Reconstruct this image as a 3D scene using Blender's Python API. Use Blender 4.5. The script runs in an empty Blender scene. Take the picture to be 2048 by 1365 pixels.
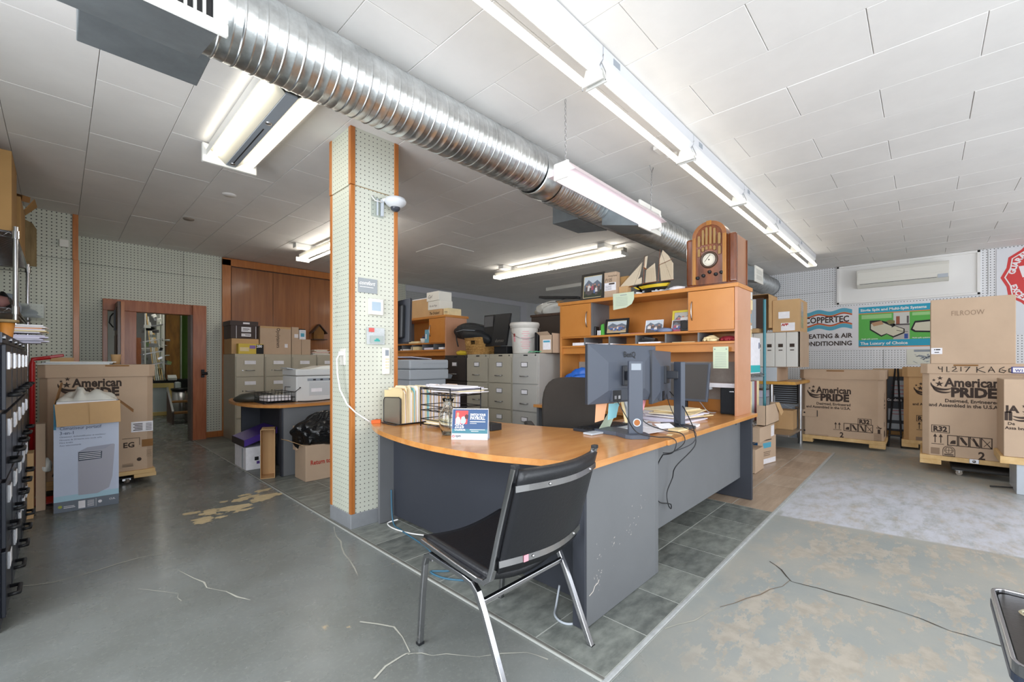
import bpy, math, random
from mathutils import Vector, Matrix
random.seed(7)
R = math.radians
SC = bpy.context.scene
COL = SC.collection

# ------------------------------------------------------------------ camera, light, exposure
HEAD = math.atan2(826, 865)                    # the camera looks 43.7 degrees off the long axis
cam_d = bpy.data.cameras.new('camera')
cam = bpy.data.objects.new('camera', cam_d); COL.objects.link(cam)
cam.location = (0, 0, 1.2)
cam.rotation_euler = (math.pi/2, 0, HEAD - math.pi/2)
cam_d.sensor_width = 36.0
cam_d.lens = 865/2048*36.0
cam_d.shift_y = (724-682.5)/2048
cam_d.clip_start = 0.02
SC.camera = cam

W = bpy.data.worlds.new('world'); SC.world = W; W.use_nodes = True
W.node_tree.nodes['Background'].inputs[0].default_value = (0.80, 0.88, 1.0, 1)
W.node_tree.nodes['Background'].inputs[1].default_value = 0.55
SC.view_settings.view_transform = 'Standard'
SC.view_settings.look = 'None'
SC.view_settings.exposure = 0.46
SC.view_settings.gamma = 1.0
SC.view_settings.use_curve_mapping = False

def area(name, loc, rot, sx, sy, e, col=(1, 1, 1)):
    d = bpy.data.lights.new(name, 'AREA'); d.shape = 'RECTANGLE'; d.size = sx; d.size_y = sy
    d.energy = e; d.color = col
    o = bpy.data.objects.new(name, d); COL.objects.link(o); o.location = loc; o.rotation_euler = rot
    return o
# daylight through the shop windows: the long street side (y = -3) and the wall behind the camera (x = -1)
for x, e in ((1.2, 80), (4.2, 30), (7.2, 30)):
    area('unseen_daylight', (x, -2.93, 1.55), (R(90), 0, 0), 2.5, 2.0, e, (0.90, 0.95, 1.0))
area('unseen_daylight', (-0.93, -0.6, 1.55), (R(90), 0, R(-90)), 2.4, 2.0, 76, (0.90, 0.95, 1.0))

area('unseen_daylight', (-0.93, 1.95, 1.6), (R(90), 0, R(-90)), 1.7, 2.0, 52, (0.93, 0.96, 1.0))  # extra window light, unseen, added to brighten the left side
SC.cycles.max_bounces = 14; SC.cycles.diffuse_bounces = 9; SC.cycles.glossy_bounces = 6; SC.cycles.transparent_max_bounces = 12
SC.cycles.sample_clamp_indirect = 6.0
# ------------------------------------------------------------------ materials
def lin(h):
    if not isinstance(h, str): return tuple(h)+(1,) if len(h) == 3 else tuple(h)
    o = []
    for i in (0, 2, 4):
        c = int(h[i:i+2], 16)/255
        o.append(c/12.92 if c <= .04045 else ((c+.055)/1.055)**2.4)
    return (*o, 1)
MATS = {}
def nt_new(name):
    m = bpy.data.materials.new(name); m.use_nodes = True
    nt = m.node_tree; return m, nt, nt.nodes['Principled BSDF']
def N(nt, t, **kw):
    n = nt.nodes.new(t)
    for k, v in kw.items(): setattr(n, k, v)
    return n
def mul(c, f): return (min(1, c[0]*f), min(1, c[1]*f), min(1, c[2]*f), 1)
def M(name, col, rough=.5, metal=0, var=0, vs=4, bump=0, bs=60, stretch=(1, 1, 1), coat=0, emit=0, trans=0, alpha=1, spec=.5, col2=None, ramp=(.35, .65), ior=1.45):
    if name in MATS: return MATS[name]
    m, nt, b = nt_new(name); c = lin(col)
    b.inputs['Base Color'].default_value = c
    b.inputs['Roughness'].default_value = rough
    b.inputs['Metallic'].default_value = metal
    b.inputs['Specular IOR Level'].default_value = spec
    b.inputs['IOR'].default_value = ior
    if coat: b.inputs['Coat Weight'].default_value = coat; b.inputs['Coat Roughness'].default_value = .12
    if trans: b.inputs['Transmission Weight'].default_value = trans
    if alpha < 1: b.inputs['Alpha'].default_value = alpha
    if emit:
        b.inputs['Emission Color'].default_value = c; b.inputs['Emission Strength'].default_value = emit
    if var or bump or col2:
        tc = N(nt, 'ShaderNodeTexCoord'); mp = N(nt, 'ShaderNodeMapping'); mp.inputs['Scale'].default_value = stretch
        nt.links.new(tc.outputs['Object'], mp.inputs[0])
    if var or col2:
        no = N(nt, 'ShaderNodeTexNoise'); no.inputs['Scale'].default_value = vs; no.inputs['Detail'].default_value = 6
        no.inputs['Roughness'].default_value = .62
        nt.links.new(mp.outputs[0], no.inputs['Vector'])
        cr = N(nt, 'ShaderNodeValToRGB')
        cr.color_ramp.elements[0].position = ramp[0]; cr.color_ramp.elements[1].position = ramp[1]
        cr.color_ramp.elements[0].color = mul(c, 1-var) if not col2 else c
        cr.color_ramp.elements[1].color = mul(c, 1+var) if not col2 else lin(col2)
        nt.links.new(no.outputs['Fac'], cr.inputs[0]); nt.links.new(cr.outputs[0], b.inputs['Base Color'])
    if bump:
        n2 = N(nt, 'ShaderNodeTexNoise'); n2.inputs['Scale'].default_value = bs; n2.inputs['Detail'].default_value = 4
        nt.links.new(mp.outputs[0], n2.inputs['Vector'])
        bp = N(nt, 'ShaderNodeBump'); bp.inputs['Strength'].default_value = bump; bp.inputs['Distance'].default_value = .01
        nt.links.new(n2.outputs['Fac'], bp.inputs['Height']); nt.links.new(bp.outputs[0], b.inputs['Normal'])
    MATS[name] = m; return m
def wood(name, a, b2, stretch, rough=.4, coat=.2, vs=3):
    return M(name, a, rough, col2=b2, vs=vs, stretch=stretch, coat=coat, ramp=(.3, .7))
def pegboard(name, col, plane, pitch=.038, rough=.55):
    """painted hardboard with 5 mm holes on a one inch grid; plane = index of the axis the wall faces"""
    m, nt, b = nt_new(name); b.inputs['Roughness'].default_value = rough
    tc = N(nt, 'ShaderNodeTexCoord'); sc = N(nt, 'ShaderNodeVectorMath', operation='SCALE'); sc.inputs['Scale'].default_value = 1/pitch
    fr = N(nt, 'ShaderNodeVectorMath', operation='FRACTION'); su = N(nt, 'ShaderNodeVectorMath', operation='SUBTRACT'); su.inputs[1].default_value = (.5, .5, .5)
    mu = N(nt, 'ShaderNodeVectorMath', operation='MULTIPLY'); v = [1, 1, 1]; v[plane] = 0; mu.inputs[1].default_value = v
    le = N(nt, 'ShaderNodeVectorMath', operation='LENGTH'); lt = N(nt, 'ShaderNodeMath', operation='LESS_THAN'); lt.inputs[1].default_value = .115 if pitch < .035 else .16
    nt.links.new(tc.outputs['Object'], sc.inputs[0]); nt.links.new(sc.outputs[0], fr.inputs[0]); nt.links.new(fr.outputs[0], su.inputs[0])
    nt.links.new(su.outputs[0], mu.inputs[0]); nt.links.new(mu.outputs[0], le.inputs[0]); nt.links.new(le.outputs['Value'], lt.inputs[0])
    no = N(nt, 'ShaderNodeTexNoise'); no.inputs['Scale'].default_value = 1.3; no.inputs['Detail'].default_value = 5
    nt.links.new(tc.outputs['Object'], no.inputs['Vector'])
    c = lin(col); m0 = N(nt, 'ShaderNodeMix', data_type='RGBA'); m0.inputs[6].default_value = mul(c, .92); m0.inputs[7].default_value = mul(c, 1.06)
    nt.links.new(no.outputs['Fac'], m0.inputs[0])
    mx = N(nt, 'ShaderNodeMix', data_type='RGBA'); mx.inputs[7].default_value = (.035, .035, .035, 1)
    nt.links.new(lt.outputs[0], mx.inputs[0]); nt.links.new(m0.outputs[2], mx.inputs[6]); nt.links.new(mx.outputs[2], b.inputs['Base Color'])
    MATS[name] = m; return m

PEG_X = pegboard('pegboard_facing_x', 'cdd1c6', 0); PEG_Y = pegboard('pegboard_facing_y', 'cfd2c4', 1)
PEG_C = pegboard('column_pegboard_front', 'ced0c3', 1, .033); PEG_CX = pegboard('column_pegboard_side', 'ccd0c1', 0, .033)
PEG_WHITE = pegboard('white_pegboard', 'e6e7ea', 0)
CEIL = M('ceiling_fibreboard', 'e4e2e0', .75, var=.05, vs=1.2, bump=.05, bs=300)
CEILDARK = M('ceiling_backing', 'b9b6b2', .8)
WHITE = M('white_paint', 'ecebe9', .5); WALLG = M('grey_white_wall', 'c4c6c8', .7, var=.04)
TRIM = wood('orange_trim_wood', 'a55f28', 'c07a3c', (6, 6, .6))
REDWOOD = wood('reddish_door_wood', '96502c', 'b56e45', (8, 8, .7), .45)
DARKWOOD = wood('dark_brown_wood', '3c2a22', '5a4336', (8, 8, .7), .5)
PANELW = wood('panelling_veneer', '87512a', 'a86b3b', (9, 9, .5), .35, .3, 2)
DESKTOP = wood('desktop_laminate', 'bb7a3a', 'd3985a', (1.2, 5, 5), .28, .4)
HUTCHW = wood('hutch_laminate', 'b87432', 'c98946', (1, 1, 1.2), .38, .15, 1.4)
HUTCHS = wood('hutch_side_laminate', 'b98462', 'c7967a', (1, 1, 1), .45, .1, 1.4)
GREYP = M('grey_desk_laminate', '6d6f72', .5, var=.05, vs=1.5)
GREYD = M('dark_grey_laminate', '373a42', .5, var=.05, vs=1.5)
CARD = M('cardboard', 'bfa68e', .8, var=.05, vs=2.5); CARDD = M('cardboard_darker', 'a5804f', .8, var=.06, vs=2.5)
CARDL = M('cardboard_tan', 'c4a074', .8, var=.06, vs=2.5); CARDI = M('cardboard_inside', '8a6238', .85, var=.1)
PRINT = M('brown_print', '3a2c24', .7); BLACKP = M('black_print', '1c1c1e', .6); REDP = M('red_print', 'b3281e', .6)
PINE = wood('pine', 'c9a36a', 'e0c08c', (1, 4, 4), .6, 0)
CHROME = M('chrome', 'b4b4b8', .17, 1); STEEL = M('brushed_steel', 'b4b4b6', .32, 1, var=.06)
GALV = M('galvanised_duct', 'd6dadc', .30, 1, var=.22, vs=9, bump=.12, bs=26)
GALVF = M('galvanised_flat', '8e969b', .45, .75, var=.1, vs=6)
BLACK = M('black_plastic', '1d1e21', .42); BLACKM = M('black_metal', '222327', .4, .4)
RUBBER = M('rubber', '2c2b2b', .7); VINYL = M('black_vinyl', '1b1c20', .36, bump=.1, bs=90)
MONB = M('slate_plastic', '4a505c', .45); MOND = M('slate_plastic_dark', '2b2e35', .4)
SCREEN = M('screen_glass', '16171a', .12, spec=.6)
CABB = M('blue_black_enamel', '343b4a', .32, .15, var=.06); CABBD = M('black_enamel', '22252e', .32, .1)
CABG = M('grey_enamel', 'b3b1ac', .42, var=.03); CABW = M('warm_grey_enamel', 'b0a999', .42, var=.03); CABE = M('beige_enamel', 'b5ad9b', .42, var=.03)
CABK = M('brown_black_enamel', '3a3432', .42)
PAPER = M('paper', 'ebe9ee', .8, var=.05, vs=20); PAPER2 = M('cream_paper', 'e6d3a6', .8, var=.06, vs=10); PAPER3 = M('lilac_paper', 'd2cfe0', .8)
GREENP = M('pale_green_paper', 'c8d4bb', .8); PINKP = M('pink_paper', 'e79aa6', .8); BLUEP = M('light_blue_paper', '8fcad6', .8); PEACHP = M('peach_paper', 'e0a882', .8)
TEAL = M('teal_print', '2fb5b9', .5); CYAN = M('cyan_print', '1f9fbf', .5); GREEN = M('green_print', '57b04a', .5); ORANGE = M('orange_print', 'd98a4a', .5)
SKYB = M('light_blue_print', '59a9c4', .5); REDS = M('seal_red', 'd33a3a', .5); REDE = M('red_enamel', 'a3151a', .35)
GREYW = M('light_grey_plastic', 'b7bec6', .45); GREYW2 = M('mid_grey_plastic', '8e969f', .5); OFFW = M('off_white_plastic', 'e4e2da', .4)
GLASS = M('clear_glass', 'f4f8f6', .03, trans=1); PLASTIC = M('clear_plastic', 'dfe6e4', .15, trans=.85, alpha=.55)
FILM = M('white_plastic_film', 'dcdcd6', .3, bump=.4, bs=14); BAGB = M('bin_bag_film', '131416', .16, bump=1.0, bs=9, stretch=(1, 2.5, 4))
TUBE = M('fluorescent_tube', (1.0, .94, .80), .4, emit=1.9); TUBES = M('strong_tube', (1.0, .93, .80), .4, emit=6); TUBEB = M('back_tube', (1.0, .94, .84), .4, emit=11); TUBEW = M('workshop_fill_tube', (1.0, .95, .86), .4, emit=34); TUBEP = M('pinkish_tube', (1.0, .90, .95), .4, emit=1.5)
ENAMEL = M('white_enamel', 'dfdfdb', .3); ENAMELS = M('lamp_side_enamel', 'c9cbd0', .4)
CONC = M('painted_plinth', '8b8e92', .5, var=.08, vs=8)

# ------------------------------------------------------------------ mesh builder
OFF = {}
class MB:
    def __init__(s): s.v = []; s.f = []; s.m = []; s.sm = []
    def add(s, vs, fs, m=0, sm=False):
        o = len(s.v); s.v += [tuple(p) for p in vs]
        for f in fs: s.f.append(tuple(i+o for i in f)); s.m.append(m); s.sm.append(sm)
        return s
    def box(s, x0, y0, z0, x1, y1, z1, m=0):
        if x0 > x1: x0, x1 = x1, x0
        if y0 > y1: y0, y1 = y1, y0
        if z0 > z1: z0, z1 = z1, z0
        return s.add([(x0,y0,z0),(x1,y0,z0),(x1,y1,z0),(x0,y1,z0),(x0,y0,z1),(x1,y0,z1),(x1,y1,z1),(x0,y1,z1)],
              [(0,3,2,1),(4,5,6,7),(0,1,5,4),(1,2,6,5),(2,3,7,6),(3,0,4,7)], m)
    def obox(s, c, size, rz=0, m=0, rx=0, ry=0):
        q = Matrix.Rotation(rz, 3, 'Z') @ Matrix.Rotation(ry, 3, 'Y') @ Matrix.Rotation(rx, 3, 'X'); h = Vector(size)/2; c = Vector(c)
        vs = [c + q @ Vector((a*h.x, b*h.y, d*h.z)) for d in (-1, 1) for a, b in ((-1,-1),(1,-1),(1,1),(-1,1))]
        return s.add(vs, [(0,3,2,1),(4,5,6,7),(0,1,5,4),(1,2,6,5),(2,3,7,6),(3,0,4,7)], m)
    def sweep(s, pts, prof, m=0, sm=True, closed=False, up=None):
        """prof: list of (a, b) offsets; carried along pts"""
        P = [Vector(p) for p in pts]; n = len(prof); rings = []
        T = []
        for i in range(len(P)):
            a = P[(i-1) % len(P)] if (closed or i) else P[0]; b = P[(i+1) % len(P)] if (closed or i < len(P)-1) else P[-1]
            T.append((b-a).normalized())
        u = Vector(up) if up else (Vector((0,0,1)) if abs(T[0].z) < .9 else Vector((1,0,0)))
        for i, p in enumerate(P):
            u = (u - T[i]*u.dot(T[i])).normalized(); w = T[i].cross(u)
            k = 1.0
            if 0 < i < len(P)-1 or closed:
                d = (P[i]-P[i-1]).normalized().dot(T[i]); k = 1/max(.6, d)
            rings.append([p + (u*b + w*a)*(k if len(prof) == 4 else 1) for a, b in prof])
        vs = [v for r in rings for v in r]; fs = []
        L = len(P)
        for i in range(L if closed else L-1):
            j = (i+1) % L
            for q in range(n): fs.append((i*n+q, i*n+(q+1) % n, j*n+(q+1) % n, j*n+q))
        if not closed: fs.append(tuple(range(n-1, -1, -1))); fs.append(tuple((L-1)*n+q for q in range(n)))
        return s.add(vs, fs, m, sm)
    def tube(s, pts, r, n=8, m=0, closed=False):
        return s.sweep(pts, [(r*math.cos(2*math.pi*q/n), r*math.sin(2*math.pi*q/n)) for q in range(n)], m, True, closed)
    def sq(s, pts, w, h=None, m=0, up=None):
        h = h or w; return s.sweep(pts, [(-w/2,-h/2),(w/2,-h/2),(w/2,h/2),(-w/2,h/2)], m, False, False, up)
    def cyl(s, p0, p1, r, r1=None, n=16, m=0, caps=True, sm=True):
        p0 = Vector(p0); p1 = Vector(p1); r1 = r if r1 is None else r1; d = (p1-p0).normalized()
        u = d.orthogonal().normalized(); w = d.cross(u)
        vs = [p + (u*math.cos(2*math.pi*q/n) + w*math.sin(2*math.pi*q/n))*rr for p, rr in ((p0, r), (p1, r1)) for q in range(n)]
        s.add(vs, [(q, (q+1) % n, n+(q+1) % n, n+q) for q in range(n)], m, sm)
        if caps: s.add(vs[:n], [tuple(range(n-1, -1, -1))], m); s.add(vs[n:], [tuple(range(n))], m)
        return s
    def lathe(s, prof, c=(0,0,0), n=24, m=0, axis=(0,0,1), sm=True):
        d = Vector(axis).normalized(); u = d.orthogonal().normalized(); w = d.cross(u); c = Vector(c)
        vs = [c + d*z + (u*math.cos(2*math.pi*q/n) + w*math.sin(2*math.pi*q/n))*max(r, 1e-5) for r, z in prof for q in range(n)]
        fs = [(i*n+q, i*n+(q+1) % n, (i+1)*n+(q+1) % n, (i+1)*n+q) for i in range(len(prof)-1) for q in range(n)]
        return s.add(vs, fs, m, sm)
    def ext(s, pts, vec, m=0, sm=False):
        """solid: planar outline pushed along vec"""
        n = len(pts); v = Vector(vec); a = [Vector(p) for p in pts]; vs = a + [p+v for p in a]
        s.add(vs, [(i, (i+1) % n, n+(i+1) % n, n+i) for i in range(n)], m, sm)
        return s.add(vs, [tuple(range(n-1, -1, -1)), tuple(range(n, 2*n))], m)
    def poly(s, pts, m=0): return s.add(pts, [tuple(range(len(pts)))], m)
    def prism(s, xy, z0, z1, m=0): return s.ext([(x, y, z0) for x, y in xy], (0, 0, z1-z0), m)
    def surf(s, fn, nu, nv, m=0, sm=True):
        vs = [fn(i/nu, j/nv) for i in range(nu+1) for j in range(nv+1)]; k = nv+1
        return s.add(vs, [(i*k+j, (i+1)*k+j, (i+1)*k+j+1, i*k+j+1) for i in range(nu) for j in range(nv)], m, sm)
    def text(s, t, size, o, r, u, m=0, al='LEFT', bold=.0, sx=1, sh=0):
        c = bpy.data.curves.new('t', 'FONT'); c.body = t; c.size = size; c.align_x = al; c.offset = bold*size; c.resolution_u = 2; c.shear = sh
        q = bpy.data.objects.new('t', c); me = bpy.data.meshes.new_from_object(q)
        o = Vector(o); r = Vector(r).normalized(); u = Vector(u).normalized()
        s.add([o + r*p.co.x*sx + u*p.co.y for p in me.vertices], [tuple(p.vertices) for p in me.polygons], m)
        bpy.data.meshes.remove(me); bpy.data.objects.remove(q); bpy.data.curves.remove(c); return s
    def ob(s, name, mats, parent=None, bevel=0, label=None, cat=None, group=None, kind=None, thick=0, sub=0, recalc=True, loc=None, segs=2):
        if not isinstance(mats, (list, tuple)): mats = [mats]
        me = bpy.data.meshes.new(name)
        if parent is not None: off = OFF.get(parent.name, Vector((0,0,0)))
        elif loc is not None: off = Vector(loc)
        elif kind == 'structure': off = Vector((0,0,0))
        else:
            xs, ys, zs = zip(*s.v); off = Vector(((min(xs)+max(xs))/2, (min(ys)+max(ys))/2, min(zs)))
        me.from_pydata([(x-off.x, y-off.y, z-off.z) for x, y, z in s.v], [], s.f)
        for q in mats: me.materials.append(q)
        me.polygons.foreach_set('material_index', s.m); me.polygons.foreach_set('use_smooth', s.sm)
        me.update(); me.validate()
        o = bpy.data.objects.new(name, me); COL.objects.link(o); OFF[o.name] = off
        if parent is not None: o.parent = parent
        else: o.location = off
        if label: o['label'] = label
        if cat: o['category'] = cat
        if group: o['group'] = group
        if kind: o['kind'] = kind
        if thick:
            md = o.modifiers.new('solid', 'SOLIDIFY'); md.thickness = thick; md.offset = 0
        if bevel:
            md = o.modifiers.new('bevel', 'BEVEL'); md.width = bevel; md.segments = segs; md.limit_method = 'ANGLE'; md.angle_limit = R(40)
        if sub:
            md = o.modifiers.new('sub', 'SUBSURF'); md.levels = sub; md.render_levels = sub
        return o

def thing(name, label, cat, loc, rz=0, group=None, local=False):
    """an Empty at the base of a thing; local=True when its parts are modelled about (0, 0, 0)"""
    o = bpy.data.objects.new(name, None); COL.objects.link(o); o.location = loc; o.rotation_euler = (0, 0, rz); o.empty_display_size = .1
    o['label'] = label; o['category'] = cat
    if group: o['group'] = group
    OFF[o.name] = Vector((0,0,0)) if local else Vector(loc)
    return o
def dup(src, loc, rz=None, label=None, group=None):
    r = src.copy(); COL.objects.link(r); r.location = loc
    if rz is not None: r.rotation_euler = (0, 0, rz)
    if label: r['label'] = label
    if group: r['group'] = group
    for ch in list(src.children):
        c = ch.copy(); COL.objects.link(c); c.parent = r
        for g in list(ch.children):
            d = g.copy(); COL.objects.link(d); d.parent = c
    return r
def blob(c, size, seed=0, amp=.12, nu=18, nv=28, zc=0):
    """lumpy closed surface for bags and cloth"""
    rnd = random.Random(seed); ph = [(rnd.uniform(1.5, 5), rnd.uniform(1.5, 6), rnd.uniform(0, 6.3), rnd.uniform(.3, 1)) for _ in range(9)]
    def fn(a, b):
        th = math.pi*a; p = 2*math.pi*b
        x, y, z = math.sin(th)*math.cos(p), math.sin(th)*math.sin(p), math.cos(th)
        k = 1 + amp*sum(w*math.sin(f*(x+.4*z)*2 + g*y + q) for f, g, q, w in ph)/3
        z = z*k
        if z < -.55: z = -.55 - (z+.55)*-.12
        return (c[0]+x*k*size[0], c[1]+y*k*size[1], c[2]+(z+.62)*size[2])
    return fn, nu, nv
# ------------------------------------------------------------------ floor
def floor_material():
    m, nt, b = nt_new('painted_concrete')
    tc = N(nt, 'ShaderNodeTexCoord'); sx = N(nt, 'ShaderNodeSeparateXYZ'); L = nt.links.new
    L(tc.outputs['Object'], sx.inputs[0])
    def noise(scale, detail=6, rough=.6, stretch=(1, 1, 1), w=0):
        mp = N(nt, 'ShaderNodeMapping'); mp.inputs['Scale'].default_value = stretch; mp.inputs['Location'].default_value = (w, w*1.7, 0)
        L(tc.outputs['Object'], mp.inputs[0])
        n = N(nt, 'ShaderNodeTexNoise'); n.inputs['Scale'].default_value = scale; n.inputs['Detail'].default_value = detail; n.inputs['Roughness'].default_value = rough
        L(mp.outputs[0], n.inputs['Vector']); return n.outputs['Fac']
    def rmp(fac, a, c, ca=(0,0,0,1), cc=(1,1,1,1)):
        r = N(nt, 'ShaderNodeMapRange'); r.interpolation_type = 'SMOOTHSTEP'
        r.inputs['From Min'].default_value = a; r.inputs['From Max'].default_value = c; L(fac, r.inputs['Value']); return r.outputs[0]
    def mix(f, a, c):
        x = N(nt, 'ShaderNodeMix', data_type='RGBA'); L(f, x.inputs[0])
        for k, q in ((6, a), (7, c)):
            if isinstance(q, tuple): x.inputs[k].default_value = q
            else: L(q, x.inputs[k])
        return x.outputs[2]
    def mth(op, a, c):
        x = N(nt, 'ShaderNodeMath', operation=op)
        for k, q in ((0, a), (1, c)):
            if isinstance(q, (int, float)): x.inputs[k].default_value = q
            else: L(q, x.inputs[k])
        return x.outputs[0]
    big = noise(.9, 5); paint = mix(rmp(big, .35, .65), lin('696c69'), lin('797d7c'))
    fine = noise(60, 3); paint = mix(mth('MULTIPLY', rmp(fine, .5, .7), .25), paint, lin('8b8e88'))
    light = mix(rmp(noise(1.4, 6, .6, w=4), .35, .65), lin('8f9594'), lin('a09f98'))
    # the paint is worn thin on the shop side: bare concrete shows in ragged patches
    right = rmp(mth('SUBTRACT', sx.outputs['X'], mth('MULTIPLY', sx.outputs['Y'], 1.0)), -.4, 1.6)
    base = mix(right, paint, light)
    wear = mth('ADD', mth('MULTIPLY', noise(1.3, 4, .5, (1, 1, 1), 5), .28), mth('MULTIPLY', noise(7.5, 12, .74, (.55, 1.1, 1), 2), .72))
    wm = mth('MULTIPLY', rmp(wear, .512, .522), rmp(sx.outputs['X'], 1.3, 2.0))
    wm = mth('MULTIPLY', wm, mth('SUBTRACT', 1.0, rmp(sx.outputs['Y'], .6, .9)))
    base = mix(mth('MULTIPLY', wm, .72), base, mix(rmp(noise(14, 6), .35, .65), lin('a19789'), lin('b5ab9d')))
    # whiter slab further along
    wx = mth('MULTIPLY', rmp(mth('ADD', sx.outputs['X'], mth('MULTIPLY', sx.outputs['Y'], .15)), 3.99, 4.03), mth('SUBTRACT', 1.0, rmp(sx.outputs['X'], 5.0, 6.4)))
    wx = mth('MULTIPLY', wx, mth('SUBTRACT', 1.0, rmp(sx.outputs['Y'], .8, 1.0)))
    base = mix(mth('MULTIPLY', wx, rmp(noise(4.5, 12, .74, (1, 2, 1), 6), .28, .62)), base, lin('c2c5cf'))
    # small bare chips in the green paint
    chip = mth('MULTIPLY', rmp(noise(2.3, 10, .66, w=9), .665, .68), mth('SUBTRACT', 1.0, right))
    base = mix(chip, base, lin('a8997f'))
    scr = mth('MULTIPLY', rmp(noise(3.0, 8, .7, (1, 9, 1), 3), .70, .72), .6)
    base = mix(scr, base, lin('b9b9b2'))
    L(base, b.inputs['Base Color'])
    rr = N(nt, 'ShaderNodeMapRange'); rr.inputs['To Min'].default_value = .20; rr.inputs['To Max'].default_value = .34; L(noise(5, 6), rr.inputs['Value'])
    r2 = N(nt, 'ShaderNodeMath', operation='MAXIMUM'); L(rr.outputs[0], r2.inputs[0])
    m3 = mth('MULTIPLY', right, .42); L(m3, r2.inputs[1]); L(r2.outputs[0], b.inputs['Roughness'])
    bp = N(nt, 'ShaderNodeBump'); bp.inputs['Strength'].default_value = .12; bp.inputs['Distance'].default_value = .01
    L(noise(9, 8), bp.inputs['Height']); L(bp.outputs[0], b.inputs['Normal'])
    return m
FLOORM = floor_material()
H = 2.88
XW, XL, YF, YB = 9.55, -0.95, -3.0, 8.15
b = MB(); b.box(XL, YF, -.12, XW, 8.4, -.001); b.box(XL, 8.4, -.12, 5.2, 14.2, -.001)
floor = b.ob('floor', FLOORM, kind='structure')
CRACK = M('crack_dark', '3d342c', .9); CRACKL = M('crack_filler', 'aaa99f', .8)
def ribbon(name, pts, w, mt, jit=.02, seed=1, z=.0008):
    rnd = random.Random(seed); P = []
    for (x0, y0), (x1, y1) in zip(pts, pts[1:]):
        n = max(2, int(math.hypot(x1-x0, y1-y0)/.09))
        for i in range(n): t = i/n; P.append((x0+(x1-x0)*t+rnd.uniform(-jit, jit), y0+(y1-y0)*t+rnd.uniform(-jit, jit)))
    P.append(pts[-1]); b = MB(); vs = []
    for i, (x, y) in enumerate(P):
        a = P[max(0, i-1)]; c = P[min(len(P)-1, i+1)]; d = Vector((c[0]-a[0], c[1]-a[1])).normalized(); k = w*rnd.uniform(.2, .8)/2
        vs += [(x-d.y*k, y+d.x*k, z), (x+d.y*k, y-d.x*k, z)]
    b.add(vs, [(2*i, 2*i+1, 2*i+3, 2*i+2) for i in range(len(P)-1)]); return b.ob(name, mt, floor)
for nm, pts, w, m, jit, sd in (
    ('crack', [(2.95, .68), (2.876, .601), (2.765, .528), (2.778, .401), (2.783, .276), (2.783, .16), (2.782, .017), (2.745, -.081), (2.745, -.172), (2.751, -.271), (2.748, -.42)], .011, CRACK, .006, 7),
    ('crack', [(2.765, .528), (2.493, .615), (2.231, .725)], .007, M('crack_brown', '7a6a5a', .9), .008, 2), ('crack', [(2.231, .725), (2.032, .779), (1.878, .845)], .009, CRACKL, .008, 3),
    ('crack', [(.963, 1.893), (1.054, 1.737), (.994, 1.542), (.965, 1.549), (.822, 1.506)], .013, CRACKL, .010, 4),
    ('crack', [(.985, 1.529), (1.027, 1.49), (1.09, 1.419), (1.174, 1.318), (1.339, 1.193), (1.36, 1.098)], .009, CRACKL, .008, 5),
    ('crack', [(-.183, 3.51), (-.006, 3.422), (.148, 3.432), (.329, 3.48), (.449, 3.444)], .014, CRACKL, .012, 6), ('crack', [(.292, 3.012), (.425, 2.794), (.424, 2.694)], .009, CRACKL, .010, 7),
    ('crack', [(.482, 3.082), (.527, 2.927), (.538, 2.755), (.609, 2.63), (.665, 2.454)], .013, CRACKL, .012, 8), ('crack', [(1.381, 3.109), (1.262, 2.73), (1.155, 2.294)], .013, CRACKL, .008, 9),
    ('scuff', [(.2, 2.05), (.38, 1.88), (.6, 1.72)], .005, CRACKL, .004, 10)):
    ribbon(nm, pts, w, m, jit, sd)
# paint chipped off in a scatter of bare patches in front of the pillar
def patch(x, y, r, sx=1.6, seed=0, ang=.0):
    rnd = random.Random(seed); b = MB(); pts = []
    for i in range(18):
        a = 2*math.pi*i/18; k = r*rnd.uniform(.6, 1.15); px, py = math.cos(a)*k*sx, math.sin(a)*k
        pts.append((x+px*math.cos(ang)-py*math.sin(ang), y+px*math.sin(ang)+py*math.cos(ang), .0002+.00002*PZ[0]))
    PZ[0] += 1; b.poly(pts); return b.ob('bare_patch', PATCHM, floor)
PZ = [0]
PATCHM = M('bare_concrete', 'c2b08c', .6, var=.12, vs=20)
rnd = random.Random(5)
PN = [0]
for i in range(34):
    t = rnd.random(); patch(.68+.60*t+rnd.uniform(-.05, .05), 4.03+.22*t+rnd.uniform(-.20, .22), rnd.choice((.012, .018, .03, .045, .06)), rnd.uniform(1, 2.2), i, rnd.uniform(-.4, .4))
patch(.99, 4.09, .085, 1.7, 88, -.1); patch(1.17, 4.33, .06, 1.6, 89); patch(.76, 3.98, .05, 1.6, 90)
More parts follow.
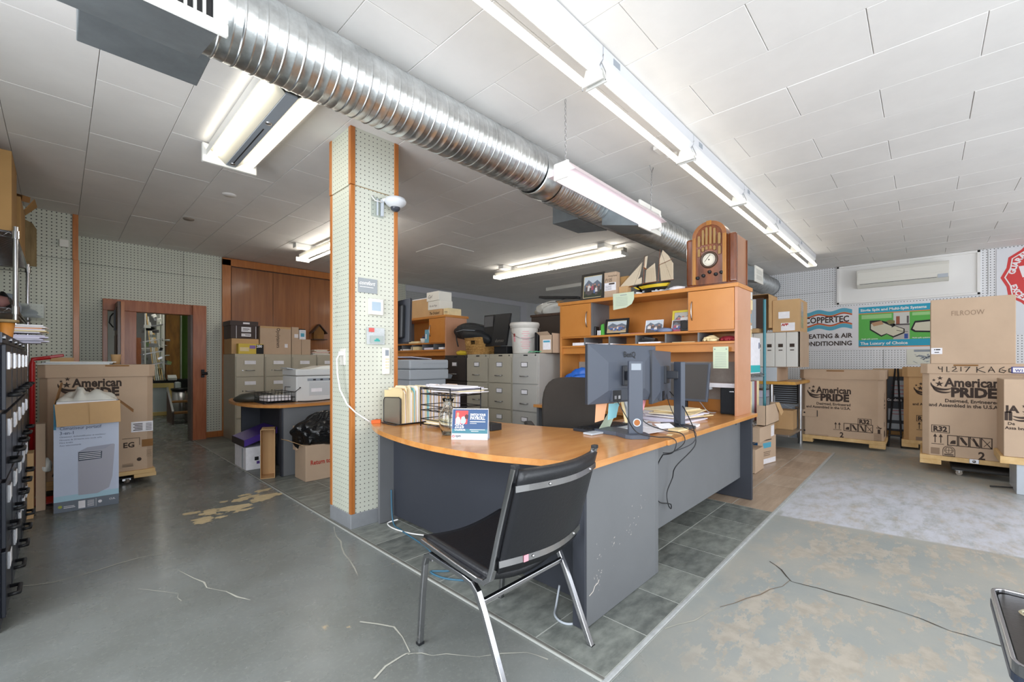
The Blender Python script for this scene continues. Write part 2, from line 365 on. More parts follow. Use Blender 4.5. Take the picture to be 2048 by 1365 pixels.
# tile island
SLATE = []
for i, (a, c) in enumerate((('646864', '868a84'), ('5b5f5c', '7c807b'), ('6c706c', '8c908a'))):
    SLATE.append(M('slate_tile_%d' % i, a, .42, col2=c, vs=9, ramp=(.36, .66), bump=.2, bs=24, stretch=(1, 1.8, 1)))
BROWN = [M('brown_tile_%d' % i, a, .4, col2=c, vs=3, ramp=(.3, .7), stretch=(.7, 5, 1), bump=.05, bs=20) for i, (a, c) in enumerate((('a08c79', 'c0ad9a'), ('98836f', 'b7a28e')))]
GROUT = M('pale_grout', 'b3b5b0', .8)
b = MB(); b.box(1.40, .85, 0, 7.0, 3.4, .0078); b.box(1.40, 3.4, 0, 5.2, 8.1, .0078)
grout = b.ob('tile_bed', GROUT, floor)
tile_me = {}
def tile(x0, y0, x1, y1, mt, z=.009):
    b = MB(); g = .0032
    b.box(x0+g, y0+g, .0070, x1-g, y1-g, z); o = b.ob('floor_tile', mt, floor, loc=None); return o
TX, TY, TS = 1.42, .872, .343
k = 0; rnd = random.Random(3)
for i in range(10):
    for j in range(22):
        x0 = TX+i*TS; y0 = TY+j*TS; x1 = x0+TS; y1 = y0+TS
        if x0 > 3.85 and y0 < 3.2: continue
        if x0 > 1.42+.343*3.5 and y0 > 4.8: continue
        if x0 > 3.85: continue
        x1 = min(x1, 3.9)
        tile(x0, y0, x1, y1, rnd.choice(SLATE)); k += 1
for i in range(7):
    for j in range(4):
        x0 = 3.9+i*.44; y0 = .872+(j*.44 if j else 0) - (0 if j else 0)
        tile(x0, [.872, 1.17, 1.61, 2.05][j], min(x0+.44, 6.95), [1.17, 1.61, 2.05, 2.49][j], rnd.choice(BROWN))
b = MB(); b.box(1.395, .850, 0, 7.02, .872, .0105); b.ob('tile_edge', M('worn_pale_edge', 'a9acad', .45, var=.12, vs=20), floor, bevel=.004)
b = MB(); b.box(1.405, .872, 0, 1.42, 8.0, .0105); b.ob('tile_edge', M('dark_edge', '6a6964', .5, var=.1, vs=20), floor, bevel=.003)

# ------------------------------------------------------------------ ceiling: boards in staggered rows
b = MB(); b.box(XL, YF, H+.008, XW, 8.4, H+.1); ceiling = b.ob('ceiling', CEILDARK, kind='structure')
def warp(y): return y if y < 3.11 else 3.11+(y-3.11)*1.035
me_cache = {}
STAINED = M('stained_ceiling_board', 'b9aa9a', .75, var=.10, vs=3)
edges = [2.222+.414*k if k < 0 else 2.222+.4248*k for k in range(-8, 19)]
n_t = 0
for k in range(-8, 18):
    x0, x1 = edges[k+8], min(edges[k+9], XW)
    if x1 < XL: continue
    off = .612 if k % 2 == 0 else .203
    j = -5
    while True:
        y0, y1 = warp(off+.834*j), warp(off+.834*(j+1)); j += 1
        if y0 > 8.3: break
        if y1 < YF: continue
        # rows the photograph can see (ahead of the camera), the rest of the ceiling is the backing
        y0 = max(y0, YF); y1 = min(y1, 8.35)
        if (x1*.7232+y1*.6906) < .25 or x0 > XW: continue
        b = MB(); g = .0014; dz = random.uniform(-.001, .001)
        b.box(max(x0, XL)+g, y0+g, H-.002+dz, x1-g, y1-g, H+.009)
        mt = STAINED if (abs(x0-1.0) < .1 and 6.2 < y0 < 6.9) else CEIL
        b.ob('ceiling_tile', mt, ceiling, bevel=.0022, segs=1); n_t += 1
# round cover plates, access panel
b = MB(); b.lathe([(.0, H-.012), (.055, H-.012), (.062, H-.002)], (1.18, 5.05, 0), 24); b.ob('cover_plate', CEIL, ceiling)
b = MB(); b.lathe([(.0, H-.014), (.05, H-.014), (.057, H-.002)], (1.05, 6.25, 0), 24); b.ob('cover_plate', M('brown_plate', '8a8076', .6), ceiling)
b = MB(); b.box(3.75, 4.95, H-.010, 4.35, 5.6, H-.003); b.ob('access_panel', CEIL, ceiling, bevel=.003)

# ------------------------------------------------------------------ walls
b = MB(); b.box(XW, -3.1, 0, XW+.1, 8.4, H+.02); wall_right = b.ob('wall_right', PEG_WHITE, kind='structure')
b = MB(); b.box(XL-.1, 1.0, 0, XL, 7.14, .5); b.box(XL-.1, 1.0, 2.6, XL, 7.14, H+.02); b.box(XL-.1, 2.85, .5, XL, 7.14, 2.6); b.box(XL-.1, 1.0, .5, XL, 1.05, 2.6); b.box(XL, 7.02, 0, .145, 7.14, H+.02); b.ob('wall_left', [PEG_Y], kind='structure')  # gap near the camera is an unseen opening added for extra window light
b = MB(); b.box(.05, 7.14, 0, .145, 8.25, H+.02); b.ob('wall_jog', PEG_X, kind='structure')
b = MB(); b.box(.145, YB, 0, .44, YB+.1, H+.02); b.box(1.56, YB, 0, 1.80, YB+.1, H+.02); b.box(.44, YB, 2.03, 1.56, YB+.1, H+.02)
b.ob('wall_back', PEG_Y, kind='structure')
for x in (2.94,):
    pass
# pegboard sheet seams
SEAM = M('sheet_seam', '6d6f68', .8)
b = MB(); b.box(.15, YB-.004, 2.515, 1.8, YB-.0005, 2.52); b.box(1.30, YB-.004, 2.05, 1.304, YB-.0005, 2.87); b.ob('trim_1', SEAM, kind='structure')
b = MB(); b.box(-.9, 7.015, 2.36, .13, 7.0195, 2.364); b.ob('trim_2', SEAM, kind='structure')
b = MB(); b.box(.11, 6.985, 0, .16, 7.02, 2.36); b.box(.105, 6.99, 2.36, .152, 7.02, H-.003); b.ob('trim_3', TRIM, kind='structure', bevel=.003)
# wood panelled stretch of the back wall: frame, panels, rail
b = MB(); b.box(1.80, YB, 0, 4.4, YB+.1, H); wp = b.ob('wall_panelled', DARKWOOD, kind='structure')
for i in range(4):
    b = MB(); x0 = 1.93+i*.62; b.box(x0+.003, YB-.012, .1, x0+.617, YB, 2.735); b.ob('wood_panel', PANELW, wp, bevel=.002)
b = MB(); b.box(1.80, YB-.04, .0, 1.92, YB, 2.85); b.ob('door_jamb', TRIM, wp, bevel=.004)
b = MB(); b.box(1.80, YB-.04, 2.75, 4.4, YB, 2.87); b.ob('head_rail', TRIM, wp, bevel=.004)
b = MB(); b.box(1.57, YB-.02, 0, 1.80, YB, .10); b.ob('baseboard_back', TRIM, kind='structure', bevel=.003)
# back wall beyond the pillar: pegboard then a wide white framed panel
b = MB(); b.box(4.4, YB, 0, XW, YB+.1, H+.02); b.ob('wall_back_far', WALLG, kind='structure')
b = MB(); b.box(4.4, YB-.012, 0, 5.18, YB, H); b.ob('trim_4', PEG_Y, kind='structure')
b = MB(); b.box(5.18, YB-.04, 2.74, 9.1, YB, 2.86); b.box(8.85, YB-.04, 1.0, 9.1, YB, 2.74); b.ob('trim_5', M('lilac_grey_paint', 'c3c4cb', .5), kind='structure', bevel=.004)
b = MB(); b.box(5.2, YB-.01, .3, 8.85, YB, 2.74); b.ob('trim_6', pegboard('grey_pegboard', 'b7babb', 1), kind='structure')
# street wall and the wall behind the camera, each with window openings and frames
b = MB()
b.box(XL-.1, YF-.1, 0, XW+.1, YF, .5); b.box(XL-.1, YF-.1, 2.6, XW+.1, YF, H+.02)
for x0, x1 in ((XL-.1, -.1), (2.5, 2.9), (5.5, 5.9), (8.5, XW+.1)): b.box(x0, YF-.1, .5, x1, YF, 2.6)
b.ob('wall_front', WHITE, kind='structure')
b = MB(); b.box(XL-.1, YF, 0, XL, 1.0, .5); b.box(XL-.1, YF, 2.6, XL, 1.0, H+.02); b.box(XL-.1, YF, .5, XL, -1.85, 2.6); b.box(XL-.1, .65, .5, XL, 1.0, 2.6)
b.ob('wall_left_front', WHITE, kind='structure')
for i, (x0, x1) in enumerate(((-.1, 2.5), (2.9, 5.5), (5.9, 8.5))):
    b = MB()
    for a, c in ((x0, x0+.05), (x1-.05, x1)): b.box(a, YF-.09, .5, c, YF-.03, 2.6)
    b.box(x0, YF-.09, .5, x1, YF-.03, .55); b.box(x0, YF-.09, 2.55, x1, YF-.03, 2.6)
    b.ob('window_%d' % (i+1), ENAMEL, kind='structure')
# seams and boards on the right wall
b = MB()
b.box(XW-.004, 1.18, 2.455, XW-.001, 9, 2.459); b.box(XW-.004, -.68, 2.2, XW-.001, -.676, 2.87); b.box(XW-.004, .5, 1.0, XW-.001, .504, 1.45)
b.ob('trim_7', SEAM, kind='structure')
b = MB(); b.box(XW-.012, -.60, 2.21, XW, 1.13, 2.875); b.ob('trim_8', WHITE, kind='structure')
b = MB(); w = .035
b.box(XW-.04, -.60, 2.21, XW-.01, 1.13, 2.21+w); b.box(XW-.04, -.60, 2.84, XW-.01, 1.13, 2.875); b.box(XW-.04, -.60, 2.21, XW-.01, -.60+w, 2.875); b.box(XW-.04, 1.13-w, 2.21, XW-.01, 1.13, 2.875)
b.ob('trim_9', WHITE, kind='structure', bevel=.004)

# ------------------------------------------------------------------ pillar
PX0, PX1, PY0, PY1 = 1.44, 1.795, 2.955, 3.275
p = thing('pillar', 'square column faced in pale pegboard with orange wood corner strips', 'pillar', (1.6175, 3.115, 0))
b = MB(); b.box(PX0-.012, PY0-.012, 0.005, PX1+.012, PY1+.012, .112); b.ob('plinth', CONC, p, bevel=.004)
b = MB(); b.box(PX0, PY0, .112, PX1, PY1, H-.002); b.ob('core', CARDD, p)
b = MB(); b.box(PX0+.02, PY0-.006, .112, PX1-.02, PY0, 2.462); b.ob('front_panel', PEG_C, p)
b = MB(); b.box(PX0+.02, PY0-.010, 2.468, PX1-.02, PY0, H-.003); b.ob('upper_front_panel', PEG_C, p)
b = MB(); b.box(PX0-.006, PY0+.02, .112, PX0, PY1-.02, 2.462); b.ob('side_panel', PEG_CX, p)
b = MB(); b.box(PX0-.010, PY0+.02, 2.468, PX0, PY1-.02, H-.003); b.ob('upper_side_panel', PEG_CX, p)
for (x, y) in ((PX0, PY0), (PX0, PY1), (PX1, PY0)):
    for z0, z1, e in ((.112, 2.462, 0), (2.466, H-.003, .004)):
        b = MB(); sx = 1 if x == PX0 else -1; sy = 1 if y == PY0 else -1
        b.box(x-sx*(.012+e), y-sy*(.012+e), z0, x+sx*.020, y+sy*.020, z1); b.ob('corner_strip', TRIM, p, bevel=.003)

# ------------------------------------------------------------------ doorway, open door, room beyond
d = thing('door_frame', 'reddish wooden door frame standing open to the workshop in the pegboard wall', 'door frame', (1.0, YB, 0))
def fb(n, *a): b = MB(); b.box(*a); b.ob(n, REDWOOD, d, bevel=.004)
fb('jamb', 1.40, YB-.13, 0.0, 1.57, YB+.12, 2.06); fb('jamb', .41, YB-.04, 0, .46, YB+.12, 2.06)
fb('head', .41, YB-.06, 1.91, 1.57, YB+.12, 2.065); fb('jamb', .62, YB-.05, 0, .76, YB+.1, 1.91)
b = MB(); b.box(1.375, YB-.12, 0, 1.40, YB+.11, 1.91); b.ob('stop', DARKWOOD, d)
b = MB(); b.box(1.50, YB-.165, .96, 1.54, YB-.13, 1.08); b.cyl((1.50, YB-.19, 1.02), (1.57, YB-.19, 1.02), .022); b.ob('latch', BLACKM, d, bevel=.003)
d = thing('folding_door', 'dark brown door leaf folded back beside the redwood frame', 'door', (.55, YB, 0))
b = MB(); b.box(.53, YB-.45, .02, .565, YB-.05, 2.0); b.ob('leaf', DARKWOOD, d, bevel=.003)
for i in range(5): b = MB(); b.box(.522, YB-.41, .15+i*.37, .53, YB-.10, .45+i*.37); b.ob('panel', DARKWOOD, d, bevel=.004)
b = MB(); b.box(.565, YB-.46, .02, .60, YB-.44, 2.0); b.ob('edge_strip', TRIM, d)
b = MB(); b.tube([(.50, YB-.30, 1.85), (.47, YB-.32, 1.80), (.46, YB-.32, 1.72), (.50, YB-.30, 1.66)], .008); b.box(.505, YB-.33, 1.62, .53, YB-.27, 1.89); b.ob('pull', BLACKM, d)
GREENW = M('green_painted_wall', '7d9a5c', .7, var=.05)
b = MB(); b.box(-.2, 13.9, 0, 5.2, 14.0, H); b.ob('wall_workshop_far', WALLG, kind='structure')
b = MB(); b.box(2.85, 8.25, 0, 2.95, 13.6, H); b.box(2.0, 13.6, 0, 2.95, 13.9, H); b.ob('wall_workshop_right', GREENW, kind='structure')
b = MB(); b.box(-.2, 8.4, 0, -.1, 13.9, H); b.ob('wall_workshop_left', WALLG, kind='structure')
b = MB(); b.box(-.2, 8.3, H, 5.2, 14.0, H+.1); b.ob('ceiling_workshop', WALLG, kind='structure')
b = MB(); b.box(1.98, 13.0, 0, 2.05, 13.6, H); b.ob('trim_10', WHITE, kind='structure')
# ------------------------------------------------------------------ workshop seen through the doorway
b = MB(); b.box(1.38, 12.5, .74, 2.6, 13.1, .79); b.box(1.38, 12.52, .55, 2.6, 12.56, .74)
t = thing('workbench', 'dark workbench seen through the doorway', 'workbench', (2.0, 12.8, 0))
b.ob('top', BLACKM, t)
for x in (1.42, 2.54): b = MB(); b.box(x, 12.56, 0, x+.06, 12.62, .74); b.ob('leg', BLACKM, t)
YEL = M('faded_yellow_wood', 'cbb276', .6, var=.06)
t = thing('framed_panel', 'grey panel in a faded yellow wooden frame leaning on the workbench', 'panel', (1.6, 12.4, 0))
b = MB(); b.box(1.30, 12.36, .06, 1.74, 12.38, .66); b.ob('board', GREYW, t)
b = MB(); b.box(1.70, 12.33, 0, 1.80, 12.39, .72); b.box(1.30, 12.33, .62, 1.70, 12.39, .72); b.box(1.30, 12.33, 0, 1.70, 12.39, .08); b.ob('frame', YEL, t, bevel=.005)
b = MB(); b.box(1.82, 12.30, 0, 1.93, 12.48, .74); b.ob('dust_cover', GREYW, None, label='pale grey upright cover between yellow frame and steel drum', cat='cover', bevel=.03)
t = thing('steel_drum', 'shiny steel drum with a dark lid in the workshop', 'drum', (1.80, 11.4, 0))
b = MB(); b.lathe([(0, 0), (.17, 0), (.17, .6), (0, .6)], (1.80, 11.4, 0), 28); b.ob('body', STEEL, t)
b = MB(); b.lathe([(0, .60), (.19, .60), (.19, .64), (0, .65)], (1.80, 11.4, 0), 28); b.ob('lid', BLACKM, t)
t = thing('wooden_steps', 'small wooden steps with sloping side rail beyond the doorway', 'steps', (1.78, 10.6, 0))
for z, y in ((.22, 10.40), (.42, 10.65)): b = MB(); b.box(1.50, y, z-.03, 2.0, y+.26, z); b.ob('tread', CARDI, t)
for x in (1.49, 1.78): b = MB(); b.ext([(x, 10.36, 0), (x, 11.0, 0), (x, 11.0, .60), (x, 10.36, .22)], (.025, 0, 0)); b.ob('side', DARKWOOD, t)
b = MB(); b.sq([(1.50, 10.37, .24), (1.50, 11.0, .68)], .03); b.ob('rail', STEEL, t)
OLDW = wood('old_timber', '6a4620', '9a6c34', (4, 4, .8), .7, 0)
b = MB(); b.box(1.74, 12.9, .79, 2.0, 13.1, H); b.ob('timber_post', OLDW, None, label='rough brown timber post rising behind the workbench', cat='post', bevel=.01)
b = MB(); b.box(1.57, 12.95, .9, 1.72, 12.99, 2.35); b.ob('white_board', WHITE, None, label='narrow white board leaning beside the timber post', cat='board', bevel=.003)
b = MB(); b.box(1.02, 13.0, .0, 1.30, 13.05, 1.75); b.ob('brown_door', REDWOOD, None, label='reddish brown door far back in the workshop', cat='door')
t = thing('wire_rack', 'cluttered white wire rack of metal fittings beyond the doorway', 'rack', (1.25, 11.0, 0))
for z in (1.15, 1.38, 1.62, 1.9):
    b = MB(); b.obox((1.27, 11.0, z), (.34, .4, .015), 0, 0, 0, -.25); b.ob('shelf', STEEL, t)
for x, y in ((1.14, 10.8), (1.42, 10.8), (1.42, 11.2)): b = MB(); b.cyl((x, y, 1.08), (x, y, 2.879), .010, n=8); b.ob('post', WHITE, t)
rnd = random.Random(11)
for i in range(22):
    x, z = rnd.uniform(1.12, 1.5), rnd.uniform(1.1, 2.2); b = MB(); q = (x, rnd.uniform(10.8, 11.2), z)
    b.obox(q, (rnd.uniform(.03, .14), rnd.uniform(.03, .1), rnd.uniform(.01, .08)), rnd.uniform(0, 3), 0, rnd.uniform(-.6, .6)); b.ob('metal_offcut', rnd.choice([STEEL, WHITE, GALV, BLACKM]), None, label='bent metal fitting among the clutter on the workshop rack', cat='fitting', group='metal fittings on the workshop rack')
for i in range(6):
    x = 1.36+.035*i; b = MB(); b.cyl((x+.05, 11.9, .8), (x-.06, 12.2, 2.3-.12*i), .010, n=8); b.ob('rod', rnd.choice([STEEL, PINE, WHITE]), None, label='long thin rod leaning up at the back of the workshop', cat='rod', group='rods leaning in the workshop')
b = MB(); b.tube([(-.09, 12.6, 2.50), (1.6, 12.3, 2.52), (1.75, 12.3, 2.7), (1.75, 12.3, 2.879)], .03); b.ob('overhead_pipe', STEEL, None, label='steel pipe under the workshop ceiling', cat='pipe')
b = MB(); b.lathe([(0, 0), (.045, 0), (.03, .05), (.03, .2), (.045, .26), (0, .27)], (1.58, 12.6, .79), 14); b.ob('black_bottle', BLACK, None, label='black bottle standing on the workbench', cat='bottle')
for i, x in enumerate((1.56, 1.80)):
    b = MB(); b.obox((x, 12.55, .83), (.16, .14, .07), 0, 0, .5); b.ob('desk_sign', [GREYW, PAPER][i], None, label=['grey slanted box at the left on the workbench', 'white slanted box at the right on the workbench'][i], cat='box')

# ------------------------------------------------------------------ reception desk
DT = .755
t = thing('reception_desk', 'bow-fronted reception desk with honey wood top and grey panels', 'desk', (1.95, 1.9, 0))
out = [(1.615, 1.07), (1.50, 1.29), (1.415, 1.52), (1.37, 1.80), (1.365, 2.05), (1.39, 2.32), (1.43, 2.54), (1.50, 2.76), (1.58, 2.925), (2.30, 2.93)]
top = [(x, y) for x, y in [(2.36, 1.058), (2.355, 1.62), (2.30, 2.0), (2.235, 2.25), (2.2, 2.5), (2.2, 2.93)]]
def curve(pts, n=5):
    o = []
    P = [pts[0]]+list(pts)+[pts[-1]]
    for i in range(1, len(P)-2):
        for k in range(n):
            u = k/n; q = []
            for a in (0, 1):
                p0, p1, p2, p3 = P[i-1][a], P[i][a], P[i+1][a], P[i+2][a]
                q.append(.5*((2*p1)+(-p0+p2)*u+(2*p0-5*p1+4*p2-p3)*u*u+(-p0+3*p1-3*p2+p3)*u**3))
            o.append(tuple(q))
    return o+[pts[-1]]
bow = curve([(1.615, 1.058), (1.505, 1.29), (1.418, 1.52), (1.372, 1.80), (1.365, 2.05), (1.39, 2.32), (1.435, 2.56), (1.50, 2.76), (1.575, 2.925)])
ins = curve([(2.2, 2.93), (2.205, 2.55), (2.24, 2.22), (2.30, 1.92), (2.375, 1.66)])
b = MB(); b.prism((bow+ins+[(2.375, 1.058)])[::-1], DT-.03, DT); b.ob('desktop', DESKTOP, t, bevel=.003)
b = MB(); b.box(1.615, 1.088, .012, 2.305, 1.115, DT-.03); sp = b.ob('end_panel', GREYP, t, bevel=.002)
SCR = M('scuff_white', 'd9cfc6', .8)
b = MB(); rnd = random.Random(4)
for (px, pz, n) in ((1.70, .20, 16), (1.86, .30, 10), (2.02, .36, 12), (1.72, .33, 5), (2.1, .45, 6)):
    for i in range(n):
        x, z = px+rnd.gauss(0, .035), pz+rnd.gauss(0, .035); l = rnd.uniform(.002, .010); a = rnd.choice((.5, .8, 1.4, 0))
        b.poly([(x, 1.0875, z), (x+l*math.cos(a), 1.0875, z+l*math.sin(a)), (x+l*math.cos(a)-.001, 1.0875, z+l*math.sin(a)+.0022), (x-.001, 1.0875, z+.0022)])
b.ob('scuffs', SCR, sp)
b = MB(); b.tube([(1.64, 1.0872, .150), (1.67, 1.0872, .158), (1.685, 1.0872, .178), (1.71, 1.0872, .182), (1.72, 1.0872, .195)], .0013, 5); b.ob('scratch', SCR, sp)
b = MB(); b.box(1.60, 1.085, .012, 1.617, 1.15, DT-.03); b.ob('edge_post', GREYD, t, bevel=.002)
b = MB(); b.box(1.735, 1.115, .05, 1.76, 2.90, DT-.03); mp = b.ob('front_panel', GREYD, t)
b = MB(); b.cyl((1.730, 1.52, .26), (1.736, 1.52, .26), .011, n=14); b.ob('cap', OLDW, mp)
b = MB(); b.box(1.62, 2.885, .012, 2.2, 2.912, DT-.03); b.ob('end_panel', GREYP, t, bevel=.002)
b = MB(); b.box(2.278, 1.116, .012, 2.304, 1.6, DT-.03); b.ob('support_panel', GREYP, t)
t = thing('bridge_desk', 'straight grey-fronted desk joining the reception desk to the hutch desk', 'desk', (3.2, 1.45, 0))
b = MB(); b.box(2.378, 1.046, DT-.03, 4.17, 1.70, DT); b.ob('desktop', DESKTOP, t, bevel=.003)
b = MB(); b.box(2.335, 1.165, .19, 4.10, 1.185, DT-.03); b.ob('modesty_panel', GREYP, t, bevel=.002)
b = MB(); b.box(2.307, 1.088, .012, 2.335, 1.68, DT-.03); b.ob('end_panel', GREYP, t, bevel=.002)
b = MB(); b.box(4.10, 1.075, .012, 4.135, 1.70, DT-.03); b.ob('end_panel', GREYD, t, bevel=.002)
b = MB(); b.lathe([(0, 0), (.018, 0), (.018, .003), (.022, .003), (.022, .0)], (3.98, 1.165, .68), 18, 0, (0, -1, 0)); b.ob('grommet', GREYP, t)
t = thing('hutch_desk', 'desk with honey wood top under the tall hutch', 'desk', (3.85, 2.3, 0))
b = MB(); b.box(3.42, 1.702, DT-.03, 4.17, 2.96, DT); b.ob('desktop', DESKTOP, t, bevel=.003)
b = MB(); b.box(3.46, 2.92, .012, 4.13, 2.945, DT-.03); b.ob('end_panel', GREYP, t)
b = MB(); b.box(4.08, 1.72, .012, 4.11, 2.92, DT-.03); b.ob('back_panel', GREYP, t)
b = MB(); b.box(3.45, 1.72, .10, 3.9, 2.1, DT-.03); b.ob('drawer_unit', HUTCHW, t, bevel=.003)

# ------------------------------------------------------------------ hutch
def hutch(name, label, X, Y0, Y1, z0, mirror=False, doorw=.375):
    """open-fronted hutch facing -x, spanning Y0..Y1; top at 1.845"""
    D = .37; t = thing(name, label, 'hutch', (X+D/2, (Y0+Y1)/2, z0)); s = .022
    b = MB(); b.box(X-.012, Y0-.008, 1.812, X+D+.03, Y1+.02, 1.845); b.ob('top_panel', HUTCHW, t, bevel=.003)
    b = MB(); b.box(X, Y0, z0, X+D, Y0+s, 1.812); b.ob('side_panel', HUTCHS, t, bevel=.002)
    b = MB(); b.box(X, Y1-s, z0, X+D, Y1, 1.812); b.ob('side_panel', HUTCHW, t, bevel=.002)
    b = MB(); b.box(X+D-.02, Y0+s, 1.20, X+D-.008, Y1-s, 1.812); b.ob('back_panel', HUTCHW, t)
    b = MB(); b.box(X+.01, Y0+s, 1.452, X+D-.02, Y1-s, 1.472); b.ob('shelf', HUTCHW, t, bevel=.002)
    b = MB(); b.box(X+.01, Y0+s, 1.352, X+D-.02, Y1-s, 1.372); b.ob('shelf', HUTCHW, t, bevel=.002)
    b = MB(); b.box(X+.035, Y0+s, 1.285, X+.053, Y1-s, 1.352); b.ob('apron', HUTCHW, t)
    L = Y1-Y0-2*s; n = 6
    for i in range(1, n): b = MB(); y = Y0+s+L*i/n; b.box(X+.012, y-.007, 1.372, X+D-.02, y+.007, 1.452); b.ob('divider', GREYP, t)
    for y in (Y0+s+doorw, Y1-s-doorw): b = MB(); b.box(X+.012, y-.009, 1.472, X+D-.02, y+.009, 1.812); b.ob('divider', GREYP, t)
    for y0, y1, hy in ((Y0+s+.002, Y0+s+doorw, Y0+s+doorw-.035), (Y1-s-doorw, Y1-s-.002, Y1-s-doorw+.04)):
        b = MB(); b.box(X-.008, y0, 1.468, X+.010, y1, 1.808); dr = b.ob('door', HUTCHW, t, bevel=.002)
        b = MB(); b.tube([(X-.008, hy, 1.560), (X-.024, hy, 1.585), (X-.032, hy, 1.64), (X-.024, hy, 1.695), (X-.008, hy, 1.72)], .0055, 8); b.ob('handle', STEEL, dr)
    return t
hu = hutch('hutch', 'tall honey wood hutch with cubby holes carrying the old radio', 3.80, 1.10, 2.90, DT)
TACK = M('grey_tack_fabric', 'a39a92', .85, var=.05, vs=40)
b = MB(); b.box(4.12, 1.125, .80, 4.14, 2.87, 1.20); b.ob('tack_board', TACK, hu)
b = MB(); b.box(4.10, 1.125, DT+.001, 4.12, 2.87, .86); b.ob('back_rail', HUTCHW, hu)

# ------------------------------------------------------------------ grey filing cabinets (drawers face -x)
def drawer_x(t, X, y0, y1, z0, z1, m, hm, lm=PAPER):
    b = MB(); b.box(X-.018, y0+.012, z0+.006, X, y1-.012, z1-.006); dr = b.ob('drawer', m, t, bevel=.003)
    yc = (y0+y1)/2; zt = z0+(z1-z0)*.72; zh = z0+(z1-z0)*.30
    b = MB(); b.box(X-.024, yc-.048, zt-.028, X-.018, yc+.048, zt+.028); b.ob('label_holder', hm, dr)
    b = MB(); b.box(X-.0255, yc-.041, zt-.021, X-.0245, yc+.041, zt+.021); b.ob('label_card', lm, dr)
    b = MB(); b.tube([(X-.018, yc-.05, zh), (X-.048, yc-.045, zh), (X-.048, yc+.045, zh), (X-.018, yc+.05, zh)], .0065, 8); b.ob('handle', hm, dr)
def cab_x(label, X, y0, y1, m, hm, zt=1.292, D=.66, group=None):
    t = thing('filing_cabinet', label, 'cabinet', (X+D/2, (y0+y1)/2, 0), group=group)
    b = MB(); b.box(X, y0+.001, 0, X+D, y1-.001, zt); b.ob('body', m, t, bevel=.003)
    for k in range(4): drawer_x(t, X, y0, y1, .03+k*.306, .03+(k+1)*.306, m, hm)
    b = MB(); b.cyl((X-.006, y0+.05, zt-.02), (X, y0+.05, zt-.02), .009, n=12); b.ob('lock', CHROME, t)
    b = MB(); b.box(X-.003, (y0+y1)/2-.03, zt-.026, X, (y0+y1)/2+.03, zt-.014); b.ob('maker_plate', BLACKM, t)
CX = 3.60
cab_x('cool grey filing cabinet at the right end of the row, under the white bucket', CX, 3.03, 3.425, CABG, STEEL)
cab_x('warm grey filing cabinet in the middle of the row, under the leaning black screens', CX, 3.43, 3.82, CABW, STEEL)
cab_x('warm grey filing cabinet beside the brown-black one, under the wicker basket', CX, 3.825, 4.225, CABW, STEEL)
cab_x('brown-black filing cabinet beside the copier', CX, 4.23, 4.69, CABK, STEEL, zt=1.285)

# ------------------------------------------------------------------ second work station (left, behind the pillar)
hutch('hutch', 'honey wood hutch at the far desk topped with small white boxes', 3.64, 4.72, 6.4, DT, doorw=.36)
t = thing('far_desk', 'far bow-ended desk with grey panels carrying the white printer', 'desk', (2.6, 5.2, 0))
far_bow = curve([(1.555, 4.76), (1.40, 4.98), (1.335, 5.27), (1.33, 5.55), (1.36, 5.85), (1.45, 6.12)])
b = MB(); b.prism(([(3.60, 4.76)]+far_bow+[(2.15, 6.12), (2.2, 5.45), (3.60, 5.45)])[::-1], DT-.03, DT); b.ob('desktop', DESKTOP, t, bevel=.003)
b = MB(); b.box(1.60, 4.80, .012, 3.6, 4.825, DT-.03); b.ob('front_panel', GREYP, t, bevel=.002)
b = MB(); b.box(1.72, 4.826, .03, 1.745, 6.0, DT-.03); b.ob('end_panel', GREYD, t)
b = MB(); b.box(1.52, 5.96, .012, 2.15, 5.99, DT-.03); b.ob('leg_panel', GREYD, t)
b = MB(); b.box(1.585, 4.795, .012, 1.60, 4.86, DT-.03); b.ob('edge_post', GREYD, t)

# ------------------------------------------------------------------ beige filing cabinets against the panelling (drawers face -y)
def cab_y(label, x0, x1, Y, m, hm, zt=1.318, D=.66):
    t = thing('filing_cabinet', label, 'cabinet', ((x0+x1)/2, Y+D/2, 0))
    b = MB(); b.box(x0+.001, Y, 0, x1-.001, Y+D, zt); b.ob('body', m, t, bevel=.003)
    for k in range(4):
        z0 = .03+k*.313; z1 = z0+.313; xc = (x0+x1)/2
        b = MB(); b.box(x0+.012, Y-.018, z0+.006, x1-.012, Y, z1-.006); dr = b.ob('drawer', m, t, bevel=.003)
        b = MB(); b.box(xc-.085, Y-.024, z0+.185, xc+.085, Y-.018, z0+.255); b.ob('label_holder', hm, dr)
        b = MB(); b.box(xc-.075, Y-.0255, z0+.193, xc+.075, Y-.0245, z0+.247); b.ob('label_card', PAPER, dr)
        b = MB(); b.tube([(xc-.06, Y-.018, z0+.10), (xc-.055, Y-.045, z0+.10), (xc+.055, Y-.045, z0+.10), (xc+.06, Y-.018, z0+.10)], .007, 8); b.ob('handle', STEEL, dr)
        b = MB(); b.cyl((xc-.1, Y-.022, z0+.10), (xc-.1, Y-.018, z0+.10), .008, n=10); b.ob('lock', CHROME, dr)
for i, l in enumerate(('under the dark banker box, leftmost of its row', 'second from the left, under the tall cardboard box', 'under the small stacked cartons', 'under the loose papers, nearest the pillar')):
    cab_y('beige filing cabinet against the wood panelling, '+l, 1.81+.40*i, 2.205+.40*i, 7.44, CABE, CABE)

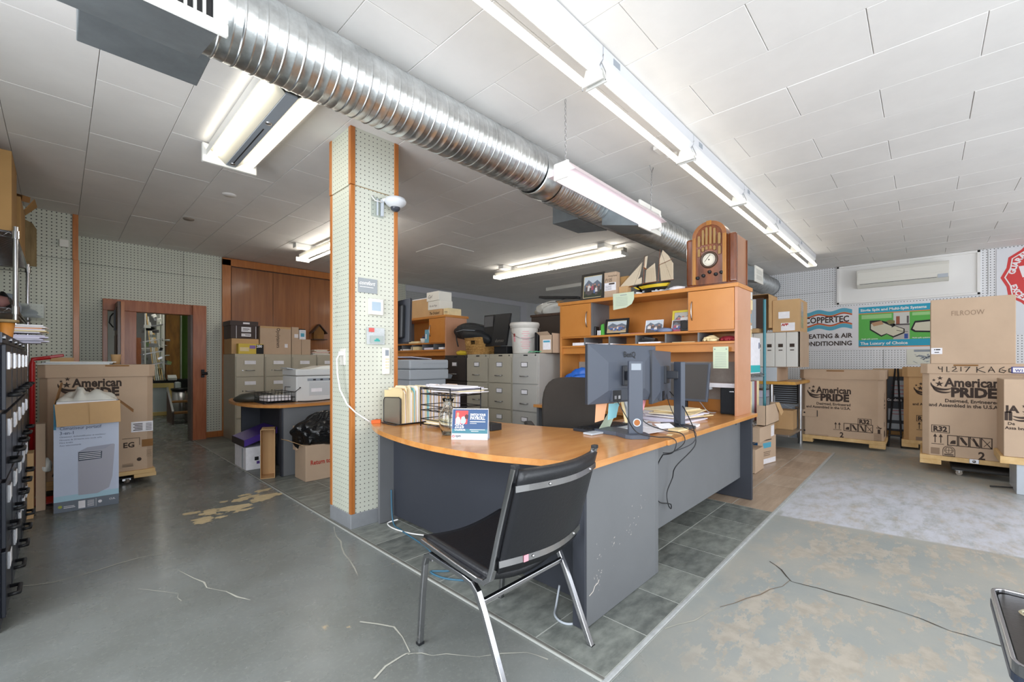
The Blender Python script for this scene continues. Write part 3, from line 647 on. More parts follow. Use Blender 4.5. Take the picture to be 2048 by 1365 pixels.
# ------------------------------------------------------------------ black filing cabinets seen edge on (drawers face +x)
BF = -.18
def cab_black(label, y0, y1):
    D = .68; zt = 1.335; t = thing('filing_cabinet', label, 'cabinet', (BF-D/2, (y0+y1)/2, 0))
    b = MB(); b.box(BF-D, y0+.002, 0, BF, y1-.002, zt); b.ob('body', CABB, t, bevel=.003)
    yc = (y0+y1)/2
    for k in range(4):
        z0 = .045+k*.31; z1 = z0+.31
        b = MB(); b.box(BF, y0+.028, z0+.008, BF+.016, y1-.028, z1-.008); dr = b.ob('drawer', CABBD, t, bevel=.003)
        b = MB(); b.box(BF+.016, yc-.055, z0+.19, BF+.022, yc+.055, z0+.27); b.ob('label_holder', CHROME, dr)
        b = MB(); b.box(BF+.022, yc-.048, z0+.197, BF+.0235, yc+.048, z0+.263); b.ob('label_card', PAPER, dr)
        b = MB(); b.tube([(BF+.016, yc-.06, z0+.07), (BF+.05, yc-.055, z0+.07), (BF+.05, yc+.055, z0+.07), (BF+.016, yc+.06, z0+.07)], .009, 8); b.ob('handle', BLACK, dr)
    b = MB(); b.box(BF, y0+.004, zt-.05, BF+.006, y1-.004, zt-.004); b.ob('top_rail', CABBD, t)
    b = MB(); b.cyl((BF+.006, y0+.06, zt-.026), (BF+.014, y0+.06, zt-.026), .011, n=12); b.ob('lock', CHROME, t)
for i, l in enumerate(('nearest the camera, its whole side showing', 'second from the camera', 'third from the camera', 'fourth from the camera', 'farthest from the camera, under loose papers')):
    cab_black('black filing cabinet seen edge on, '+l, 2.95+.382*i, 2.95+.382*(i+1))

# unseen lamp added to brighten the workshop
t = thing('workshop_fill_lamp', 'unseen fluorescent lamp added under the workshop ceiling to brighten the room', 'lamp', (1.2, 10.5, 2.7))
b = MB(); b.box(1.15, 9.7, 2.78, 1.25, 11.9, 2.87); b.ob('housing', ENAMEL, t); b = MB(); b.cyl((1.2, 9.72, 2.74), (1.2, 11.88, 2.74), .02); b.ob('tube', TUBEW, t)
# ------------------------------------------------------------------ duct
t = thing('spiral_duct', 'large galvanised spiral duct running the length of the ceiling', 'duct', (4.5, 2.18, 2.5))
DY, DZ = 2.18, 2.675
def ribbed(x0, x1, r, pitch, h, y=DY, z=DZ, n=40):
    prof = []; x = x0
    while x < x1-1e-6:
        prof += [(r+h*k, x+pitch*u) for u, k in ((0, 0), (.04, 0), (.40, 0), (.44, .5), (.48, 0), (.52, 0), (.82, 0), (.855, 0), (.87, 1), (.95, 1), (.965, 0)) if x+pitch*u <= x1]; x += pitch
    prof.append((r, x1)); b = MB(); b.lathe(prof, (0, y, z), n, 0, (1, 0, 0)); return b
ribbed(-.9, 2.52, .165, .080, .0036).ob('wide_section', GALV, t)
b = MB(); b.lathe([(.162, 2.50), (.172, 2.502), (.172, 2.56), (.178, 2.57), (.178, 2.68), (.172, 2.70)], (0, DY-.005, DZ-.018), 40, 0, (1, 0, 0)); b.ob('coupling', GALV, t)
ribbed(2.68, 9.5, .170, .062, .003, DY-.01, DZ-.03).ob('narrow_section', GALV, t)
b = MB(); b.lathe([(0, 9.5), (.173, 9.5), (.175, 9.44)], (0, DY-.01, DZ-.03), 40, 0, (1, 0, 0)); b.ob('end_cap', GALVF, t)
for i, (x, l) in enumerate(((-.1, 'registers over the camera end of the duct, partly out of frame'), (3.55, 'register behind the chain-hung lamp'), (6.95, 'register beside the radio, farthest along the duct'))):
    t = thing('air_register', 'white louvred '+l, 'vent', (x, 1.86, 2.4))
    w = .56 if i == 0 else .20; x0, x1 = x-w, x+w
    if i == 0: x0, x1 = -.55, .40
    zb, zt = (2.31, 2.56) if i == 0 else (2.33, 2.56); yf = 1.72; tilt = .0
    b = MB()
    b.add([(x0+.02, yf+.02, zb+.02), (x1-.02, yf+.02, zb+.02), (x1-.02, yf+.02, zt-.02), (x0+.02, yf+.02, zt-.02),
           (x0+.02, DY-.08, zb+.1), (x1-.02, DY-.08, zb+.1), (x1-.02, DY-.08, zt+.1), (x0+.02, DY-.08, zt+.1)],
          [(0,1,5,4), (1,2,6,5), (2,3,7,6), (3,0,4,7)])
    b.ob('plenum', GALVF, t, thick=.002)
    b = MB(); fw = .042
    b.box(x0, yf, zb, x1, yf+.018, zb+fw); b.box(x0, yf, zt-fw, x1, yf+.018, zt); b.box(x0, yf, zb+fw, x0+fw, yf+.018, zt-fw); b.box(x1-fw, yf, zb+fw, x1, yf+.018, zt-fw)
    b.ob('frame', ENAMEL, t, bevel=.004)
    b = MB(); b.box(x0+fw, yf+.02, zb+fw, x1-fw, yf+.03, zt-fw); b.ob('dark_backing', BLACKM, t)
    n = int((x1-x0-2*fw)/.026)
    for k in range(1, n+1):
        b = MB(); xx = x0+fw+(x1-x0-2*fw)*k/(n+1); b.box(xx-.004, yf+.003, zb+fw, xx+.004, yf+.018, zt-fw); b.ob('louvre', ENAMEL, t)
    for zz in ((zb+zt)/2,): b = MB(); b.box(x0+fw, yf+.002, zz-.006, x1-fw, yf+.01, zz+.006); b.ob('cross_bar', ENAMEL, t)
# hoppers on the far side of the duct
for i, (x0, x1, l) in enumerate(((.05, .47, 'flat grey sheet metal hopper behind the near end of the duct'), (3.25, 3.75, 'grey sheet metal hopper under the duct by the far strip light'))):
    b = MB(); y0, y1 = DY+.10, DY+.42; z0, z1 = 2.55, 2.60
    if i == 0: b.add([(x0, y0, 2.56), (x1, y0, 2.56), (x1, y1, 2.56), (x0, y1, 2.56), (x0, y0, 2.74), (x1, y0, 2.74), (x1, y1, 2.80), (x0, y1, 2.80)], [(0,3,2,1), (4,5,6,7), (0,1,5,4), (1,2,6,5), (2,3,7,6), (3,0,4,7)])
    else: b.add([(x0, y0, 2.50), (x1, y0, 2.50), (x1-.04, y1, 2.53), (x0+.04, y1, 2.53), (x0, y0, 2.68), (x1, y0, 2.68), (x1-.04, y1, 2.76), (x0+.04, y1, 2.76)], [(0,3,2,1), (4,5,6,7), (0,1,5,4), (1,2,6,5), (2,3,7,6), (3,0,4,7)])
    b.ob('duct_hopper', GALVF, None, label=l, cat='duct', bevel=.004)

# ------------------------------------------------------------------ long row of twin-tube lamps
def twin(label, x0, x1, yc, zt=H-.002, gap=.105, group=None, tube=TUBE):
    t = thing('twin_tube_lamp', label, 'lamp', ((x0+x1)/2, yc, zt-.20), group=group)
    b = MB(); b.ext([(x0, yc-.055, zt), (x0, yc+.055, zt), (x0, yc+.055, zt-.07), (x0, yc+.028, zt-.105), (x0, yc-.028, zt-.105), (x0, yc-.055, zt-.07)], (x1-x0-.004, 0, 0))
    b.ob('housing', ENAMELS, t, bevel=.002)
    for s in (-1, 1):
        b = MB(); b.cyl((x0+.035, yc+s*gap/2, zt-.165), (x1-.035, yc+s*gap/2, zt-.165), .019, n=14); b.ob('tube', tube, t)
    for x in (x0+.012, x1-.022):
        b = MB(); b.ext([(x, yc-.04, zt-.10), (x, yc+.04, zt-.10), (x, yc+gap/2+.014, zt-.185), (x, yc-gap/2-.014, zt-.185)], (.010, 0, 0)); b.ob('tube_holder', ENAMEL, t)
    b = MB(); b.tube([(x1-.004, yc-gap/2-.02, zt-.19), (x1-.004, yc-gap/2-.02, zt-.15), (x1-.004, yc-.04, zt-.07), (x1-.004, yc-.06, zt-.05)], .0028, 6)
    b.ob('wire_clip', STEEL, t); b = MB(); b.tube([(x1-.004, yc+gap/2+.02, zt-.19), (x1-.004, yc+gap/2+.02, zt-.15), (x1-.004, yc+.04, zt-.09)], .0028, 6); b.ob('wire_clip', STEEL, t)
    b = MB(); b.box(x0+.10, yc-.0565, zt-.05, x0+.17, yc-.055, zt-.015); b.ob('rating_plate', GREYW2, t)
for k, l in enumerate(('unseen, added for light off the frame', 'cut by the top of the picture', 'nearest whole one, third along', 'fourth along, over the desk', 'fifth along, right of the radio', 'sixth along', 'farthest, ending by the air conditioner')):
    x0 = -.48+k*1.235; twin('twin fluorescent lamp in the long ceiling row, '+l, x0, x0+1.231, 1.285, zt=H-.008)  # first lamp sits unseen off frame, added for its light
# surface troffer beyond the duct
def trough(label, y0, y1, xc=.93):
    t = thing('ceiling_lamp', label, 'lamp', (xc, (y0+y1)/2, 2.7)); zt = H-.006; x0, x1 = xc-.17, xc+.17
    b = MB(); b.box(x0+.03, y0, zt-.05, x1-.03, y1, zt); b.ob('housing', ENAMEL, t)
    for s in (-1, 1):
        b = MB(); b.add([(xc+s*.135, y0, zt-.052), (xc+s*.135, y1, zt-.052), (xc+s*.035, y1, zt-.135), (xc+s*.035, y0, zt-.135)], [(0,1,2,3)]); b.ob('reflector', M('dimmed_reflector', 'aaa89e', .5), t, thick=.003)  # reflector colour darkened so the tube glare does not burn it out
        b = MB(); b.cyl((xc+s*.118, y0+.04, zt-.108), (xc+s*.118, y1-.05, zt-.108), .019, n=14); b.ob('tube', TUBES, t)
        b = MB(); b.box(xc+s*.158-.002, y0, zt-.105, xc+s*.158+.002, y1, zt-.06); b.ob('side_lip', ENAMEL, t)
    b = MB(); b.box(xc-.034, y0, zt-.14, xc+.034, y1, zt-.125); b.ob('centre_channel', GREYW2, t, bevel=.003)
    b = MB(); b.box(xc-.003, y0+.5, zt-.142, xc+.003, y1-.1, zt-.14); b.ob('centre_slot', BLACKM, t)
    b = MB(); b.box(x0-.015, y1-.02, zt-.155, x1+.015, y1+.02, zt-.01); b.ob('end_plate', ENAMEL, t, bevel=.008)
    for y in (y0+.4, y1-.08): b = MB(); b.lathe([(0, zt-.15), (.018, zt-.148), (.02, zt-.14)], (xc, y, 0), 14); b.ob('knob', STEEL, t)
trough('wide white two-tube trough lamp with reflector left of the column', 2.65, 3.96)
trough('matching unseen trough lamp added behind the camera to light the left side', -1.6, -.3)  # unseen lamp added to lift the left ceiling and floor
# strip lights across the back half (along y)
def strip(label, xc, y0, y1, zt=H-.006, n=2, drop=.06):
    t = thing('strip_lamp', label, 'lamp', (xc, (y0+y1)/2, zt-.16))
    b = MB(); b.box(xc-.05, y0, zt-drop-.06, xc+.05, y1, zt-drop); b.ob('housing', M('dimmed_reflector', 'aaa89e', .5), t, bevel=.004)  # housing colour darkened against the glare of its own tubes
    m = (y1-y0)/n
    for k in range(n):
        for s in (-1, 1): b = MB(); b.cyl((xc+s*.075, y0+k*m+.03, zt-drop-.085), (xc+s*.075, y0+(k+1)*m-.03, zt-drop-.085), .016, n=12); b.ob('tube', TUBEB, t)
    for k in range(n+1):
        b = MB(); yy = min(max(y0+k*m, y0+.01), y1-.01); b.box(xc-.095, yy-.006, zt-drop-.11, xc+.095, yy+.006, zt-drop-.05); b.ob('tube_holder', ENAMEL, t)
    for yy in (y0+.25, y1-.35): b = MB(); b.box(xc-.24, yy-.06, zt-drop, xc+.10, yy+.06, zt-.001); b.ob('mounting_block', ENAMEL, t, bevel=.004)
strip('long two-tube strip lamp right of the column, crossing above the hutch', 5.52, 3.06, 5.66)
strip('strip lamp half hidden by the left side of the column', 2.53, 4.5, 6.78)
b = MB(); b.box(7.6, 5.0, 2.80, 7.72, 6.2, H-.006); b.ob('strip_lamp', ENAMEL, None, label='unlit white fitting far off above the junk-topped cabinet', cat='lamp', bevel=.004)
# chain-hung shop light
t = thing('hanging_lamp', 'pinkish white lamp hung on two chains in front of the duct', 'lamp', (2.88, 1.66, 2.33))
p0, p1 = Vector((2.17, 1.645, 2.405)), Vector((3.54, 1.68, 2.405))
b = MB(); b.ext([p0+Vector((0, -.04, .045)), p0+Vector((0, .04, .045)), p0+Vector((0, .105, -.025)), p0+Vector((0, -.105, -.025))], p1-p0); b.ob('reflector', M('pinkish_enamel', 'd9cdd3', .4), t, bevel=.003)
for s in (-1, 1): b = MB(); b.cyl(p0+Vector((.02, s*.034, -.045)), p1+Vector((-.02, s*.034, -.045)), .020, n=14); b.ob('tube', TUBEP, t)
for q in (p0, p1): b = MB(); b.box(q.x-.010, q.y-.058, q.z-.064, q.x+.010, q.y+.058, q.z+.046); b.ob('end_cap', ENAMEL, t, bevel=.01)
def chain(a, c, name='chain'):
    a = Vector(a); c = Vector(c); n = int((c-a).length/.022); b = MB()
    for i in range(n):
        m = a.lerp(c, (i+.5)/n); r1, r2 = .0055, .0135; P = []
        for k in range(8):
            an = 2*math.pi*k/8; q = math.cos(an)*r1
            P.append(m + (Vector((q, 0, 0)) if i % 2 else Vector((0, q, 0))) + Vector((0, 0, math.sin(an)*r2)))
        b.tube(P, .0017, 5, closed=True)
    o = b.ob(name, STEEL, t); o['kind'] = 'stuff'; return o
chain((2.235, 1.66, 2.44), (2.225, 1.655, H-.01)); chain((3.46, 1.68, 2.44), (3.50, 1.69, H-.06))
b = MB(); b.tube([(3.46, 1.69, H-.01), (3.50, 1.69, H-.06), (3.53, 1.69, H-.01)], .003, 6); b.ob('ceiling_hook', STEEL, t)
t = thing('junction_box', 'small white junction fitting on the ceiling behind the lamp row', 'fitting', (3.25, 1.49, 2.8))
b = MB(); b.box(3.19, 1.46, H-.035, 3.31, 1.53, H-.004); b.ob('box', WHITE, t, bevel=.004); b = MB(); b.cyl((3.30, 1.46, H-.07), (3.36, 1.42, H-.03), .012); b.ob('plug', WHITE, t)

# ------------------------------------------------------------------ things on the pillar
F = PY0-.007
t = thing('dome_camera', 'white dome security camera on a bracket high on the column', 'camera', (1.72, 2.86, 2.40))
b = MB(); b.box(1.585, F-.006, 2.275, 1.685, F, 2.42); b.ob('mounting_plate', PLASTIC, t, bevel=.002)
b = MB(); b.box(1.655, F-.03, 2.285, 1.675, F-.006, 2.41); b.box(1.625, F-.02, 2.285, 1.635, F-.006, 2.41); b.ob('conduit', GREYW, t, bevel=.004)
b = MB(); b.tube([(1.66, F-.01, 2.40), (1.69, F-.04, 2.415), (1.73, F-.07, 2.42)], .013); b.tube([(1.60, F-.01, 2.425), (1.575, F-.03, 2.41), (1.60, F-.03, 2.385), (1.66, F-.03, 2.385)], .004); b.ob('arm', WHITE, t)
b = MB(); c = (1.745, F-.07, 2.385); b.lathe([(0, .055), (.03, .052), (.072, .038), (.08, .02), (.078, .008), (.06, -.012), (.03, -.03), (0, -.03)], c, 28); b.ob('housing', M('camera_white', 'd3d7dc', .35), t)
b = MB(); b.lathe([(.037, -.024), (.033, -.042), (.02, -.055), (0, -.058)], c, 20); b.ob('dome', M('smoked_dome', '3b3f48', .08), t)
t = thing('name_plaque', 'small grey plaque with white lettering on the column', 'sign', (1.555, F, 1.7))
b = MB(); b.obox((1.558, F-.004, 1.755), (.148, .006, .105), 0); b.ob('plate', M('plaque_grey', '9aa0a4', .35), t)
b = MB(); b.text('comfort', .040, (1.489, F-.0078, 1.760), (1, 0, 0), (0, 0, 1), 0, bold=.02, sx=.92, sh=.3); b.box(1.495, F-.0078, 1.742, 1.60, F-.0072, 1.746); b.ob('lettering', WHITE, t)
t = thing('thermostat', 'white square thermostat with a lit display on the column', 'thermostat', (1.618, F, 1.54))
b = MB(); b.box(1.557, F-.026, 1.545, 1.674, F, 1.665); b.ob('case', OFFW, t, bevel=.006)
b = MB(); b.box(1.578, F-.0275, 1.575, 1.650, F-.0255, 1.64); b.ob('display', M('pale_lcd', 'a9bccb', .2), t)
t = thing('price_card', 'small clipped calendar card with a turquoise car on the column', 'card', (1.615, F, 1.33))
b = MB(); b.box(1.541, F-.02, 1.325, 1.690, F-.014, 1.452); b.ob('holder', PLASTIC, t)
b = MB(); b.box(1.545, F-.0135, 1.330, 1.686, F-.0125, 1.450); b.ob('sheet', PAPER, t)
b = MB(); b.box(1.557, F-.0215, 1.418, 1.600, F-.0208, 1.448, 0); b.box(1.568, F-.0215, 1.338, 1.672, F-.0208, 1.392, 1); b.box(1.60, F-.022, 1.350, 1.645, F-.0215, 1.363, 2); b.box(1.612, F-.022, 1.363, 1.635, F-.0215, 1.372, 2)
b.ob('print', [M('red_print_light', 'd2625c', .5), M('photo_grey', 'a9b3b0', .5), M('turquoise_print', '3ba39c', .5)], t)
t = thing('remote_control', 'white remote control in a holder on the column', 'remote', (1.70, F, 1.14))
b = MB(); b.box(1.672, F-.03, 1.105, 1.725, F, 1.305); b.ob('body', OFFW, t, bevel=.006)
b = MB(); b.box(1.684, F-.0312, 1.245, 1.713, F-.0298, 1.288); b.ob('display', GREYW2, t)
b = MB()
for k in range(4): b.box(1.686, F-.033, 1.15+k*.022, 1.696, F-.03, 1.158+k*.022); b.box(1.702, F-.033, 1.15+k*.022, 1.712, F-.03, 1.158+k*.022)
o = b.ob('buttons', PAPER2, t); o['kind'] = 'stuff'
t = thing('power_outlet', 'white power outlet on the left face of the column', 'outlet', (1.43, 3.08, 1.16))
b = MB(); b.box(1.425, 3.03, 1.175, 1.434, 3.11, 1.295); b.ob('plate', OFFW, t, bevel=.003)
b = MB(); b.box(1.395, 3.045, 1.245, 1.425, 3.075, 1.275); b.ob('plug', WHITE, t, bevel=.005)
b = MB(); b.tube([(1.400, 3.06, 1.255), (1.375, 3.05, 1.22), (1.372, 3.035, 1.12), (1.38, 3.01, 1.0), (1.40, 2.94, .90), (1.45, 2.915, .84), (1.53, 2.90, .78), (1.58, 2.895, .745)], .0055, 8)
b.ob('power_cable', WHITE, None, label='white cable hanging from the column outlet down to the desk', cat='cable')
b = MB(); rnd = random.Random(2)
for i in range(16):
    z = 1.45+i*.03+rnd.uniform(-.01, .01); y = 3.215-rnd.uniform(0, .03); l = rnd.uniform(.01, .045); b.box(1.4325, y-l, z, 1.4335, y, z+.0016)
o = b.ob('pencil_marks', PRINT, p); o['kind'] = 'stuff'
# switch box and small plate on the left pegboard
t = thing('wall_sensor', 'small off-white sensor box on the left pegboard near the corner strip', 'sensor', (.04, 7.0, 2.47))
b = MB(); b.box(0.0, 6.985, 2.49, .075, 7.02, 2.575); b.ob('case', OFFW, t, bevel=.005); b = MB(); b.box(.008, 6.982, 2.535, .067, 6.985, 2.567); b.ob('cover', OFFW, t)
OLD = wood('worn_pale_wood', '6f5a3c', 'a08960', (5, 5, .8), .7, 0)
t = thing('cabinet_door', 'worn wooden cabinet door with an arched top hung on the pegboard', 'door', (-.3, 6.98, 2.23))
b = MB(); b.ext([(-.52, 7.0, 2.235), (-.168, 7.0, 2.235), (-.168, 7.0, 2.64), (-.20, 7.0, 2.70), (-.27, 7.0, 2.735), (-.52, 7.0, 2.735)], (0, -.025, 0)); b.ob('frame', OLD, t, bevel=.004)
b = MB(); b.ext([(-.50, 6.975, 2.28), (-.215, 6.975, 2.28), (-.215, 6.975, 2.60), (-.25, 6.975, 2.65), (-.31, 6.975, 2.67), (-.50, 6.975, 2.67)], (0, -.012, 0)); b.ob('raised_panel', OLD, t, bevel=.006)

# ------------------------------------------------------------------ right wall: air conditioner, banner, seal board
AX = XW-.012
t = thing('air_conditioner', 'cream wall air conditioner mounted high on the white panel', 'air conditioner', (9.4, .28, 2.44))
prof = [(AX, 2.455), (AX-.12, 2.455), (AX-.19, 2.50), (AX-.205, 2.56), (AX-.205, 2.70), (AX-.19, 2.745), (AX, 2.75)]
b = MB(); b.ext([(x, -.265, z) for x, z in prof], (0, 1.10, 0)); b.ob('casing', OFFW, t, bevel=.008)
b = MB(); b.box(AX-.209, -.255, 2.575, AX-.204, .825, 2.70); b.ob('front_cover', OFFW, t, bevel=.003)
for z in (2.505, 2.52): b = MB(); b.box(AX-.196, -.13, z-.004, AX-.18, .80, z+.002); b.ob('louvre', BLACK if z < 2.51 else OFFW, t)
b = MB(); b.box(AX-.203, -.255, 2.495, AX-.19, -.14, 2.56); b.ob('indicator_panel', GREYW, t, bevel=.002)
BX = XW-.002
ban = MB(); ban.box(BX-.006, -.62, 1.405, BX, 1.80, 2.165); bt = thing('banner', 'long white banner with wavy logo and green and blue poster panel', 'sign', (BX, .6, 1.4)); ban.ob('sheet', M('banner_white', 'e3e2e6', .5), bt)
X_ = BX-.0075
def tx(b, s, size, y, z, m=0, al='LEFT', bold=.02, sx=1, x=X_): return b.text(s, size, (x, y, z), (0, -1, 0), (0, 0, 1), m, al, bold, sx)
BRN = M('dark_brown_letters', '41332f', .6)
b = MB(); tx(b, 'COPPERTEC', .150, 1.615, 1.905, sx=.80, bold=.028); b.ob('lettering', BRN, bt); b = MB(); tx(b, 'HEATING & AIR', .110, .918, 1.625, al='RIGHT', bold=.03, sx=.92); b.ob('lettering', BRN, bt); b = MB(); tx(b, 'CONDITIONING', .110, .918, 1.49, al='RIGHT', bold=.03, sx=.92); b.ob('lettering', BRN, bt)
def wave(z0, z1, m, ph=0, y0=1.62, y1=.918):
    b = MB(); n = 40; up = []; lo = []
    for i in range(n+1):
        u = i/n; y = y0+(y1-y0)*u; w = math.sin(u*2*math.pi*1.95+ph)*.022 + .012*u
        up.append((X_, y, z1+w)); lo.append((X_, y, z0+w))
    for i in range(n): b.poly([lo[i], lo[i+1], up[i+1], up[i]])
    b.ob('wave_stripe', m, bt)
wave(2.045, 2.115, SKYB, -2.2); wave(2.030, 2.045, ORANGE, -2.2); wave(2.015, 2.030, REDP, -2.2)
wave(1.86, 1.875, REDP, -2.2); wave(1.845, 1.86, ORANGE, -2.2); wave(1.775, 1.845, SKYB, -2.2)
b = MB(); x = X_
b.box(x-.001, -.62, 2.03, x, .829, 2.135, 0); b.box(x-.001, -.62, 1.462, x, .829, 1.57, 0); b.box(x-.001, -.62, 2.015, x, .829, 2.03, 2); b.box(x-.001, -.62, 1.447, x, .829, 1.462, 2)
b.box(x-.001, -.62, 1.57, x, .829, 2.015, 1); b.box(x-.002, .18, 1.57, x-.001, .38, 2.015, 3)
b.ob('poster_panel', [CYAN, GREEN, ORANGE, M('photo_pale', 'b9b5ae', .6)], bt)
b = MB(); x2 = x-.0022
tx(b, 'Single Split and Multi-Split Systems', .058, .805, 2.062, x=x2, bold=.03, sx=1.02); tx(b, 'The Luxury of Choice', .066, .805, 1.49, x=x2, bold=.03, sx=1.02)
tx(b, 'Single split systems', .028, .79, 1.580, x=x2, bold=.02); tx(b, 'Multi-split systems', .028, .15, 1.58, x=x2); b.ob('poster_lettering', WHITE, bt)
PG = M('pale_green_print', '9ccf8a', .6)
b = MB(); b.box(x2, .40, 1.93, x2+.0008, .79, 2.0, 0); b.box(x2, -.6, 1.95, x2+.0008, .15, 2.0, 0); b.ob('caption_box', PG, bt)
def P3(y, z): return (x2-.0006, y, z)
b = MB()
b.poly([P3(.68, 1.90), P3(.68, 1.74), P3(.53, 1.62), P3(.46, 1.66), P3(.38, 1.60), P3(.24, 1.67), P3(.24, 1.74), P3(.36, 1.80), P3(.36, 1.83), P3(.55, 1.90)], 0)
b.poly([(x2-.001, y, z) for y, z in ((.665, 1.84), (.665, 1.755), (.53, 1.645), (.40, 1.70), (.40, 1.79), (.55, 1.88))], 1)
b.poly([(x2-.0012, y, z) for y, z in ((.46, 1.73), (.46, 1.67), (.38, 1.625), (.255, 1.685), (.255, 1.735), (.36, 1.79))], 1)
b.poly([(x2-.0014, y, z) for y, z in ((.66, 1.86), (.63, 1.80), (.50, 1.83), (.53, 1.89))], 2); b.poly([(x2-.0014, y, z) for y, z in ((.47, 1.88), (.42, 1.90), (.36, 1.88), (.36, 1.84), (.43, 1.82))], 3)
b.poly([(x2-.001, y, z) for y, z in ((.12, 1.86), (.17, 1.72), (.12, 1.68), (-.5, 1.64), (-.5, 1.9))], 0); b.poly([(x2-.0014, y, z) for y, z in ((.11, 1.83), (.145, 1.735), (.11, 1.705), (-.5, 1.66), (-.5, 1.88))], 1)
b.ob('house_drawing', [BLACKP, M('drawing_cream', 'cfcab4', .6), M('drawing_tan', 'b48d6a', .6), M('drawing_olive', '7f7a4c', .6)], bt)
b = MB(); b.box(x2, .185, 1.80, x2+.0008, .375, 2.01, 0); b.box(x2-.0006, .30, 1.82, x2, .345, 1.95, 1); b.box(x2-.0006, .19, 1.83, x2, .215, 1.95, 2); b.box(x2-.0006, .18, 1.80, x2, .38, 1.825, 2)
b.box(x2-.0006, .20, 1.58, x2, .245, 1.66, 3); b.tube([P3(.34, 1.72), P3(.27, 1.70), P3(.20, 1.69)], .004, 5, 2); b.ob('photo_print', [M('photo_room', 'cfcfc9', .6), M('photo_door', '9a5a44', .6), M('photo_dark', '5c5555', .6), M('photo_blue', '35519a', .6)], bt)
t = thing('seal_board', 'white board with a red star-edged seal at the right edge', 'sign', (BX, -1.5, 1.8))
b = MB(); b.box(BX-.012, -2.4, 1.6, BX, -.762, 2.86); b.ob('board', M('board_white', 'dfe1e6', .5), t)
def star(r, m, dx, n=12, k=.93):
    b = MB(); P = []
    for i in range(2*n): a = math.pi*i/n; rr = r*(1 if i % 2 == 0 else k); P.append((BX-.012-dx, -1.372+rr*math.cos(a), 2.43+rr*math.sin(a)))
    b.poly(P); return b.ob('seal_layer', m, t)
star(.572, REDS, .0012); star(.535, WHITE, .0022); star(.520, REDS, .0032)
b = MB(); xs = BX-.0162
def arc(s, r, a0, da, size, flip=False):
    for i, ch in enumerate(s):
        a = R(a0+da*i); y = -1.372+r*math.cos(a); z = 2.43+r*math.sin(a)
        rr = (0, -abs(math.sin(a))*1, 0)
        tang = Vector((0, -math.sin(a), math.cos(a))) if not flip else Vector((0, math.sin(a), -math.cos(a)))
        up = Vector((0, math.cos(a), math.sin(a))) if not flip else Vector((0, -math.cos(a), -math.sin(a)))
        b.text(ch, size, Vector((xs, y, z))-up*size*.35, tang, up, 0, 'CENTER', .05)
arc('GUARANTEED', .465, 9, 7.4, .088)
arc('EXCELLENCE', .465, -17, -6.8, .085, True)
b.poly([(xs, -.973, 2.574), (xs, -1.01, 2.41), (xs, -1.7, 2.42), (xs, -1.74, 2.60)]); b.poly([(xs, -1.02, 2.39), (xs, -1.06, 2.27), (xs, -1.68, 2.27), (xs, -1.72, 2.39)])
b.ob('seal_lettering', M('seal_white', 'f1e9ec', .5), t)
b = MB(); b.box(BX-.004, -.12, 1.15, BX-.002, .215, 1.42); t = thing('diagram_sheet', 'white sheet with a grey diagram pinned below the poster', 'sheet', (BX, .05, 1.1)); b.ob('sheet', M('sheet_cream', 'dcdccf', .7), t)
b = MB(); b.box(BX-.005, -.10, 1.36, BX-.0042, .13, 1.395); 
for i in range(18): a = random.Random(i); b.obox((BX-.0048, a.uniform(-.08, .12), a.uniform(1.19, 1.32)), (.0008, a.uniform(.02, .07), a.uniform(.005, .02)), 0, 0, a.uniform(-.6, .6))
o = b.ob('drawing', GREYW2, t)
# ------------------------------------------------------------------ chrome chair in the foreground
t = thing('stacking_chair', 'chrome framed chair with black vinyl seat and back in front of the desk', 'chair', (1.30, 1.25, 0))
XL_, XR_ = 1.06, 1.545
for x in (XL_, XR_):
    b = MB(); path = [(x, .998, .845), (x, 1.035, .72), (x, 1.075, .58), (x, 1.105, .465), (x, 1.118, .428), (x, 1.145, .407), (x, 1.18, .405), (x, 1.30, .417), (x, 1.42, .432), (x, 1.535, .446)]
    b.sq(path, .020, .024, up=(1, 0, 0)); b.ob('back_and_seat_rail', CHROME, t, bevel=.003)
    b = MB(); b.box(x-.0125, .987, .838, x+.0125, 1.009, .853); b.ob('end_cap', BLACK, t, bevel=.003)
    xo = x+(.024 if x == XR_ else -.024)*0
    b = MB(); path = [(x, 1.553, .003), (x, 1.535, .20), (x, 1.515, .355), (x, 1.500, .392), (x, 1.47, .405), (x, 1.40, .398), (x, 1.26, .388), (x, 1.215, .380), (x, 1.185, .355), (x, 1.15, .29), (x, 1.08, .14), (x, 1.015, .003)]
    b.sq(path, .020, .024, up=(1, 0, 0)); b.ob('leg_frame', CHROME, t, bevel=.003)
    for y in (1.553, 1.015): b = MB(); b.box(x-.013, y-.012, 0, x+.013, y+.012, .010); b.ob('foot', BLACK, t)
def backpt(u, v):                                   # u across 0..1, v up 0..1
    z = .455+v*.375; y = 1.108-(z-.455)*.285; sag = math.sin(math.pi*u)
    return (XL_+.012+(XR_-XL_-.024)*u, y-.010-sag*.045, z)
b = MB(); b.surf(lambda u, v: backpt(u, v), 16, 10); b.ob('backrest', VINYL, t, thick=.026)
b = MB(); b.surf(lambda u, v: (XL_+.012+(XR_-XL_-.024)*u, 1.14+v*.405, .420+v*.033-math.sin(math.pi*u)*(.046-.018*v)+ (.004 if v < .95 else -.004)), 16, 12); b.ob('seat', VINYL, t, thick=.026)
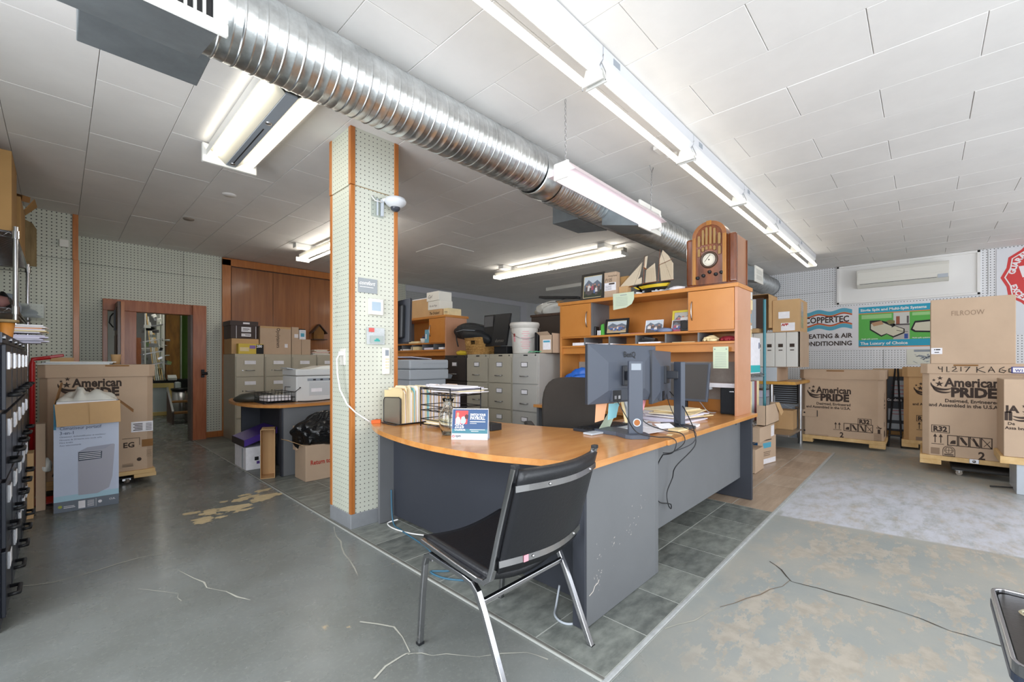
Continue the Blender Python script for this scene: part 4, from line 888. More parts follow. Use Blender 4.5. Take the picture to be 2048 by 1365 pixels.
for v, w in ((.84, .022), (.095, .024)):
    b = MB(); P = []
    for i in range(13): q = backpt(i/12, v); P.append((q[0], q[1]-.0165, q[2]))
    P[0] = (XL_, P[0][1]+.004, P[0][2]); P[-1] = (XR_, P[-1][1]+.004, P[-1][2])
    b.sweep(P, [(-.0025, -w/2), (.0025, -w/2), (.0025, w/2), (-.0025, w/2)], 0, False); br = b.ob('cross_bar', CHROME, t)
    for u in (.27, .86): q = backpt(u, v); b = MB(); b.lathe([(0, .004), (.004, .003), (.006, 0)], (q[0], q[1]-.020, q[2]), 12, 0, (0, -1, 0)); b.ob('screw', STEEL, br)
q = backpt(.2, .095); b = MB(); b.obox((q[0], q[1]-.0205, q[2]), (.022, .001, .024), -.12); b.ob('pink_sticker', PINKP, t)
b = MB(); b.sq([(XL_+.01, 1.165, .325), (XR_-.01, 1.165, .325)], .018); b.ob('stretcher', CHROME, t, bevel=.003)
b = MB(); b.sq([(XL_+.01, 1.49, .375), (XR_-.01, 1.49, .375)], .018); b.ob('stretcher', CHROME, t, bevel=.003)

# ------------------------------------------------------------------ monitors
def monitor(name, label, c, ang, w, h, z0, pole, word=None, face_tex=MONB, back=True):
    """c = centre of panel on plan; ang = direction of its width; the back faces the right-hand side of that direction"""
    t = thing(name, label, 'monitor', (c[0], c[1], DT)); u = Vector((math.cos(ang), math.sin(ang), 0)); n = Vector((u.y, -u.x, 0)); up = Vector((0, 0, 1)); C = Vector((c[0], c[1], 0))
    def q(a, d, z): return C+u*a+n*d+up*z
    b = MB(); z1 = z0+h; o = [(-w/2, z0), (w/2, z0), (w/2, z1), (-w/2, z1)]
    b.add([q(a, 0, z) for a, z in o]+[q(a, .022, z) for a, z in o], [(0,1,2,3), (7,6,5,4), (0,4,5,1), (1,5,6,2), (2,6,7,3), (3,7,4,0)]); b.ob('bezel', MOND, t, bevel=.003)
    b = MB(); i = [(-w/2+.012, z0+.02), (w/2-.012, z0+.02), (w/2-.012, z1-.012), (-w/2+.012, z1-.012)]; b.poly([q(a, -.001, z) for a, z in reversed(i)]); b.ob('screen', SCREEN, t)
    b = MB(); ii = [(-w*.27, z0+h*.22), (w*.27, z0+h*.22), (w*.27, z1-h*.30), (-w*.27, z1-h*.30)]; o2 = [(-w/2+.002, z0+.002), (w/2-.002, z0+.002), (w/2-.002, z1-.002), (-w/2+.002, z1-.002)]
    b.add([q(a, .022, z) for a, z in o2]+[q(a, .046, z) for a, z in ii], [(0,1,5,4), (1,2,6,5), (2,3,7,6), (3,0,4,7), (4,5,6,7)]); b.ob('back_shell', face_tex, t, bevel=.004)
    if back:
        b = MB(); b.add([q(a, d, z) for d in (.03, .05) for a, z in ((-.22*w, z0+.012), (.22*w, z0+.012), (.22*w, z0+h*.24), (-.22*w, z0+h*.24))], [(4,5,6,7), (0,1,5,4), (1,2,6,5), (2,3,7,6), (3,0,4,7)]); b.ob('port_cover', face_tex, t, bevel=.003)
        b = MB(); b.add([q(a, .0515, z) for a, z in ((-.22*w, z0+.012), (-.10*w, z0+.012), (-.10*w, z0+h*.22), (-.22*w, z0+h*.22))], [(0,1,2,3)]); b.ob('port_recess', BLACK, t)
        for k in range(2): b = MB(); b.add([q(a, .053, z) for a, z in ((-.20*w+k*.035, z0+.025), (-.20*w+k*.035+.02, z0+.025), (-.20*w+k*.035+.02, z0+.045), (-.20*w+k*.035, z0+.045))], [(0,1,2,3)]); b.ob('plug', STEEL, t)
    if word: b = MB(); b.text(word, .05, q(-.03, .0475, z1-h*.30+.03)+n*-.006, u, up, 0, bold=.01); b.ob('lettering', BLACKP, t)
    px, py, pw, pd, pt, pdir = pole; D = Vector((math.cos(pdir), math.sin(pdir), 0)); E_ = Vector((D.y, -D.x, 0)); Pc = Vector((px, py, 0))
    def r(a, d, z): return Pc+D*a+E_*d+up*z
    vs = [r(a*pw/2, d*pd/2, z) for z in (DT+.02, pt) for a, d in ((-1,-1),(1,-1),(1,1),(-1,1))]
    hole = z0-.11
    b = MB(); b.add(vs, [(0,3,2,1),(4,5,6,7),(0,1,5,4),(1,2,6,5),(2,3,7,6),(3,0,4,7)]); st = b.ob('stand', MONB, t, bevel=.006)
    # carrying handle on top and cable ring low on the column
    b = MB(); b.add([r(a*pw*.34, pd/2+.001, pt-.055+z) for a, z in ((-1, 0), (1, 0), (1, .038), (-1, .038))], [(0,1,2,3)]); b.ob('handle_slot', GREYW2, st)
    b = MB(); b.lathe([(.0, .002), (.019, .002)], r(pw*.05, pd/2, hole), 24, 1, E_); b.lathe([(.018, .001), (.018, .004), (.024, .004), (.024, .0)], r(pw*.05, pd/2, hole), 24, 0, E_); b.ob('cable_ring', [GREYW, M('seen_through_wood', 'a0602a', .5)], st)
    a = C+n*.046+up*(pt-.09); e = Vector((px, py, pt-.09)); b = MB(); b.sq([a, e], .05, .055); b.ob('neck', MOND, t, bevel=.006)
    b = MB(); b.add([q(aa, d, z) for d in (.046, .062) for aa, z in ((-.055, pt-.15), (.055, pt-.15), (.055, pt-.03), (-.055, pt-.03))], [(4,5,6,7), (0,1,5,4), (1,2,6,5), (2,3,7,6), (3,0,4,7)]); b.ob('mount_plate', MOND, t, bevel=.004)
    return t, r, q
m1, r1, q1 = monitor('monitor', 'slate grey monitor seen from behind at the corner of the desk, letters on its back', (2.405, 1.36), math.atan2(-.10, .65), .655, .35, .953, (2.345, 1.235, .085, .032, 1.206, -.76), 'BenQ')
b = MB(); b.prism([r1(a, d, 0)[:2] for a, d in ((-.075, .05), (-.05, .075), (.05, .075), (.07, .05), (.07, -.03), (.03, -.10), (-.03, -.22), (-.12, -.30), (-.20, -.30), (-.23, -.25), (-.19, -.16), (-.10, -.05))], DT+.001, DT+.024); b.ob('base', MONB, m1, bevel=.006)
m2, r2, q2 = monitor('monitor', 'slate grey monitor turned edge-on behind the first, its stand right of it', (2.91, 1.352), math.atan2(.2, .98), .55, .35, .925, (2.93, 1.215, .09, .035, 1.20, .95), None)
b = MB(); b.prism([r2(a, d, 0)[:2] for a, d in ((-.10, .06), (.10, .06), (.11, -.08), (-.11, -.08))], DT+.001, DT+.018); b.ob('base', MOND, m2, bevel=.006)
t = thing('monitor', 'dark monitor beside the speaker, its blank screen facing the desk chair', 'monitor', (3.68, 1.5, DT))
c0, c1 = Vector((3.66, 1.285, 0)), Vector((3.70, 1.78, 0)); tilt = Vector((.05, 0, 0))
def q3(s, d, z): return c0.lerp(c1, s)+Vector((d, 0, z))+Vector((.10*(z-.87), -.04*(z-1.0) * 1.2, 0))
b = MB(); vs = [q3(s, d, z) for d in (-.0, .03) for s, z in ((0, .868), (1, .868), (1, 1.188), (0, 1.188))]; b.add(vs, [(3,2,1,0), (4,5,6,7), (0,1,5,4), (1,2,6,5), (2,3,7,6), (3,0,4,7)]); b.ob('bezel', MONB, t, bevel=.004)
b = MB(); b.poly([q3(s, -.002, z) for s, z in ((.03, .888), (.97, .888), (.97, 1.178), (.03, 1.178))][::-1]); b.ob('screen', M('dusty_screen', '4d4a49', .22), t)
b = MB(); b.box(3.70, 1.47, DT+.01, 3.73, 1.53, 1.0); b.ob('stand', BLACK, t, bevel=.003); b = MB(); b.lathe([(0, DT+.016), (.10, DT+.014), (.115, DT+.001), (0, DT+.001)], (3.72, 1.46, 0), 24); b.ob('base', BLACK, t)

# cables spilling over the front of the desk
def cable(label, pts, r=.003, m=BLACK, n=7, name='cable'):
    P = []; Q = [pts[0]]+list(pts)+[pts[-1]]
    for i in range(1, len(Q)-2):
        for k in range(n):
            u = k/n; P.append(tuple(.5*((2*Q[i][a])+(-Q[i-1][a]+Q[i+1][a])*u+(2*Q[i-1][a]-5*Q[i][a]+4*Q[i+1][a]-Q[i+2][a])*u*u+(-Q[i-1][a]+3*Q[i][a]-3*Q[i+1][a]+Q[i+2][a])*u**3) for a in (0, 1, 2)))
    P.append(pts[-1]); b = MB(); b.tube(P, r, 6); return b.ob(name, m, None, label=label, cat='cable')
a = q1(-.10, .05, .965)
cable('thin black cable from the first monitor, curving over the desk edge beside the stand', [tuple(a), (2.30, 1.27, .88), (2.26, 1.18, .80), (2.33, 1.10, .775), (2.42, 1.06, .765), (2.44, 1.030, .74), (2.43, 1.045, .68), (2.42, 1.10, .66)])
cable('black cable from behind the first monitor, dropping over the desk edge', [(2.60, 1.40, .95), (2.58, 1.30, .82), (2.60, 1.18, .775), (2.585, 1.06, .768), (2.56, 1.032, .72), (2.46, 1.06, .675), (2.42, 1.10, .67)])
cable('black cable from the second monitor, hanging longest in a loop below the desk edge', [(2.97, 1.30, .99), (2.90, 1.18, .90), (2.80, 1.08, .80), (2.72, 1.035, .765), (2.70, 1.025, .68), (2.60, 1.10, .56), (2.62, 1.13, .48), (2.565, 1.14, .40), (2.56, 1.13, .33), (2.60, 1.13, .295), (2.60, 1.13, .32), (2.565, 1.13, .335), (2.44, 1.14, .38), (2.40, 1.14, .50), (2.42, 1.13, .60), (2.42, 1.10, .66)], .0034)
cable('grey cable from the second monitor down to the papers', [(2.95, 1.32, 1.0), (2.88, 1.26, .90), (2.78, 1.15, .79), (2.72, 1.03, .765), (2.68, 1.03, .70), (2.50, 1.08, .665)], .0026, MOND)
cable('thin white cable behind the black speaker', [(3.95, 1.75, 1.0), (3.93, 1.6, .96), (3.90, 1.45, .86), (3.88, 1.36, .77), (3.9, 1.30, .762)], .003, GREYW)
cable('blue network cable looping on the tiles beside the column', [(1.70, 2.86, .25), (1.69, 2.82, .03), (1.66, 2.66, .015), (1.62, 2.30, .014), (1.56, 2.12, .014), (1.58, 1.98, .014), (1.53, 1.95, .014), (1.45, 2.02, .013), (1.46, 1.90, .013), (1.55, 1.78, .014), (1.69, 1.74, .02)], .0055, M('blue_cable', '3f6d86', .5))
cable('white cable on the tiles under the left end of the desk', [(1.72, 2.80, .04), (1.66, 2.84, .02), (1.64, 2.74, .015), (1.67, 2.58, .015), (1.72, 2.45, .02)], .005, WHITE)
cable('grey white cable loop by the foot of the end panel', [(1.70, 1.30, .10), (1.66, 1.29, .02), (1.60, 1.25, .014), (1.58, 1.19, .014), (1.61, 1.15, .014), (1.68, 1.14, .02)], .0055, GREYW)

# ------------------------------------------------------------------ things on the reception desk
t = thing('file_rack', 'desk file rack packed with standing manila folders by the column', 'file rack', (1.75, 2.75, DT))
b = MB(); b.tube([(1.60, 2.82, DT+.006), (1.60, 2.65, DT+.006), (2.16, 2.65, DT+.006)], .004, 6); b.tube([(1.60, 2.82, DT+.006), (2.16, 2.82, DT+.006)], .004, 6); b.ob('base_wires', BLACKM, t)
METG = M('brushed_grey_bookend', '8a8478', .38, .6, var=.04)
fd = Vector((1, -.03, 0)).normalized(); fw_ = Vector((fd.y*-1, fd.x, 0))  # row runs along fd; folders stand across it
def fq(a, c, z): v = Vector((1.650, 2.635, 0))+fd*a+Vector((.03, 1, 0))*c; return (v.x, v.y, z)
b = MB(); o = [(0, .006), (.235, .006), (.235, .165), (.22, .185), (.02, .195), (0, .185)]
b.ext([fq(-.012, c, DT+z) for c, z in o], fd*.006); b.ob('end_plate', METG, t, bevel=.002)
b = MB(); b.tube([fq(-.013, c, DT+z) for c, z in o], .0035, 6, closed=True); b.ob('end_wire', BLACKM, t)
folder_mats = [M('manila', 'dcc79a', .8, var=.05), PAPER, M('manila_pale', 'e2d4b4', .8), M('buff_folder', 'c9a678', .8), PAPER3, M('pinkish_folder', 'd6b9a2', .8), BLUEP]
rnd = random.Random(8); a = .004
fold = None; k = 0
while a < .50:
    th = rnd.choice((.006, .008, .012, .016)); h = rnd.uniform(.225, .265) if k else .245; mt = folder_mats[0] if k < 2 else rnd.choice(folder_mats[:4]*2+folder_mats[4:])
    if k % 5 == 2: mt = PAPER
    b = MB(); lean = rnd.uniform(-.006, .008)
    w0 = .005; b.ext([fq(a, w0, DT+.012), fq(a, w0+.25, DT+.012), fq(a+lean, w0+.25, DT+.012+h-.02), fq(a+lean, w0+.16, DT+.012+h-.018), fq(a+lean, w0+.14, DT+.012+h), fq(a+lean, w0+.02, DT+.012+h), fq(a+lean, w0, DT+.012+h-.02)], fd*(th*.86))
    b.ob('folder', mt, None, label='paper folder standing in the desk file rack by the column', cat='folder', group='folders in the desk file rack'); a += th; k += 1
t = thing('letter_tray', 'three-tier black wire letter tray heaped with papers on top', 'tray', (1.9, 2.0, DT))
tc = Vector((1.745, 2.37, 0)); tu = Vector((.33, -.30, 0)); tv = Vector((.20, .12, 0)).normalized()*.28; tu = (Vector((1.985, 1.99, 0))-tc)
tc = Vector((1.715, 2.505, 0)); tu = Vector((0, -.325, 0)); tv = Vector((.26, 0, 0))
def tq(a, c, z): v = tc+tu*a+tv*c; return (v.x, v.y, DT+z)
for k, z in enumerate((.02, .115, .225)):
    b = MB()
    for zz in (z, z+.035): b.tube([tq(0, 0, zz), tq(1, 0, zz), tq(1, 1, zz), tq(0, 1, zz)], .0032, 6, closed=True)
    for s in (.0, .25, .5, .75, 1): b.tube([tq(s, 0, z), tq(s, 1, z)], .0022, 5); 
    for c in (.15, .5, .85): b.tube([tq(0, c, z), tq(1, c, z)], .0022, 5)
    for s, c in ((0, 0), (1, 0), (1, 1), (0, 1)): b.tube([tq(s, c, z), tq(s, c, z+.035)], .003, 6)
    b.ob('wire_tray', BLACKM, t)
for s, c in ((0, 0), (1, 0), (1, 1), (0, 1)):
    b = MB(); b.tube([tq(s, c, .004), tq(s, c, .27)], .0042, 7); b.ob('upright', BLACKM, t)
b = MB(); b.tube([tq(0, 0, .27), tq(1, 0, .27)], .0042, 7); b.ob('top_wire', BLACKM, t)
rnd = random.Random(21)
def sheaf(z0, n, lab, cat, grp, cx=.5, cy=.5, sx=.95, sy=.95, jit=.12, mats=(PAPER, PAPER, PAPER3, PAPER2), th=.0045, tilt=0):
    for i in range(n):
        a0 = rnd.uniform(-jit, jit); c0 = rnd.uniform(-jit, jit); q = tc+tu*(cx+a0)+tv*(cy+c0); b = MB()
        b.obox((q.x, q.y, DT+z0+th*(i+.5)+.0006*i), (.21*sx/.95, .29*sy/.95, th*.9), 0+rnd.uniform(-.15, .15), 0, rnd.uniform(-.01, .01)+tilt*i, 0)
        b.ob('paper_sheaf', rnd.choice(mats), None, label=lab, cat=cat, group=grp)
sheaf(.232, 9, 'sheaf of white papers fanned on top of the wire letter tray', 'papers', 'papers on the wire tray', jit=.14, cx=.5, cy=.78)
sheaf(.024, 3, 'papers lying in the lowest tier of the wire tray', 'papers', 'papers in the lowest tray tier', jit=.03, mats=(PAPER2, PAPER))
t = thing('glass_vase', 'clear glass carafe with flared rim beside the desk calendar', 'vase', (1.635, 2.10, DT))
b = MB(); pr = [(r*1.12, z*1.17) for r, z in [(0, .003), (.028, .003), (.034, .006), (.046, .05), (.052, .085), (.046, .115), (.030, .140), (.022, .155), (.024, .17), (.034, .190)]]
b.lathe(pr+[(r-.003, z+.001) for r, z in reversed(pr[2:])]+[(0, .009)], (1.635, 2.10, DT), 36); b.ob('glass', GLASS, t)
b = MB(); b.lathe([(0, .0), (.034, .001), (.036, .010), (.0, .012)], (1.635, 2.10, DT), 28); b.ob('foot', GLASS, t)
# desk calendar
t = thing('desk_calendar', 'blue tent calendar with payroll advert standing on the desk', 'calendar', (1.60, 1.865, DT))
cl, cr_ = Vector((1.545, 1.955, DT+.001)), Vector((1.675, 1.79, DT+.001)); cu = (cr_-cl).normalized(); CW = (cr_-cl).length; back = Vector((-cu.y, cu.x, 0)); 
if back.x < 0: back = -back
up3 = (Vector((0, 0, 1))+back*.22).normalized(); CH = .178
def cq(a, z, d=0): return cl+cu*(CW*a)+up3*(CH*z)-back*d
b = MB(); b.poly([cq(0, 0), cq(1, 0), cq(1, 1), cq(0, 1)]); b.poly([cq(0, 0)+back*.075, cq(1, 0)+back*.075, cq(1, 1), cq(0, 1)]); b.poly([cq(0, 0), cq(0, 0)+back*.075, cq(1, 0)+back*.075, cq(1, 0)]); b.ob('card_stand', M('calendar_card', 'c2c3ca', .7), t, thick=.001)
NAVY = M('calendar_blue', '28416f', .5, col2='2c5478', vs=1)
b = MB(); b.poly([cq(.01, .20, .001), cq(.99, .20, .001), cq(.99, .97, .001), cq(.01, .97, .001)]); b.ob('page', NAVY, t)
b = MB(); b.poly([cq(.01, .20, .0013), cq(.99, .20, .0013), cq(.99, .34, .0013), cq(.01, .34, .0013)]); b.ob('teal_band', M('calendar_teal', '35707f', .5), t)
b = MB(); P = lambda L, m: b.poly([cq(a, z, .0016) for a, z in L], m)
P([(.09, .50), (.42, .50), (.44, .93), (.09, .93)], 0); 
b2 = [([(.10, .50), (.10, .66), (.14, .74), (.20, .72), (.24, .62), (.22, .50)], 1), ([(.12, .74), (.12, .84), (.155, .88), (.19, .84), (.185, .75), (.155, .72)], 2), ([(.24, .52), (.26, .72), (.33, .75), (.38, .66), (.38, .56), (.34, .50)], 3), ([(.36, .66), (.35, .78), (.40, .82), (.45, .78), (.44, .66)], 4)]
for L, m in b2: b.poly([cq(a, z, .0022) for a, z in L], m)
b.ob('picture', [REDS, M('blouse', 'cfd7e0', .6), M('portrait_skin', 'c08a72', .6), M('shirt_blue', '9fc4d8', .6), M('hair_dark', '4e2a2a', .6)], t)
b = MB(); BAR = lambda a0, a1, z, h: b.poly([cq(a0, z, .0022), cq(a1, z, .0022), cq(a1, z+h, .0022), cq(a0, z+h, .0022)])
T = lambda s, z, a, w, al='LEFT', bo=.02, sx=1: b.text(s, z*CH, cq(a, w, .0022), cu, up3, 0, al, bo, sx)
T('SWITCH YOUR', .105, .50, .765, bo=.02, sx=.70); T('PAYROLL', .150, .50, .645, bo=.025, sx=.77); BAR(.50, .92, .565, .022); BAR(.50, .68, .515, .012); T('2026', .19, .08, .365, bo=.01, sx=.80); T('CALENDAR', .070, .08, .29, sx=.98)
BAR(.50, .92, .315, .014); BAR(.54, .74, .265, .014); b.ob('lettering', WHITE, t)
b = MB(); T('vpm', .12, .11, .085, bo=.005, sx=.9); 
b.ob('footer_lettering', BLACKP, t); b = MB()
for k in range(3): BAR(.31, .58, .13-.04*k, .010); BAR(.63, .93, .13-.04*k, .010)
b.ob('footer_lines', GREYW, t)
b = MB(); cc = cq(.055, .105, .002); b.lathe([(.0045, 0), (.0075, 0)], cc, 16, 0, -back); b.ob('logo_ring', REDS, t)
b = MB()
for k in range(22): c = cq(.02+.96*k/21, .99, 0); b.tube([c+up3*-.006-back*.002, c+up3*.004-back*.003, c+up3*.005+back*.003, c+up3*-.006+back*.003], .0009, 4)
o = b.ob('wire_binding', STEEL, t); o['kind'] = 'stuff'
t = thing('pump_bottle', 'white pump soap bottle behind the desk calendar', 'bottle', (1.80, 1.87, DT))
b = MB(); c = (1.86, 2.06, DT); b.lathe([(0, 0), (.026, 0), (.028, .01), (.028, .065), (.020, .085), (.011, .10), (0, .10)], c, 24); b.ob('body', OFFW, t)
b = MB(); b.lathe([(.012, .098), (.012, .112), (.004, .113), (.004, .138), (0, .14)], c, 14); b.box(c[0]-.005, c[1]-.03, DT+.128, c[0]+.005, c[1]+.008, DT+.14); b.ob('pump', M('pump_grey', '8a8582', .4), t, bevel=.001)
b = MB(); b.obox((1.955, 2.065, DT+.022), (.09, .13, .042), -.1); b.ob('ledger', BLACK, None, label='small black binder behind the soap bottle', cat='binder', bevel=.003)
b = MB(); b.prism([(1.545, 2.87), (1.60, 2.84), (1.63, 2.88), (1.60, 2.905)], DT+.001, DT+.025); b.ob('sticky_pad', M('orange_paper', 'd8632c', .7), None, label='orange paper tag between column and folders', cat='paper')
# white remote-like printed card near third tray
# ------------------------------------------------------------------ papers and gear on the bridge desk
def slab(name, label, cat, c, size, rz, m, z=DT+.001, group=None, bevel=0, rx=0, ry=0):
    b = MB(); b.obox((c[0], c[1], z+size[2]/2), size, rz, 0, rx, ry); return b.ob(name, m, None, label=label, cat=cat, group=group, bevel=bevel)
t = thing('keyboard', 'dark keyboard lying between the papers behind the first monitor', 'keyboard', (2.50, 1.55, DT), -.10, local=True)
b = MB(); b.box(-.22, -.07, 0, .22, .07, .018); b.ob('body', MOND, t, bevel=.004)
b = MB()
for i in range(15):
    for j in range(5): b.box(-.21+i*.028, -.062+j*.025, .018, -.21+i*.028+.024, -.062+j*.025+.021, .024)
o = b.ob('keys', BLACK, t); o['kind'] = 'stuff'
slab('paper', 'grey white wrist rest strip along the front of the keyboard', 'wrist rest', (2.42, 1.455), (.42, .07, .012), -.12, GREYW, group=None, bevel=.003)
slab('tag_card', 'small white tag with black marks in front of the keyboard', 'card', (2.395, 1.40), (.05, .05, .002), .3, PAPER)
rnd = random.Random(31)
for i, (x, y, rz, m) in enumerate(((2.62, 1.46, -.3, PAPER), (2.70, 1.36, .2, PAPER), (2.60, 1.34, .1, PAPER3), (2.78, 1.42, .5, PAPER), (2.72, 1.50, -.1, PAPER3), (2.56, 1.26, -.15, PAPER), (2.86, 1.50, .3, PAPER))):
    slab('loose_paper', 'loose sheet among the papers around the monitor stands', 'paper', (x, y), (.21, .15, .0018), rz, m, DT+.0012+.0022*i, 'loose papers around the monitor stands')
slab('folded_paper', 'folded white sheet standing up beside the second monitor stand', 'paper', (2.76, 1.24), (.12, .07, .002), -.5, PAPER, DT+.02, None, 0, .35)
slab('sticky_pad', 'yellow paper pad in front of the second monitor stand', 'notepad', (2.77, 1.155), (.13, .07, .012), -.1, PAPER2)
slab('note_block', 'small white note block at the right of the second monitor stand', 'notepad', (3.02, 1.15), (.09, .06, .014), .2, PAPER)
slab('yellow_scrap', 'pale yellow scrap of paper near the desk edge', 'paper', (2.56, 1.12), (.05, .03, .001), .2, PAPER2)
for i in range(12):
    slab('paper_sheaf', 'sheaf in the thick pile of papers and folders behind the second stand', 'papers', (3.28+rnd.uniform(-.05, .05), 1.42+rnd.uniform(-.05, .05)), (.42 if i < 5 else .34, .30, .0062), rnd.uniform(-.25, .25), rnd.choice((PAPER, PAPER3, PAPER2, folder_mats[0], PAPER)) if i < 8 else folder_mats[i % 3 if i % 3 != 1 else 0], DT+.001+.0068*i, 'pile of papers behind the second stand')
for i in range(6):
    slab('paper_sheaf', 'papers spread in front of the dark monitor', 'papers', (3.40+.06*i, 1.62+rnd.uniform(-.08, .08)), (.30, .21, .003), rnd.uniform(-.5, .5), rnd.choice((PAPER, PAPER3)), DT+.001+.0034*i+.0, 'papers in front of the dark monitor')
t = thing('stapler', 'brown striped stapler lying by the dark monitor base', 'stapler', (3.52, 1.29, DT), .5, local=True)
b = MB(); b.box(-.07, -.018, 0, .07, .018, .012); b.ob('base', BLACK, t, bevel=.003); b = MB(); b.obox((0, 0, .028), (.14, .03, .018), 0, 0, 0, .15); b.ob('arm', M('brown_plastic', '6b5148', .4), t, bevel=.005)
t = thing('speaker', 'tall black loudspeaker at the right end of the hutch desk', 'speaker', (3.98, 1.21, DT))
b = MB(); b.box(3.90, 1.132, DT+.001, 4.06, 1.265, .978); b.ob('cabinet', BLACK, t, bevel=.004); b = MB(); b.box(3.894, 1.14, DT+.012, 3.90, 1.257, .968); b.ob('grille', M('grille_cloth', '26292e', .9, bump=.3, bs=400), t, bevel=.003)
b = MB(); b.box(3.892, 1.155, .945, 3.894, 1.19, .952); b.ob('badge', CHROME, t)
for i in range(3): slab('paper_sheaf', 'white paper bundle lying across the tall black speaker', 'papers', (3.98, 1.27), (.18, .26, .011), .05*i, PAPER, .981+.0118*i, 'papers on the tall speaker')
b = MB(); f, nu, nv = blob((3.92, 1.38, .955), (.03, .045, .03), 3, .2, 10, 14); b.surf(f, nu, nv); b.ob('crumpled_foil', GREYW, None, label='crumpled silvery foil hanging beside the speaker papers', cat='foil')
# sheets hanging under the first monitor and standing papers
for (a, z, w, h, m, l) in ((-.17, .84, .10, .11, PEACHP, 'peach coloured note hanging under the left of the first monitor'), (-.055, .845, .10, .10, BLUEP, 'light blue note hanging under the first monitor'), (.23, .87, .085, .08, PINKP, 'pink note showing right of the first monitor stand')):
    b = MB(); b.poly([q1(a-w/2, -.012, z+h), q1(a+w/2, -.012, z+h), q1(a+w/2-.02, -.02, z+.01), q1(a-w/2, -.02, z)]); b.ob('hanging_note', m, None, label=l, cat='note', thick=.001)
b = MB(); b.poly([q1(.02, -.06, .955), q1(.13, -.10, .955), q1(.06, -.14, .775), q1(-.08, -.12, .765)]); b.ob('green_sheet', GREENP, None, label='pale green sheet slanting down under the first monitor', cat='paper', thick=.001)
b = MB(); b.box(2.79, 1.53, .80, 2.98, 1.56, .955); b.ob('grey_folder', GREYW, None, label='grey folder standing between the two monitors', cat='folder')
b = MB(); b.sq([(2.72, 1.50, .775), (2.79, 1.58, .955)], .02, .003); b.ob('yellow_strip', PAPER2, None, label='yellow paper strip leaning between the monitors', cat='paper')

# ------------------------------------------------------------------ office chair beyond the desk
t = thing('office_chair', 'charcoal fabric office chair behind the desk', 'office chair', (2.72, 2.12, 0))
FAB = M('charcoal_fabric', '38332f', .9, bump=.15, bs=300, var=.06)
cd = Vector((.73, -.68, 0)).normalized(); cn = Vector((.68, .73, 0)).normalized(); cc = Vector((2.62, 1.875, 0))
b = MB(); P = []
for i in range(28):
    an = 2*math.pi*i/28; ca, sa = math.cos(an), math.sin(an); P.append(cc+cd*(.225*abs(ca)**.55*(1 if ca > 0 else -1))+Vector((0, 0, .80+.285*abs(sa)**.6*(1 if sa > 0 else -1))))
b.ext(P, cn*.075, 0); b.ob('backrest', FAB, t, bevel=.025)
s_ = cc+cn*.32; b = MB(); b.obox((s_.x, s_.y, .47), (.50, .50, .09), math.atan2(cd.y, cd.x)); b.ob('seat', FAB, t, bevel=.03)
b = MB(); b.sq([cc+cn*.09+Vector((0, 0, .62)), cc+cn*.10+Vector((0, 0, .42)), cc+cn*.25+Vector((0, 0, .40))], .06, .02); b.ob('back_bar', BLACKM, t)
for s in (-1, 1):
    q = cc+cn*.25+cd*s*.30; b = MB(); b.obox((q.x, q.y, .70), (.07, .25, .035), math.atan2(cn.y, cn.x)-math.pi/2); b.ob('armrest', BLACK, t, bevel=.015)
    b = MB(); b.sq([q+Vector((0, 0, .69)), q+Vector((0, 0, .44)), q-cd*s*.1+Vector((0, 0, .42))], .035, .02); b.ob('arm_post', BLACKM, t)
b = MB(); b.cyl(s_+Vector((0, 0, .10)), s_+Vector((0, 0, .43)), .028); b.ob('gas_lift', CHROME, t)
for k in range(5):
    a = 2*math.pi*k/5; e = s_+Vector((math.cos(a)*.28, math.sin(a)*.28, .07)); b = MB(); b.sq([s_+Vector((0, 0, .11)), e+Vector((0, 0, .01))], .04, .03); lg = b.ob('leg', BLACK, t, bevel=.004)
    b = MB(); b.cyl(e+Vector((0, -.02, -.045)), e+Vector((0, .02, -.045)), .025); b.ob('caster', BLACK, lg)
# ------------------------------------------------------------------ on top of the hutch: radio, ship, pictures
HT = 1.846
WAL = wood('walnut', '4a2414', '8a4a20', (6, 6, 1), .25, .6, 2.2); WALL2 = wood('pale_walnut_side', '8a5c44', 'a87a5c', (1, 8, 1), .35, .3, 2); MAP = wood('maple_pilaster', '9a6428', 'ba8440', (3, 3, .6), .3, .5)
CLOTH = M('speaker_cloth', 'a08254', .9, bump=.4, bs=500)
t = thing('cathedral_radio', 'old walnut tabletop radio with arched grille and round dial on the hutch', 'radio', (3.98, 1.31, HT))
RX = 3.83; y0, y1 = 1.115, 1.525; yc0, yc1 = 1.178, 1.455
b = MB(); b.box(RX, y0+.01, HT+.012, RX+.30, y1-.01, HT+.418); b.ob('case', WALL2, t, bevel=.006)
for a, c in ((y0, yc0), (yc1, y1)):
    b = MB(); b.box(RX-.012, a, HT+.012, RX+.045, c, HT+.425); b.ob('shoulder', WAL, t, bevel=.02, segs=4)
b = MB(); b.box(RX-.02, y0-.005, HT, RX+.31, y1+.005, HT+.015); b.ob('plinth', WAL, t, bevel=.004)
b = MB(); b.box(RX+.292, y0-.001, HT+.02, RX+.302, y1, HT+.41); b.ob('rear_strip', WAL, t, bevel=.002)
ym = (yc0+yc1)/2; hw = (yc1-yc0)/2; zs = HT+.415
def arch(hwid, zsp, zb, hgt, n=18): return [(ym-hwid, zb), (ym+hwid, zb)]+[(ym+hwid*math.cos(math.pi*i/n), zsp+hgt*math.sin(math.pi*i/n)) for i in range(n+1)]
b = MB(); b.ext([(RX-.045, y, z) for y, z in arch(hw, zs, HT+.012, .125)], (.10, 0, 0)); b.ob('arched_front', WAL, t, bevel=.006)
